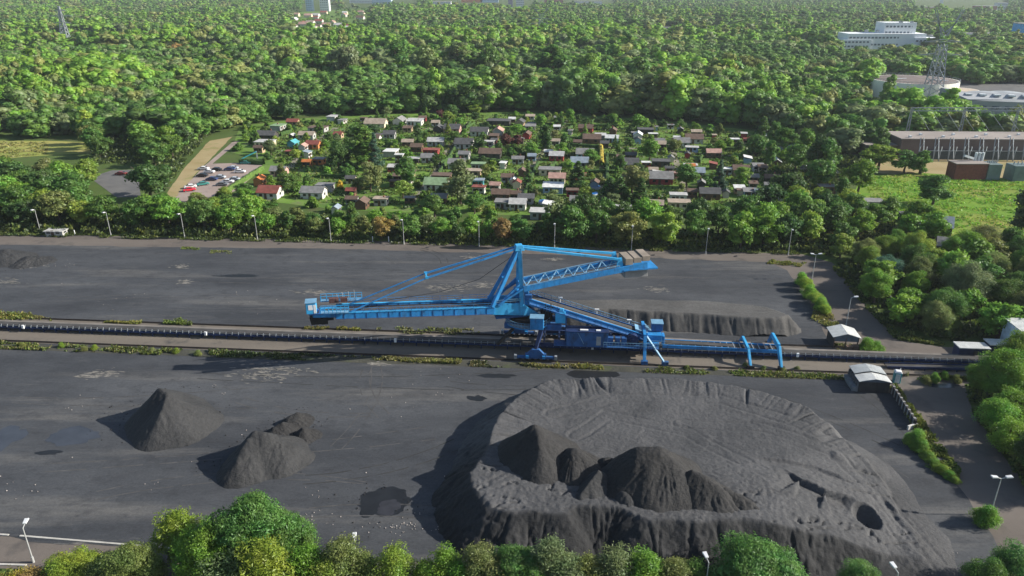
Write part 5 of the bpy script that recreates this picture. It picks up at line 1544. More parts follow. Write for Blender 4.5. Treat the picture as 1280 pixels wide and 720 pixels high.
rng = random.Random(51)
GREG0 = [(345, 160), (480, 148), (640, 147), (800, 155), (950, 172), (1010, 198), (1000, 250), (900, 258), (700, 264), (560, 262), (430, 256), (345, 244), (350, 215)]
n_ = 0
while n_ < 90:                                            # the many small sheds and glasshouses between the cabins
    px, py = rng.uniform(345, 1010), rng.uniform(148, 262)
    if not inpoly(np.array([px]), np.array([py]), GREG0)[0]: continue
    q = g(px, py)
    if n_ >= 55 and px < 780: continue
    if any((q.x - a) ** 2 + (q.y - b) ** 2 < ((c or 4) * .8 + 1.0) ** 2 for a, b, c in PLACED): continue
    house(px, py - 5, rng.uniform(2.4, 5.2), rng.choice(['grey', 'dark grey', 'pale grey', 'brown', 'beige', 'white', 'grey', 'red']), rng.choice(['brown', 'white', 'grey', 'cream', 'tan', 'dark', 'red', 'blue']), rng.choice(['gable', 'gable', 'flat', 'shed']), hh=2.1, name='garden_shed', noun='shed', group='sheds in the garden colony')
    n_ += 1
# blue tarpaulins / pools in the gardens
POOLM = mat('blue pool cover', (.02, .22, .62), .3, .1, .5)
for k, (zx, zy, zw, lab) in enumerate(((415, 412, 46, 'bright blue cover on a garden pool beneath the yellow hedge'), (404, 446, 44, 'second bright blue pool nearer the yard below the yellow hedge'), (160, 487, 50, 'blue oval garden pool left of the pale flat roof'), (712, 338, 32, 'small blue pool behind the house with a long grey roof'))):
    p = g(640 + zx / 4, 130 + zy / 4, .8); p.z = 0
    r = root('garden_pool', p, lab, 'pool', 'blue pools in the gardens')
    b = MB(); b.tube((0, 0, 0), (0, 0, .9), 1.9, n=20); b.build('pool_wall', PAINT, r).color = (.5, .55, .6, 1)
    b = MB(); b.tube((0, 0, .9), (0, 0, 1.0), 1.8, n=20); b.build('cover', POOLM, r)
for zx, zy, lab in ((1245, 180, 'turquoise play slide at the upper end of the parking lot'),):
    p = g(zx / 4, 150 + zy / 4, 1.5); p.z = 0
    r = root('play_slide', p, lab, 'slide')
    b = MB(); b.beam((-3, -1, .5), (3, 1, 3.2), 1.4, .2); b.build('chute', mat('turquoise plastic', (.04, .42, .42), .4), r)
    b = MB(); b.tube((3, .5, 0), (3, .5, 3.2), .1); b.tube((3, 1.5, 0), (3, 1.5, 3.2), .1); b.build('leg', GALV, r)
# fences and hedges between plots
HEDGE = mat('hedge leaves', (.045, .095, .02), .9, .45, 1.5, bumps=(3, .9, .3))
YHED = mat('yellow hedge', (.34, .27, .04), .9, .3, 1.5, bumps=(3, .9, .3))
HEDGES, LAST_HEDGE = [], [None]
def hedge(a, b_, h, wd, m, lab):
    pa, pb = g(*a), g(*b_)
    r = LAST_HEDGE[0] = root('garden_hedge', pa, lab, 'hedge', 'hedges between garden plots')
    n = max(4, int((pb - pa).length / 1.2))
    d = (pb - pa); nn = Vector((-d.y, d.x, 0)).normalized()
    vs, fs = [], []
    for i in range(n + 1):
        q = d * (i / n)
        for (e, z) in ((-.5, 0), (-.5, .8), (-.25, 1), (.25, 1), (.5, .8), (.5, 0)):
            jj = 1 + random.uniform(-.25, .25)
            vs.append(q + nn * (e * wd * jj) + Vector((0, 0, z * h * (1 + random.uniform(-.15, .1)))))
    for i in range(n):
        for k in range(5): fs.append([i * 6 + k, i * 6 + k + 1, i * 6 + k + 7, i * 6 + k + 6])
    bb = MB(); bb.add(vs, fs); bb.build('clipped_leaves', m, r)
hedge((751, 186), (752, 208), 2.2, 1.6, YHED, 'bright yellow hedge along the straight upright garden path')
hedge((758, 195), (760, 258), 1.6, 1.4, HEDGE, 'dark green hedge running down beside the straight garden path')
hedge((690, 181), (752, 186), 1.6, 1.2, HEDGE, 'dark hedge behind the blue-walled cabin')
hedge((590, 203), (636, 207), 2.4, 2.0, HEDGE, 'thick dark hedge behind the dark gabled cabin')
hedge((470, 158), (520, 162), 1.5, 1.2, HEDGE, 'dark hedge along the upper cross path')
hedge((300, 204), (330, 206), 2.0, 1.6, HEDGE, 'dark hedge at the upper side of the parking lot')
hedge((272, 248), (328, 212), 1.6, 1.6, mat('fresh hedge leaves', (.09, .16, .03), .9, .4, 1.5, bumps=(3, .9, .3)), 'light green hedge at the lower side of the parking lot')
hedge((600, 160), (640, 163), 1.5, 1.2, HEDGE, 'dark hedge behind the copper-leaved tree')
hedge((536, 240), (556, 205), 1.3, 1.0, HEDGE, 'dark low hedge beside the lower diagonal garden path')
hedge((560, 200), (588, 154), 1.3, 1.0, HEDGE, 'dark low hedge beside the upper diagonal garden path')
hedge((654, 248), (672, 205), 1.3, 1.2, HEDGE, 'dark low hedge beside the second diagonal garden path')
hedge((860, 222), (905, 224), 1.6, 1.4, HEDGE, 'dark hedge before the blue spruce')

rng = random.Random(77)
hk = 0
while hk < 34:
    px, py = rng.uniform(350, 1000), rng.uniform(152, 256)
    if not inpoly(np.array([px]), np.array([py]), GREG0)[0]: continue
    a_ = g(px, py); horiz = rng.random() < .6
    d_ = Vector((1, -.12, 0)) if horiz else Vector((.32, 1, 0)).normalized()
    L_ = rng.uniform(9, 22)
    pts_ = [a_ + d_ * (L_ * j / 6) for j in range(7)]
    if any((p.x - x) ** 2 + (p.y - y) ** 2 < (c or 3) ** 2 for p in pts_ for x, y, c in PLACED): continue
    e_ = pts_[-1]
    hedge(pr(*a_), pr(*e_), rng.uniform(1.1, 1.9), rng.uniform(.8, 1.3), HEDGE, None)
    for p in pts_: PLACED.append((p.x, p.y, 1.0))
    HEDGES.append(dict(o=LAST_HEDGE[0], x=(pr(*a_)[0] + pr(*e_)[0]) / 2, y=(pr(*a_)[1] + pr(*e_)[1]) / 2, cat='hedge', L=L_, hz=horiz))
    hk += 1
# garden trees and shrubs among the cabins (after the cabins, so that they keep clear of them)
GREG = [(304, 163), (318, 158), (480, 146), (640, 144), (800, 152), (950, 170), (990, 200), (985, 250), (900, 268), (700, 276), (560, 273), (420, 267), (330, 256), (345, 215), (336, 203), (296, 190)]
fill(GREG, 6.5, (2.6, 4.5), (4.5, 8.0), PALB + ['deep green', 'mid green', 'grey-green'], ['round', 'round', 'layer', 'tall', 'cone'], 'in the garden colony', 'trees in the garden colony', 64, 21)
PLACED_S = list(PLACED)
fill(GREG, 2.9, (1.6, 3.3), (2.0, 4.6), PALB + ['deep green', 'fresh green'], ['bush'], 'in the garden colony', 'bushes in the gardens', 245, 22)

# ------------------------------------------------------------------ industry on the right
# round tank
p = g(1139, 120); R_ = 26.
tk = root('storage_tank', p, 'wide round cream-white tank with a rusty brown domed roof', 'tank')
b = MB(); b.tube((0, 0, 0), (0, 0, 10.5), R_, n=64); b.build('tank_wall', mat('cream tank paint', (.80, .79, .70), .6, .08, .1), tk)
b = MB(); b.tube((0, 0, 10.5), (0, 0, 12.0), R_ - .8, 1.5, n=64); b.build('tank_roof', mat('rusty tank roof', (.17, .14, .13), .8, .35, .15), tk)
b = MB()
for k in range(72):
    q = 2 * math.pi * k / 72
    b.beam((R_ * math.cos(q), R_ * math.sin(q), 10.5), (R_ * math.cos(q), R_ * math.sin(q), 11.7), .14)
    q2 = 2 * math.pi * (k + 1) / 72
    b.beam((R_ * math.cos(q), R_ * math.sin(q), 11.6), (R_ * math.cos(q2), R_ * math.sin(q2), 11.6), .14)
b.build('roof_railing', GALV, tk)
b = MB(); b.beam((2, -10, 11.9), (14, -14, 11.4), .7, .4); b.beam((-18, -6, 11.4), (-8, -5, 11.8), .7, .4); b.build('roof_pipe', WHITE, tk)
p2 = p + Vector((28, -3, 0))
r = root('small_tank', p2, 'low round tank tucked against the right side of the wide cream tank', 'tank')
b = MB(); b.tube((0, 0, 0), (0, 0, 4.5), 12, n=40); b.build('tank_wall', mat('cream tank paint', (.55, .53, .42)), r)
b = MB(); b.tube((0, 0, 4.5), (0, 0, 5.0), 11.6, 4, n=40); b.build('tank_roof', mat('beige tank roof', (.38, .32, .26), .8), r)
# works building with round silos
p = g(1240, 140)
wk = root('works_building', p, 'pale grey industrial hall with sloping gallery and round settling basins', 'building')
b = MB()
b.slab([(-18, -3, 0), (-22, 8, 0), (-22, 8, 10), (-18, -3, 7)], (38, -10, 0)); b.build('hall', mat('pale cladding', (.30, .32, .33), .7, .15, .1), wk)
b = MB(); b.slab([(-22.5, 8.5, 10.1), (16, -2, 10.1), (18, -8, 7.4), (-17.6, -3.5, 7.2)], (0, 0, .5)); b.build('roof', mat('hall roof', (.36, .38, .40), .7, .1, .1), wk)
b = MB(); b.beam((-20, 22, 9), (-6, 12, 6.5), 4, 4); b.build('gallery', mat('pale cladding', (.30, .32, .33)), wk)
for k in range(5):
    b = MB(); b.box((-14 + 7 * k, 3.5 - 2.0 * k, 9.6), (3.2, 5, .9), -.26); b.build('roof_light', mat('roof light', (.5, .54, .56), .4), wk)
for k in range(6):
    b = MB(); b.box((-15.5 + 6.2 * k, -3.75 - 1.62 * k, 3.6), (3.6, .2, 1.6), -.26); b.build('window_band', mat('factory glass', (.10, .13, .17)), wk)
for k, (x, y, R1, H1) in enumerate(((6, 20, 9, 8), (26, 4, 14, 8), (22, 24, 9, 7.5))):
    b = MB(); b.tube((x, y, 0), (x, y, H1), R1, n=36); o = b.build('basin', mat('pale cladding', (.30, .32, .33)), wk)
    b = MB(); b.tube((x, y, H1), (x, y, H1 + .8), R1 * 1.02, R1 * .3, n=36); b.build('basin_roof', mat('basin roof', (.34, .37, .39), .7, .15, .1), o)
for k, (px, py, h, c_) in enumerate(((1096, 130, 8, 'mid green'), (1106, 134, 9, 'deep green'), (1118, 131, 7, 'mid green'), (1127, 135, 8, 'fresh green'), (1140, 133, 7, 'mid green'), (1152, 136, 8, 'deep green'), (1166, 134, 6, 'grey-green'), (1178, 138, 7, 'mid green'), (1190, 142, 7, 'fresh green'))):
    spot(px, py + 4, 3.6, h * .62, c_, 'round', 'in front of the round tank', 'trees before the round tank')
# substation hall
p = g(1128, 197)
HB1 = mat('brown hall wall', (.16, .12, .11), .8, .15, .2); HB2 = mat('brown hall roof', (.27, .24, .22), .9, .15, .08)
sb = root('substation_hall', p, 'long low brown switchgear hall with flat roof and metal gantries in front', 'building')
b = MB(); b.box((30, 6, 4), (64, 16, 8), -.03); b.build('wall', HB1, sb)
b = MB(); b.box((30, 6, 8.2), (65, 17, .4), -.03); o = b.build('roof', HB2, sb)
for k in range(9):
    b = MB(); b.box((2 + 7 * k, 1 + 5 * (k % 2), 8.8), (1.0, 1.0, .9)); b.build('roof_vent', WHITE, o)
b = MB(); b.box((-8, 8, 2.4), (14, 12, 4.8), -.03); b.build('annex', HB1, sb)
b = MB(); b.box((-8, 8, 4.9), (14.6, 12.6, .3), -.03); b.build('annex_roof', HB2, sb)
b = MB(); b.box((34, -3.4, 1.8), (50, 2.0, 3.6), -.03); b.build('front_bay', mat('dark slate cladding', (.06, .075, .08), .7), sb)
for k in range(8):
    r_ = root('switchgear_gantry', p + Vector((4 + 6.2 * k, -7.5, 0)), None, 'gantry', 'steel gantries before the switchgear hall')
    b = MB()
    for x in (-1.2, 1.2):
        b.beam((x, 0, 0), (x * .5, 2.5, 9.5), .26); b.beam((x, 0, 0), (x, 0, 4.5), .26)
    b.beam((-2, 0, 4.4), (2, 0, 4.4), .2); b.beam((-1.2, 1.2, 4.4), (1.2, 2.4, 8), .12); b.build('frame', GALV, r_)
    for x in (-1.4, 0, 1.4):
        b = MB(); b.tube((x, 0, 4.4), (x, 0, 6.2), .16, n=8); b.build('insulator', mat('pale insulator', (.55, .6, .62), .4), r_)
    r_['label'] = f"{('first','second','third','fourth','fifth','sixth','seventh','eighth')[k]} steel switchgear gantry from the left before the long brown hall"
for k, (px, py, lab) in enumerate(((1218, 224, 'red brick transformer bay with green-grey tank beside it, facing the meadow'), (1272, 226, 'green-grey transformer bay at the right end of the substation'))):
    q = g(px, py)
    r_ = root('transformer', q, lab, 'transformer', 'transformer bays')
    if k == 0:
        b = MB(); b.box((-2.5, 2, 3), (12, 6, 6)); b.build('brick_housing', mat('red brick', (.19, .065, .05), .9, .2, 1.2), r_)
        b = MB(); b.box((-2.5, 2, 6.1), (12.5, 6.5, .25)); b.build('roof', HB2, r_)
        for j in range(3):
            b = MB(); b.tube((1 + 1.3 * j, 4, 6.2), (1 + 1.3 * j, 4, 9.4), .5, n=10); b.build('bushing', mat('pale insulator', (.55, .6, .62)), r_)
        b = MB(); b.beam((-4, 3, 8.4), (0, 3.6, 7.2), .8, .8); b.build('conservator', mat('pale insulator', (.55, .6, .62)), r_)
    b = MB(); b.box((6 if k == 0 else 2, 1.5, 3), (5 if k == 0 else 10, 6, 5.8)); b.build('tank', mat('green grey steel', (.13, .18, .18), .6, .2, .4), r_)
    b = MB()
    for j in range(6): b.tube((4.4 + .7 * j if k == 0 else -2 + 1.5 * j, 1.5, 5.9), (4.4 + .7 * j if k == 0 else -2 + 1.5 * j, 1.5, 7.0), .2, n=8)
    b.build('insulator_row', GALV, r_)

pg = g(1150, 190)
r_ = root('busbar_gantry', pg, 'long high lattice busbar portal spanning above the brown switchgear hall', 'gantry')
b = MB()
for x in (0, 24, 48):
    for e in (-.8, .8): b.beam((x + e, 14, 0), (x + e * .4, 14, 17), .3)
    for j in range(8): b.beam((x - .8 + .05 * j, 14, 2 * j), (x + .8 - .05 * j, 14, 2 * j + 2), .18)
for z in (15.6, 17): b.beam((0, 14, z), (60, 14, z), .32)
for j in range(30): b.beam((2 * j, 14, 15.6 + 1.4 * (j % 2)), (2 * j + 2, 14, 15.6 + 1.4 * ((j + 1) % 2)), .18)
b.build('portal', GALV, r_)
b = MB()
for j in range(9):
    b.beam((3 + 6.5 * j, 14, 15.4), (2 + 6.5 * j, 0, 9.6), .09)
b.build('conductor', GALV, r_)
def pylon(px, py, H, lab, wd=.34, arms=((.62, 9), (.78, 12), (.9, 7)), Yhead=False):
    p = g(px, py)
    r = root('pylon', p, lab, 'pylon', 'electricity pylons')
    b = MB()
    def hw(z): return 4.2 * (1 - z / H) ** 1.15 + .55
    zs = [H * k / 11 for k in range(12)]
    top = H if not Yhead else H * .72
    zs = [z for z in zs if z <= top]
    for sx in (-1, 1):
        for sy in (-1, 1):
            for a, c in zip(zs, zs[1:]):
                b.beam((sx * hw(a), sy * hw(a), a), (sx * hw(c), sy * hw(c), c), wd)
    for a, c in zip(zs, zs[1:]):
        for (x0, y0), (x1, y1) in (((-1, -1), (1, -1)), ((1, -1), (1, 1)), ((1, 1), (-1, 1)), ((-1, 1), (-1, -1))):
            b.beam((x0 * hw(a), y0 * hw(a), a), (x1 * hw(c), y1 * hw(c), c), wd * .7)
            b.beam((x1 * hw(a), y1 * hw(a), a), (x0 * hw(c), y0 * hw(c), c), wd * .7)
    b.build('lattice_tower', GALV, r)
    if Yhead:
        b = MB()
        for s in (-1, 1):
            b.beam((s * .8, 0, top), (s * 9, 0, H), wd); b.beam((s * 2.0, 0, top), (s * 7.5, 0, H), wd); b.beam((0, 0, top + 2), (s * 6, 0, top + 8), wd)
        b.beam((-9, 0, top + 8.5), (9, 0, top + 8.5), wd)
        b.build('y_shaped_head', GALV, r)
        arms = ((.52, 13), (.66, 11))
    for f, ln in arms:
        b = MB(); z = H * f
        for sy in (-.5, .5):
            b.beam((-ln, 0, z), (0, sy, z + 1.4), wd * .8); b.beam((ln, 0, z), (0, sy, z + 1.4), wd * .8)
        b.beam((-ln, 0, z), (ln, 0, z), wd * .8)
        b.build('cross_arm', GALV, r)
    return r
pylon(1163, 128, 54, 'tall lattice pylon with forked head standing in front of the round tank', .42, Yhead=True)
pylon(85, 62, 44, 'lattice pylon with three cross arms rising over the forest at upper left'  , .62)
pylon(676, 50, 38, 'small far lattice pylon above the forest near the top middle', .55, Yhead=True)

# white stepped building beyond the tank
p = g(1104, 61)
r = root('white_factory', p, 'white stepped factory block with rows of windows beyond the round tank', 'building')
WB = mat('white factory render', (.74, .77, .80), .7, .08, .05)
parts = (((0, 10, 8), (84, 30, 16)), ((16, 14, 17), (34, 24, 20)), ((42, -2, 6), (26, 14, 12)), ((-32, 2, 5), (30, 16, 10)))
for c, s in parts:
    b = MB(); b.box(c, s, -.02); o = b.build('block', WB, r)
    for zz in ((-.2, .25) if s[2] < 18 else (-.3, 0, .3)):
        b = MB()
        n = int(s[0] / 4)
        for k in range(n): b.box((c[0] - s[0] / 2 + 2 + 4 * k, c[1] - s[1] / 2 - .1, c[2] + s[2] * zz), (2.4, .3, 1.7), 0)
        b.build('window_row', mat('factory glass', (.10, .13, .17), .3), o)
b = MB(); b.box((-38, 0, 10), (6, 8, 8)); b.build('red_panel', mat('dull red panel', (.22, .06, .06)), r)
b = MB()
for k in range(5): b.box((-20 + 12 * k, 4, 18.5 + (9 if 4 < -20 + 12 * k < 30 else 0)), (3, 3, 2))
b.build('roof_unit', GALV, r)
# buildings on the skyline
def block(px, py, w_, d_, h_, m, lab, name='tower_block', rows=0, rz=0.):
    p = g(px, py)
    r = root(name, p, lab, 'building', None, rz)
    b = MB(); b.box((0, 0, h_ / 2), (w_, d_, h_)); o = b.build('wall', m, r)
    b = MB(); b.box((0, 0, h_ + .4), (w_ + .6, d_ + .6, .8)); b.build('roof', mat('flat roof', (.3, .3, .3)), r)
    if rows:
        b = MB()
        for j in range(rows):
            for k in range(max(2, int(w_ / 5))):
                b.box((-w_ / 2 + 2.5 + 5 * k, -d_ / 2 - .1, h_ * (j + .6) / rows), (2.6, .3, 1.6))
        b.build('window_rows', mat('factory glass', (.10, .13, .17)), o)
WH = mat('far white render', (.66, .68, .70), .8, .06, .02); RD = mat('far red brick', (.36, .13, .10), .9, .1, .02); LB = mat('far pale blue cladding', (.42, .55, .68), .7, .06, .02)
block(388, 14, 16, 16, 40, LB, 'pale blue tower block at the left of the top edge pair', rows=8)
block(407, 14, 22, 16, 44, WH, 'white tower block beside the pale blue one at the top edge', rows=8)
block(455, 4, 90, 30, 24, WH, 'long white slab on the skyline right of the two tower blocks', 'far_hall', 3)
block(478, 5, 60, 30, 18, LB, 'low pale blue hall on the skyline beside the long white slab', 'far_hall', 2)
block(553, 9, 50, 30, 14, WH, 'white flat hall half hidden by trees left of the orange one', 'far_hall', 2)
block(590, 3, 70, 30, 18, mat('far orange cladding', (.55, .22, .08)), 'orange-fronted hall on the skyline', 'far_hall', 1)
block(612, 3, 60, 30, 22, LB, 'pale blue hall right next to the orange-fronted one', 'far_hall', 2)
block(650, 13, 20, 18, 42, WH, 'white tower block at the middle of the top edge', rows=8)
block(638, 11, 12, 18, 38, mat('far mauve render', (.38, .33, .42)), 'slim mauve tower block left of the white middle one', rows=7)
block(692, 4, 60, 30, 22, RD, 'red brick block on the skyline right of the white tower', 'far_hall', 2)
block(735, 7, 80, 30, 12, WH, 'low white hall on the skyline right of the red block', 'far_hall', 1)
block(1275, 48, 14, 20, 18, mat('bright blue cladding', (.03, .30, .62)), 'bright blue box-shaped building at the right edge of the picture', 'blue_hall', 0)
block(1175, 12, 6, 6, 34, WH, 'slim white silo tower at the upper right', 'silo_tower', 0)
block(1160, 15, 34, 20, 10, RD, 'low red roofed building left of the slim silo tower', 'far_hall', 1)
block(1230, 13, 50, 20, 10, RD, 'long low red building at the upper right', 'far_hall', 1)
block(1250, 12, 26, 16, 16, WH, 'white block behind the long low red building', 'far_hall', 2)
block(1240, 47, 80, 14, 5, WH, 'long low white shed left of the bright blue box', 'far_hall', 0)
block(1190, 50, 60, 14, 5, WH, 'long low white shed behind the forked pylon', 'far_hall', 0)
block(962, 41, 8, 10, 10, WH, 'tiny white house alone in the far forest', 'far_house', 0)
block(790, 47, 22, 10, 4, WH, 'low pale shed in the far forest clearing right of the small pylon', 'far_shed', 0)
block(776, 45, 8, 8, 6, RD, 'tiny reddish house beside the low pale shed', 'far_house', 0)
block(850, 38, 70, 10, 4, mat('far grey shed', (.35, .33, .31)), 'long grey shed in the far clearing', 'far_shed', 0)
block(422, 88, 8, 8, 7, WH, 'white gabled house in a forest gap above the gardens', 'far_house', 1)
block(402, 102, 18, 10, 5, WH, 'low cream house in a forest gap above the gardens', 'far_house', 1)
block(488, 98, 14, 10, 5, RD, 'brown roofed house in a forest gap', 'far_house', 1)

# ================================================================== LAMP POSTS
POLE = mat('lamp pole steel', (.42, .43, .43), .5, .12, .6, metal=.2)
LAMPH = mat('lamp housing', (.58, .60, .62), .4, .05, .6)
LENS = mat('lamp lens', (.55, .57, .60), .2, .05, .6)
def lamp(p, H, double=False, rz=0., lab='', group='lamp posts along the far yard edge'):
    o = root('lamp_post', p, lab, 'lamp post', group, rz)
    b = MB(); b.tube((0, 0, 0), (0, 0, H), .10, .06, 10); b.tube((0, 0, 0), (0, 0, .9), .17, .16, 10); b.build('pole', POLE, o)
    b = MB()
    for s in ((-1, 1) if double else (1,)):
        b.tube((0, 0, H - .05), (s * .85, 0, H + .15), .06, .05, 8)
    b.build('arm', POLE, o)
    for s in ((-1, 1) if double else (1,)):
        b = MB()
        x0, x1 = s * .55, s * 1.45
        b.slab([(x0, -.22, H + .12), (x1, -.28, H + .2), (x1, .28, H + .2), (x0, .22, H + .12)], (0, 0, .2))
        h = b.build('lamp_head', LAMPH, o, bevel=.05)
        b = MB(); b.slab([(x0 + s * .1, -.16, H + .06), (x1 - s * .1, -.2, H + .13), (x1 - s * .1, .2, H + .13), (x0 + s * .1, .16, H + .06)], (0, 0, .05)); b.build('lens', LENS, h)
    return o
ORD = ['first', 'second', 'third', 'fourth', 'fifth', 'sixth', 'seventh', 'eighth', 'ninth', 'tenth', 'eleventh', 'twelfth', 'thirteenth', 'fourteenth', 'fifteenth', 'sixteenth', 'seventeenth', 'eighteenth', 'nineteenth', 'twentieth']
far = [(51, 292), (139, 295.5), (231, 297.5), (322, 300), (414, 303.5), (505, 305.5), (599, 308), (693, 311), (789, 314), (882, 317.5), (985, 319)]
for k, (px, py) in enumerate(far):
    lamp(g(px, py), 7.4, False, math.radians(-100), f'thin grey lamp post at the far yard edge, {ORD[k]} from left')
G2 = 'lamp posts of the right-hand road'
lamp(g(1015, 349), 6.6, True, 0, 'grey double-headed lamp post at the top of the upper road', G2)
lamp(g(1057, 409), 7.0, False, 0, 'grey single-headed lamp post behind the open gabled shed', G2)
lamp(g(1238, 643), 6.2, True, 0, 'grey double-headed lamp post behind the lone bush on the lower road', G2)
G3 = 'lamp posts along the near road'
lamp(g(42, 703), 5.6, False, math.radians(100), 'grey lamp post with white head standing on the near road at the lower left', G3)
for px, py, lab in ((443, 678, 'lamp post with white head poking out of the olive bushes on the near road'), (886, 703, 'small white lamp head before the tall front of the stockpile'), (1123, 716, 'white lamp head at the bottom edge below the round pit')):
    p = g(px, py, 5.6); p.z = 0
    lamp(p, 5.6, False, math.radians(100), lab, G3)
# small white marker posts at the yard edge
for k, (px, py) in enumerate([(94, 294), (466, 302), (486, 302)]):
    r = root('marker_post', g(px, py), f'short white marker post at the far yard edge, {ORD[k]} from left', 'post', 'white marker posts')
    b = MB(); b.tube((0, 0, 0), (0, 0, 1.6), .13, n=8); b.build('post', WHITE, r)

# ================================================================== SHEDS BY THE CONVEYOR
CORR = mat('corrugated white roof', (.58, .60, .60), .6, .12, .5, bumps=None)
def corrugated(name, col, freq=9.):
    m, nt, bs = new_mat(name)
    tc = nt.nodes.new('ShaderNodeTexCoord'); w_ = nt.nodes.new('ShaderNodeTexWave')
    w_.inputs['Scale'].default_value = freq * .35; w_.bands_direction = 'X'
    nt.links.new(tc.outputs['Object'], w_.inputs['Vector'])
    f = noise(nt, .7, 5, .6)
    c = mixc(nt, maprange(nt, f, .3, .7), tuple(x * .72 for x in col), col)
    nt.links.new(c, bs.inputs['Base Color'])
    bs.inputs['Roughness'].default_value = .55
    bump(nt, bs, w_.outputs['Fac'], .5, .06)
    return m
CR1 = corrugated('pale corrugated sheet', (.60, .62, .61)); CR2 = corrugated('grey corrugated sheet', (.40, .43, .44))
DARKS = mat('dark timber cladding', (.045, .042, .042), .9, .35, .8)

p = g(1052, 430)
r = root('open_shed', p, 'open shed with pale corrugated gable roof behind the conveyor', 'shed', None, -.10)
W_, D_, H_ = 5.0, 4.2, 2.5
b = MB()
for sg in (-1, 1):
    b.slab([(0, -D_ / 2 - .3, H_ + .9), (0, D_ / 2 + .3, H_ + .9), (sg * (W_ / 2 + .3), D_ / 2 + .3, H_ + .05), (sg * (W_ / 2 + .3), -D_ / 2 - .3, H_ + .05)], (0, 0, .08))
b.build('roof', CR1, r)
b = MB(); b.slab([(-W_ / 2, -D_ / 2, H_ - .9), (W_ / 2, -D_ / 2, H_ - .9), (W_ / 2, -D_ / 2, H_), (0, -D_ / 2, H_ + .85), (-W_ / 2, -D_ / 2, H_)], (0, .1, 0)); b.build('gable_board', mat('grey gable board', (.10, .12, .15), .8), r)
b = MB(); b.box((-W_ / 2 + .05, 0, H_ / 2), (.1, D_, H_)); b.box((0, D_ / 2 - .05, H_ / 2), (W_ - .3, .1, H_)); b.build('wall', DARKS, r)
for x in (-W_ / 2 + .15, 0, W_ / 2 - .15):
    b = MB(); b.beam((x, -D_ / 2 + .1, 0), (x, -D_ / 2 + .1, H_), .2); b.build('post', mat('brown timber', (.16, .11, .08), .9), r)
for k, (x, y) in enumerate(((1.6, -2.0), (.2, -2.3))):
    q = p + Vector((x, y - .6, 0))
    t_ = root('stored_crate', q, ('brown crate under the right front of the open gabled shed', 'brown crate under the middle front of the open gabled shed')[k], 'crate', 'crates in the open shed')
    b = MB(); b.box((0, 0, .5), (1.1, .9, .9)); b.build('body', mat('brown timber', (.16, .11, .08), .9), t_)
    b = MB(); b.box((0, 0, 1.0), (1.2, 1.0, .08)); b.build('lid', mat('brown timber', (.16, .11, .08), .9), t_)

p = g(1091, 491)
r = root('double_shed', p, 'dark shed with two-section pale curved roof beside the portable toilet', 'shed', None, -.08)
def shed_roof(y0, y1, z, m):
    b = MB()
    prof = [(-2.9, 0), (-1.5, .36), (0, .62), (1.5, .36), (2.9, 0)]
    for (xa, za), (xb, zb) in zip(prof, prof[1:]):
        b.slab([(xa, y0, z + za), (xb, y0, z + zb), (xb, y1, z + zb), (xa, y1, z + za)], (0, 0, .08))
    b.build('roof', m, r)
shed_roof(-.3, 2.3, 2.3, CR1); shed_roof(2.45, 5.4, 2.5, CR2)
b = MB(); b.box((0, 1.1, 1.15), (5.4, 2.2, 2.3)); b.box((0, 3.8, 1.25), (5.4, 2.9, 2.5)); b.build('wall', DARKS, r)
b = MB()
for k in range(6): b.box((-2.85, .2 + .95 * k, 1.1), (.3, .12, 2.2))
b.box((-3.2, 2.6, .5), (.9, 4.8, 1.0)); b.build('side_rack', mat('grey side rack', (.16, .17, .18), .8), r)
b = MB(); b.slab([(-2.7, -.12, 2.25), (2.7, -.12, 2.25), (0, -.12, 2.85)], (0, .1, 0)); b.build('gable_board', mat('grey gable board', (.10, .12, .15)), r)
b = MB(); b.box((1.2, -.06, 1.05), (1.6, .1, 2.0)); b.build('door', mat('dark door', (.03, .03, .034), .7), r)

p = g(1120, 477.5)
r = root('portable_toilet', p, 'teal portable toilet with white domed roof beside the double shed', 'toilet', None, -.3)
b = MB(); b.box((0, 0, 1.1), (1.25, 1.25, 2.1)); b.build('cabin', mat('teal plastic', (.05, .30, .33), .5), r, bevel=.06)
b = MB(); b.box((0, 0, 2.3), (1.35, 1.35, .35), 0, .7); b.build('roof', WHITE, r, bevel=.08)
b = MB(); b.box((0, -.65, 1.05), (.8, .06, 1.8)); b.build('door', mat('pale door plastic', (.6, .66, .66), .5), r)
b = MB(); b.tube((.4, .5, 2.2), (.4, .5, 2.75), .06); b.build('vent_pipe', WHITE, r)

# low retaining wall running from the double shed, with its pale end block
pa, pb = g(1114, 490), g(1143, 535)
d = (pb - pa).normalized(); nn = Vector((-d.y, d.x, 0))
r = root('retaining_wall', pa, 'long low dark retaining wall running from the double shed', 'wall')
n = 9
L_ = (pb - pa).length
b = MB(pa); b.beam(pa + Vector((0, 0, .75)), pb + Vector((0, 0, .75)), .35, 1.5); b.build('wall', DARKS, r)
for k in range(n):
    q = pa + d * (L_ * (k + .5) / n)
    b = MB(pa); b.box(q + nn * -.0 + Vector((0, 0, .8)), (.42, .42, 1.6), math.atan2(d.y, d.x)); b.build('pier', CONCG, r)
b = MB(pa); b.beam(pb + Vector((-1.5, -.6, .4)), pb + Vector((.4, .3, .4)), .3, .8); b.build('end_block', mat('pale concrete', (.5, .5, .48), .8), r)

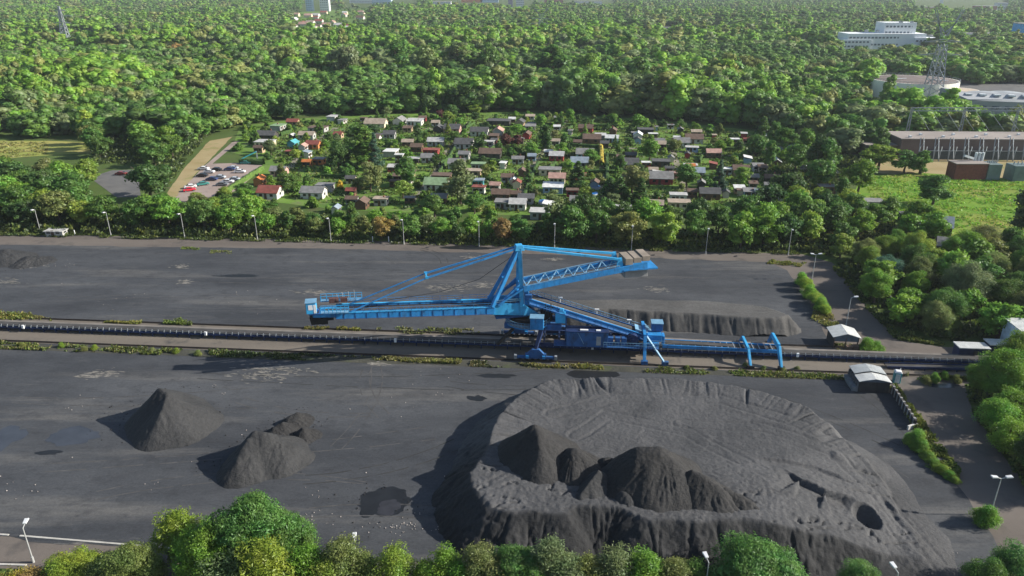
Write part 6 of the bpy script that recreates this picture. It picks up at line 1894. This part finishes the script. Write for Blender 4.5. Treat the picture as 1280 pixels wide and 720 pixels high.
# white-roofed huts at the end of the conveyor
for (px, py, w_, d_, h_, lab, nm) in ((1211, 447, 5.6, 2.4, 2.6, 'flat white-roofed hut straddling the end of the long conveyor', 'white_hut'), (1243, 443, 3.8, 2.4, 2.6, 'small white-roofed hut between the larger hut and the blue-white building', 'white_hut')):
    r = root(nm, g(px, py), lab, 'hut', 'white-roofed huts at the conveyor end', -.08)
    b = MB(); b.box((0, 0, h_ / 2), (w_, d_, h_)); b.build('wall', NAVY, r)
    b = MB(); b.box((0, 0, h_ + .12), (w_ + .4, d_ + .5, .18)); b.build('roof', CR1, r)
    b = MB(); b.box((.4, -d_ / 2 - .03, 1.05), (.9, .06, 2.0)); b.build('door', mat('dark door', (.03, .03, .034)), r)
r = root('end_building', g(1283, 446), 'blue-white metal building cut by the right picture edge', 'building', None, -.08)
b = MB(); b.box((.8, 2, 3), (7.5, 6, 6)); b.build('wall', mat('pale blue sheet', (.42, .52, .64), .6), r)
b = MB(); b.box((.8, 2, 6.1), (7.9, 6.4, .2)); b.build('roof', CR1, r)
b = MB(); b.box((-2.4, -2.2, 1.5), (4, 2.4, 3)); b.build('annex', mat('pale blue sheet', (.42, .52, .64)), r)
b = MB(); b.box((-2.4, -2.2, 3.1), (4.3, 2.7, .18)); b.build('annex_roof', CR2, r)
b = MB(); b.box((0, -1.05, 4.2), (1.2, .08, 1.1)); b.build('window', GLASS, r)

# ================================================================== PARKED CARS
CARP = mat_objcol('car paint', .3, .03, .4, .6)
TYRE = mat('tyre rubber', (.02, .02, .02), .9, .2, 2.)
RIM = mat('wheel rim', (.4, .4, .42), .4, .1, 2., metal=.6)
def make_car():
    o = root('parked_car', (0, 0, 0), 'car', 'car', 'cars in the parking lot')
    prof = [(-2.15, .35), (-2.2, .75), (-2.0, .92), (-1.5, .98), (-.85, 1.42), (.55, 1.45), (1.25, 1.0), (2.0, .88), (2.2, .6), (2.15, .32)]
    b = MB(); b.slab([(x, -.85, z) for x, z in prof], (0, 1.7, 0)); b.build('body', CARP, o, bevel=.09)
    b = MB()
    for y in (-.87, .84): b.slab([(-1.35, y, 1.0), (-.82, y, 1.34), (.5, y, 1.36), (1.08, y, 1.0)], (0, .03, 0))
    b.slab([(.63, -.7, 1.43), (.63, .7, 1.43), (1.24, .72, 1.03), (1.24, -.72, 1.03)], (.03, 0, .03)); b.slab([(-.92, -.7, 1.41), (-.92, .7, 1.41), (-1.46, .72, 1.02), (-1.46, -.72, 1.02)], (-.03, 0, .03))
    b.build('windows', GLASS, o)
    for x in (-1.35, 1.35):
        for y in (-.78, .78):
            b = MB(); b.tube((x, y - .1, .32), (x, y + .1, .32), .32, n=14); wo = b.build('wheel', TYRE, o)
            b = MB(); b.tube((x, y - .12, .32), (x, y + .12, .32), .18, n=10); b.build('rim', RIM, wo)
    for y in (-.6, .6):
        b = MB(); b.box((2.19, y, .66), (.08, .34, .14)); b.build('headlight', LAMPH, o)
    return o
car0 = make_car()
CARS = [(1018, 247, 'white', 'white car nearest the sandy bank in the upper parking row'), (1046, 263, 'white', 'white car in front, beside the black one in the parking lot'), (1082, 252, 'dark', 'black car in the middle of the upper parking row'), (1150, 250, 'navy', 'dark blue car at the right of the upper parking row'),
        (1165, 244, 'silver', 'silver car just behind the dark blue car in the upper parking row'), (1012, 282, 'dark', 'black van-like car standing alone in the parking lot'), (953, 338, 'white', 'white car parked right behind the red car'), (948, 353, 'red', 'bright red car at the lower left of the parking lot'), (1016, 324, 'teal', 'teal green car right of the red car'),
        (1112, 326, 'grey', 'grey car near the lower hedge of the parking lot'), (1172, 300, 'silver', 'silver-blue car at the lower hedge, upper end of the parking lot'), (1230, 218, 'teal', 'green car in the top right corner of the parking lot'), (606, 273, 'maroon', 'dark red car on the asphalt lot by the big tree'),
        (1060, 300, 'navy', 'dark blue car alone in the middle of the parking lot'), (1100, 290, 'silver', 'silver car right of the lone dark blue car in the parking lot'), (1200, 262, 'white', 'white car in the upper parking row, right end'), (1140, 312, 'white', 'white car beside the grey car at the lower parking hedge')]
CC = {'white': (.75, .75, .75), 'dark': (.02, .02, .022), 'navy': (.03, .05, .14), 'silver': (.42, .46, .5), 'red': (.55, .02, .04), 'teal': (.04, .22, .2), 'grey': (.16, .17, .18), 'maroon': (.2, .03, .03)}
for k, (zx, zy, c_, lab) in enumerate(CARS):
    o = car0 if k == 0 else copy_tree(car0)
    o.location = g(zx / 4, 150 + zy / 4 + .7) + Vector((0, 0, .05)); o.rotation_euler = (0, 0, random.choice([.05, 3.1]) + (.5 if 6 <= k <= 8 else 0))
    o['label'] = lab
    for ch in o.children:
        if ch.name.startswith('body'): ch.color = (*CC[c_], 1)
for k, (zx, zy, c_, lab) in enumerate([(195, 246, 'white', 'white car under the poplars left of the green meadow'), (330, 270, 'navy', 'blue car under the poplars left of the green meadow'), (955, 672, 'silver', 'silver car by the shed at the lower right of the meadow')]):
    o = copy_tree(car0); o.location = g(960 + zx / 4, 150 + zy / 4) + Vector((0, 0, .03)); o.rotation_euler = (0, 0, .3 * k)
    o['label'] = lab; o['group'] = 'cars by the green meadow'
    for ch in o.children:
        if ch.name.startswith('body'): ch.color = (*CC[c_], 1)

# ================================================================== STUFF: weeds, rubble, far woods
def scatter_leaves(name, areas, leaf, colours, seed, mat_):
    """many small upright leaf faces; areas: (world polygon, count, height)"""
    rng = np.random.default_rng(seed)
    V_, tint = [], []
    for poly, cnt, hgt, tcol, clumpy in areas:
        xs_ = [p[0] for p in poly]; ys_ = [p[1] for p in poly]
        n = 0; P_ = []
        while n < cnt:
            x = rng.uniform(min(xs_), max(xs_), 4000); y = rng.uniform(min(ys_), max(ys_), 4000)
            m = inpoly(x, y, poly) & (fbm(x * .30, y * .5, seed + 9, 3) * 1.25 + .5 > rng.uniform(.5 - .2 * (1 - clumpy), .5 + .25 * (1 - clumpy), 4000) + .0)
            P_.append(np.stack([x[m], y[m]], 1)); n += m.sum()
        P_ = np.vstack(P_)[:cnt]
        k = len(P_)
        hh = hgt * (.35 + .9 * vn(P_[:, 0] * .5, P_[:, 1] * .9, seed + 3)) * rng.uniform(.2, 1, k)
        q = rng.uniform(0, 2 * math.pi, k)
        lw = leaf * rng.uniform(.4, 1, k)
        dx, dy = np.cos(q) * lw, np.sin(q) * lw
        z0 = np.maximum(hh - leaf * 1.1, 0)
        lx, ly = rng.normal(0, leaf * .5, k), rng.normal(0, leaf * .5, k)
        a = np.stack([P_[:, 0] - dx, P_[:, 1] - dy, z0 + .08], 1); b = np.stack([P_[:, 0] + dx, P_[:, 1] + dy, z0 + .08], 1)
        c = np.stack([P_[:, 0] + dx * .5 + lx, P_[:, 1] + dy * .5 + ly, hh + .12], 1); d = np.stack([P_[:, 0] - dx * .5 + lx, P_[:, 1] - dy * .5 + ly, hh + .1], 1)
        V_.append(np.stack([a, b, c, d], 1).reshape(-1, 3))
        cc_ = np.array([colours[i] for i in rng.choice(tcol, k)]) * rng.uniform(.75, 1.25, (k, 1))
        tint.append(cc_)
    Vv = np.vstack(V_)
    me = np_mesh(name, Vv, np.arange(len(Vv)).reshape(-1, 4))
    at = me.attributes.new('tint', 'FLOAT_COLOR', 'FACE')
    tt = np.hstack([np.vstack(tint), np.ones((len(Vv) // 4, 1))])
    at.data.foreach_set('color', tt.astype(np.float32).ravel())
    o = link_mesh(name, me, mat_)
    return tag(o, kind='stuff')
MCOL = [(.16, .34, .03), (.23, .36, .04), (.30, .34, .07), (.13, .27, .03)]
WCOL = [(.12, .17, .03), (.16, .19, .045), (.08, .12, .03), (.20, .19, .08), (.26, .24, .06), (.05, .075, .025)]
def st(s0, s1, t0, t1): return [tuple(M(s, t)[:2]) for s, t in ((s0, t0), (s1, t0), (s1, t1), (s0, t1))]
def pxp(*p): return [tuple(g(*q)[:2]) for q in p]
o = scatter_leaves('weed_growth', [
    (st(-150, -62, -9.2, -6.4), 4600, .6, [0, 1, 2, 3, 5], 1.), (st(-62, -36, -9.0, -6.5), 1000, .5, [2, 5, 5], 1.), (st(-36, -14, -8.2, -6.6), 2200, .6, [3, 4, 3, 1], .5),
    (st(0, 14, -8.2, -6.4), 900, .55, [1, 3, 4], .5), (st(22, 62, -8.6, -6.4), 1700, .5, [0, 1, 3, 2], 1.), (st(-12, 2, -9.0, -6.6), 700, .4, [3, 5], .6),
    (pxp((-10, 400), (40, 401), (40, 393), (-10, 391)), 900, .8, [1, 4, 0], .2), (pxp((40, 401), (64, 402), (64, 398), (40, 396)), 260, .5, [3, 1], .2),
    (pxp((130, 404), (176, 406), (178, 401), (134, 400)), 700, .6, [4, 1], .2), (pxp((205, 406), (240, 407.5), (240, 402), (207, 400)), 500, .8, [1, 0], .3),
    (pxp((380, 412), (412, 413), (412, 409), (382, 409)), 420, .5, [4, 1], .2), (pxp((420, 413), (450, 414), (450, 409.5), (422, 409)), 420, .5, [4, 4, 1], .2), (pxp((470, 416), (600, 421), (600, 412), (472, 409)), 900, .45, [3, 3, 1, 5], .7),
    (pxp((226, 312), (250, 313), (250, 310), (228, 309)), 220, .3, [1, 0], .2), (pxp((262, 317), (290, 318), (290, 314), (264, 313)), 220, .3, [3, 1], .2),
    (pxp((-60, 294), (500, 306), (1000, 319), (1000, 313), (500, 300), (-60, 286)), 14000, .8, [0, 2, 2, 1, 5], .6),
    (pxp((1014, 400), (1040, 412), (1050, 410), (1036, 388), (1020, 378)), 1500, .7, [3, 1, 4], .3), (pxp((958, 330), (1000, 334), (1008, 329), (965, 325)), 800, .5, [1, 4, 0], .3),
    (pxp((1112, 486), (1120, 482), (1152, 528), (1200, 590), (1196, 604), (1180, 596), (1146, 556), (1140, 534)), 3800, .9, [0, 1, 1, 2], .2),
    (pxp((1040, 434), (1075, 437), (1075, 433), (1040, 430)), 300, .5, [2, 3], .3), (pxp((1130, 474), (1210, 482), (1215, 474), (1135, 466)), 900, 1.0, [2, 3, 0, 5], .6),
    (pxp((1205, 482), (1216, 520), (1262, 585), (1300, 640), (1300, 560), (1230, 480)), 3500, .8, [0, 2, 5], .4),
    (pxp((1040, 336), (1075, 378), (1118, 425), (1180, 433), (1180, 428), (1122, 418), (1085, 376), (1050, 334)), 2600, .9, [0, 2, 1, 5], .4),
    (pxp((1045, 442), (1066, 444), (1066, 438), (1046, 437)), 200, .5, [3], .3), (pxp((-20, 712), (60, 712), (60, 740), (-20, 740)), 900, .8, [4, 1], .2)], .26, WCOL, 5, LEAF_FAR)
scatter_leaves('undergrowth', [(pxp((-60, 291), (500, 303), (1000, 316), (1060, 322), (1060, 300), (700, 286), (480, 280), (330, 272), (-60, 264)), 30000, 2.6, [0, 2, 2, 5, 5, 1], .5),
    (pxp((1046, 330), (1092, 384), (1132, 422), (1190, 428), (1300, 428), (1300, 310), (1110, 312)), 14000, 2.4, [0, 2, 2, 5, 5], .5), (pxp((-60, 262), (110, 250), (100, 236), (-60, 236)), 5000, 2.4, [0, 2, 5, 5], .5),
    (pxp((120, 206), (185, 206), (205, 240), (258, 172), (280, 160), (200, 160), (110, 182)), 7000, 2.6, [0, 2, 5, 5], .5), (pxp((930, 262), (1010, 262), (1080, 268), (1150, 290), (1180, 312), (1010, 312)), 9000, 2.4, [0, 1, 2, 5, 5], .5),
    (pxp((940, 172), (1000, 190), (1090, 200), (1060, 236), (1010, 240), (940, 215)), 7000, 2.4, [0, 2, 5, 5], .5), (pxp((1225, 500), (1300, 486), (1300, 640), (1282, 606), (1240, 545)), 6000, 1.8, [0, 2, 5, 1], .4),
    (pxp((330, 160), (480, 146), (640, 144), (800, 152), (950, 170), (990, 200), (985, 250), (900, 262), (700, 268), (560, 264), (420, 258), (330, 245), (345, 215)), 26000, 1.1, [0, 1, 2, 2, 5, 0], .75)], .55, WCOL, 7, LEAF_FAR)
# meadow herbs
o2 = scatter_leaves('meadow_grass', [(pxp((-60, 199), (0, 198), (60, 193), (60, 178), (-60, 177)), 2500, .5, [4, 3, 1], .6)], .5, WCOL, 6, LEAF_FAR)

scatter_leaves('meadow_grass', [(pxp((1080, 222), (1150, 218), (1290, 228), (1290, 300), (1215, 298), (1140, 282), (1092, 260)), 8000, .5, [0, 0, 1, 2, 3], .3)], .4, MCOL, 16, LEAF_FAR)
# pale litter and rubble strewn over the yard
rng = np.random.default_rng(8)
b = MB()
def litter(px, py, sx, sy, n):
    for _ in range(int(n * .6)):
        q = g(px + rng.normal(0, sx), py + rng.normal(0, sy))
        if not inpoly(np.array([pr(q.x, q.y)[0]]), np.array([pr(q.x, q.y)[1]]), COAL_POLY)[0]: continue
        q.z = big_h(q.x, q.y) + .12
        if q.z > .8: continue
        s = rng.uniform(.06, .14)
        b.box(q, (s * 1.3, s, s * .8), rng.uniform(0, 3), .7)
for a in [(490, 660, 16, 4, 46), (516, 650, 14, 6, 16), (392, 645, 16, 6, 26), (400, 618, 5, 3, 8), (30, 612, 12, 6, 18), (190, 608, 10, 4, 8), (86, 572, 4, 1.5, 3), (105, 500, 8, 5, 8), (86, 512, 3, 2, 6), (275, 485, 8, 4, 6), (285, 492, 6, 3, 5),
          (60, 330, 14, 3, 30), (150, 370, 30, 8, 14), (300, 372, 40, 10, 14), (540, 470, 30, 8, 10), (520, 500, 20, 10, 10), (545, 662, 6, 3, 14), (1180, 690, 20, 8, 20), (230, 560, 60, 40, 16), (450, 540, 60, 40, 14)]:
    litter(*a)
tag(b.build('rubble_litter', mat('pale rubble', (.34, .31, .29), .9, .5, 3.)), kind='stuff')

# ---- the far woods: everything beyond the trees built one by one, as one mass
def forest():
    rng = np.random.default_rng(77)
    keep = [
        [(-400, 420), (-400, 262), (-80, 198), (-80, 172), (60, 173), (112, 172), (150, 176), (205, 176), (232, 190), (262, 168), (300, 160), (330, 154), (380, 146), (480, 142), (640, 139), (800, 146), (960, 162), (1010, 185), (1095, 205), (1108, 176), (1700, 168), (1700, 420)],   # near ground
        [(1088, 97), (1188, 97), (1205, 105), (1300, 104), (1500, 110), (1500, 168), (1190, 166), (1190, 150), (1080, 150)], [(1045, 47), (1165, 47), (1168, 74), (1048, 75)],
        [(425, -2), (525, -2), (525, 10), (425, 10)], [(532, -2), (668, -2), (668, 13), (532, 13)], [(668, -2), (770, -2), (770, 10), (668, 10)], [(1262, 40), (1300, 40), (1300, 58), (1262, 58)], [(1140, 0), (1260, 0), (1260, 18), (1140, 18)],
        [(564, 121), (594, 118), (598, 133), (570, 135)], [(1165, 46), (1275, 42), (1275, 52), (1165, 54)],
        [(765, 40), (905, 34), (905, 42), (765, 50)], [(400, 84), (430, 84), (430, 96), (396, 108), (385, 106)], [(630, 0), (665, 0), (662, 16), (630, 16)], [(376, 0), (420, 0), (420, 18), (376, 18)]]
    protos = {}
    for lod, (n, nl, lf) in enumerate(((30, 52, .85), (20, 30, 1.25), (12, 15, 2.0))):
        lst = []
        for s in range(4):
            lst.append(crown_arrays('round' if s < 3 else 'tall', n, nl, lf, 4.6 if s < 3 else 3.2, 12 if s < 3 else 15, 300 + s + 10 * lod, core=.9, flat=.85, jit=.28))
        protos[lod] = lst
    VV, QQ, TT, CQ, CT = [], [], [], [], []
    off = 0
    bands = ((200, 480, 9.6, 1.62, 0), (480, 800, 11.0, 1.85, 1), (800, 1500, 14.0, 2.2, 2), (1500, 3000, 23, 2.4, 2), (3000, 5200, 60, 3.6, 2))
    cols = np.array([TINT[c] for c in ('deep green', 'deep green', 'mid green', 'mid green', 'mid green', 'grey-green', 'mid green', 'fresh green', 'olive green', 'fresh green', 'rusty green')])
    total = 0
    for y0, y1, sp_, sc, lod in bands:
        xw = y1 * .78
        gx = np.arange(-xw, xw, sp_); gy = np.arange(y0, y1, sp_ * .9)
        X, Y = np.meshgrid(gx, gy)
        X = X + rng.uniform(-.42, .42, X.shape) * sp_; Y = Y + rng.uniform(-.42, .42, Y.shape) * sp_
        X = X.ravel(); Y = Y.ravel()
        z = Y * cp + CAMH * sp
        px = 640 + FPX * X / z; py = 360 - FPX * (Y * sp - CAMH * cp) / z
        m = (np.abs(px - 640) < 690)
        for k in keep: m &= ~inpoly(px, py, k)
        # thin lanes and clearings
        far_g = inpoly(px, py, [(360, 12), (466, 10), (468, 47), (364, 48)]) | inpoly(px, py, [(20, 44), (300, 39), (318, 54), (30, 57)])
        cl = fbm(X * .008, Y * .006, 91, 3)
        m &= ~((cl > .26) & (rng.random(X.shape) < .6) & (Y > 800))
        m &= ~(far_g & (rng.random(X.shape) < .25))
        X, Y, far_g = X[m], Y[m], far_g[m]
        for x, y, small in zip(X, Y, far_g):
            nz = float(fbm(x * .01, y * .01, 92, 2)); 
            s = sc * float(np.clip(np.exp(rng.normal(0.02, .24)), .5, 1.9)) * (1 + 1.0 * nz)
            hs = sc * rng.uniform(.82, 1.18) * (1 + 1.0 * nz) * (1.2 if (nz > .14 and y < 800) else 1)
            if small: s *= .42; hs *= .30
            kind = 3 if rng.random() < (.12 if nz > .05 else .04) else rng.integers(0, 3)
            v, q, t = protos[lod][kind]
            a = rng.uniform(0, 6.28); ca, sa = math.cos(a), math.sin(a)
            pass
            w_ = np.empty_like(v)
            w_[:, 0] = (v[:, 0] * ca - v[:, 1] * sa) * s + x; w_[:, 1] = (v[:, 0] * sa + v[:, 1] * ca) * s + y
            w_[:, 2] = np.maximum(.05, (v[:, 2] - 2.2) * 1.22) * hs * (1.02 if y < 500 else 1.12) / sc
            ci = int(np.clip(rng.normal(.42 + nz * .8 + .8 * float(fbm(x * .004 + 7, y * .004, 95, 2)), .2), 0, .905) * len(cols)); c = cols[ci if rng.random() > .0012 else 10] * rng.uniform(1.0, 1.5) * np.array([1.06, 1, 1.05])
            VV.append(w_.astype(np.float32)); QQ.append(q + off); TT.append(t + off); off += len(v)
            CQ.append(np.repeat(c[None], len(q), 0)); CT.append(np.repeat(c[None], len(t), 0)); total += 1
    me = np_mesh('far_woods', np.vstack(VV), np.vstack(QQ), np.vstack(TT))
    at = me.attributes.new('tint', 'FLOAT_COLOR', 'FACE')
    cc_ = np.vstack(CQ + CT)
    at.data.foreach_set('color', np.hstack([cc_, np.ones((len(cc_), 1))]).astype(np.float32).ravel())
    o = link_mesh('far_woods', me, LEAF_FAR)
    tag(o, kind='stuff')
    print('forest trees', total, 'faces', len(me.polygons))
forest()

# ================================================================== HAZE
b = MB(); b.box((0, 3400, 69.5), (12000, 7600, 145))
hz = tag(b.build('haze', None), kind='stuff')
m = bpy.data.materials.new('haze'); m.use_nodes = True
nt = m.node_tree
nt.nodes.remove(nt.nodes['Principled BSDF'])
pv = nt.nodes.new('ShaderNodeVolumePrincipled')
pv.inputs['Color'].default_value = (.80, .90, 1.0, 1)
pv.inputs['Density'].default_value = .000075
pv.inputs['Anisotropy'].default_value = .2
nt.links.new(pv.outputs[0], nt.nodes['Material Output'].inputs['Volume'])
hz.data.materials.append(m)

# ================================================================== LABELS that single each thing out
def sz(t):
    return 'tall' if t['H'] > 13 else 'small' if t['R'] < 3.2 and t['cat'] == 'tree' else 'low' if t['H'] < 1.8 else 'large' if t['R'] > 6.2 else ''
MARKS = [(51, 270, 'the first far lamp post'), (139, 272, 'the second far lamp post'), (231, 274, 'the third far lamp post'), (322, 278, 'the fourth far lamp post'), (414, 282, 'the fifth far lamp post'), (505, 284, 'the sixth far lamp post'), (599, 286, 'the seventh far lamp post'),
         (693, 290, 'the eighth far lamp post'), (789, 292, 'the ninth far lamp post'), (882, 296, 'the tenth far lamp post'), (985, 298, 'the last far lamp post'), (237, 238, 'the red car'), (190, 215, 'the big parking-lot tree'), (140, 228, 'the asphalt lot'), (40, 187, 'the dry meadow'), (265, 185, 'the sandy bank'),
         (334, 238, 'the red-roofed white cabin'), (392, 238, 'the long grey cabin with white walls'), (546, 230, 'the green-roofed house'), (385, 180, 'the red-roofed orange cabin'), (365, 178, 'the turquoise cabin'), (470, 153, 'the cream-walled cabin'), (565, 160, 'the pink-walled cabin'), (538, 188, 'the red flat cabin'),
         (612, 192, 'the wide dark-roofed cabin'), (580, 178, 'the dark gabled cabin'), (732, 158, 'the red-walled cabin'), (765, 172, 'the pale blue cabin'), (752, 200, 'the yellow hedge'), (722, 215, 'the dark garden conifer'), (744, 235, 'the blue pools'), (678, 262, 'the big pale flat roof'), (826, 222, 'the long red-walled house'), (848, 245, 'the pale stepped roof'),
         (888, 240, 'the low dark-roofed house'), (898, 222, 'the blue spruce'), (892, 190, 'the brown-pink cabin'), (852, 177, 'the grey cabins at the upper right'), (690, 225, 'the white-roofed blue cabin'), (984, 185, 'the grey-blue cabin among dark trees'), (1030, 205, 'the tall poplars'), (1165, 235, 'the lone meadow tree'), (1192, 305, 'the lower right shed'), (1167, 277, 'the long slate shed'),
         (1200, 340, 'the big silvery tree'), (1105, 340, 'the grove corner'), (1060, 320, 'the upper road corner'), (1211, 440, 'the white-roofed hut'), (1268, 430, 'the blue-white building'), (1240, 480, 'the large bright tree'), (1051, 420, 'the open gabled shed'), (1230, 640, 'the lone bush'), (28, 660, 'the near left lamp post'), (310, 650, 'the feathery vivid tree'), (443, 678, 'the olive-hidden lamp'), (625, 690, 'the stockpile corner'), (885, 703, 'the white lamp head'), (1086, 636, 'the round pit')]
def rel(x, y, skip=None):
    best = None
    for mx, my, nm in MARKS:
        d = math.hypot(mx - x, (my - y) * 1.5)
        if best is None or d < best[0]: best = (d, mx, my, nm)
    d, mx, my, nm = best
    if d < 9: return f'at {nm}'
    dx, dy = x - mx, y - my
    if abs(dx) > abs(dy) * 1.2: return f"{'right' if dx > 0 else 'left'} of {nm}"
    return f"{'in front of' if dy > 0 else 'behind'} {nm}"
def settle(items, stem):
    """items get stem(t); those that still share a label are told apart by their order from the left"""
    by = {}
    for t in items: by.setdefault(stem(t), []).append(t)
    for lab, ts in by.items():
        if len(ts) == 1:
            ts[0]['o']['label'] = lab; continue
        ts.sort(key=lambda t: t['x'])
        n = len(ts)
        for k, t in enumerate(ts):
            w_ = ('left one', 'right one') if n == 2 else None
            t['o']['label'] = f'{lab}, {w_[k] if w_ else ORD[k] + " from left"}'
settle(TREES, lambda t: ' '.join(f"{sz(t)} {t['colour'] if not t['noun'].startswith(('copper', 'blue', 'dark', 'big dark')) else ''} {t['noun']} {rel(t['x'], t['y'])}".split()))
RF = {'gable': 'gabled', 'flat': 'flat-roofed', 'shed': 'pent-roofed'}
def hstem(t):
    big = 'wide' if t['w'] > 7.5 else 'small' if t['w'] < 4.4 else ''
    wl = f"{t['wc']}-walled" if t['wc'] not in ('dark',) else 'dark-walled'
    base = f"{big} {wl} {t['noun']} with {t['rc']} {'gable roof' if t['roof'] == 'gable' else 'flat roof' if t['roof'] == 'flat' else 'pent roof'}"
    far = t['place'] if ('distant' in t['place'] or 'far' in t['place']) else rel(t['x'], t['y'])
    lab = ' '.join(f'{base} {far}'.split())
    if len(lab.split()) > 13: lab = ' '.join(f"{big} {t['noun']} with {t['rc']} roof {far}".split())
    return lab
settle(HOUSES, hstem)
settle(HEDGES, lambda t: f"clipped hedge {'along' if t['hz'] else 'between'} plots {rel(t['x'], t['y'])}")
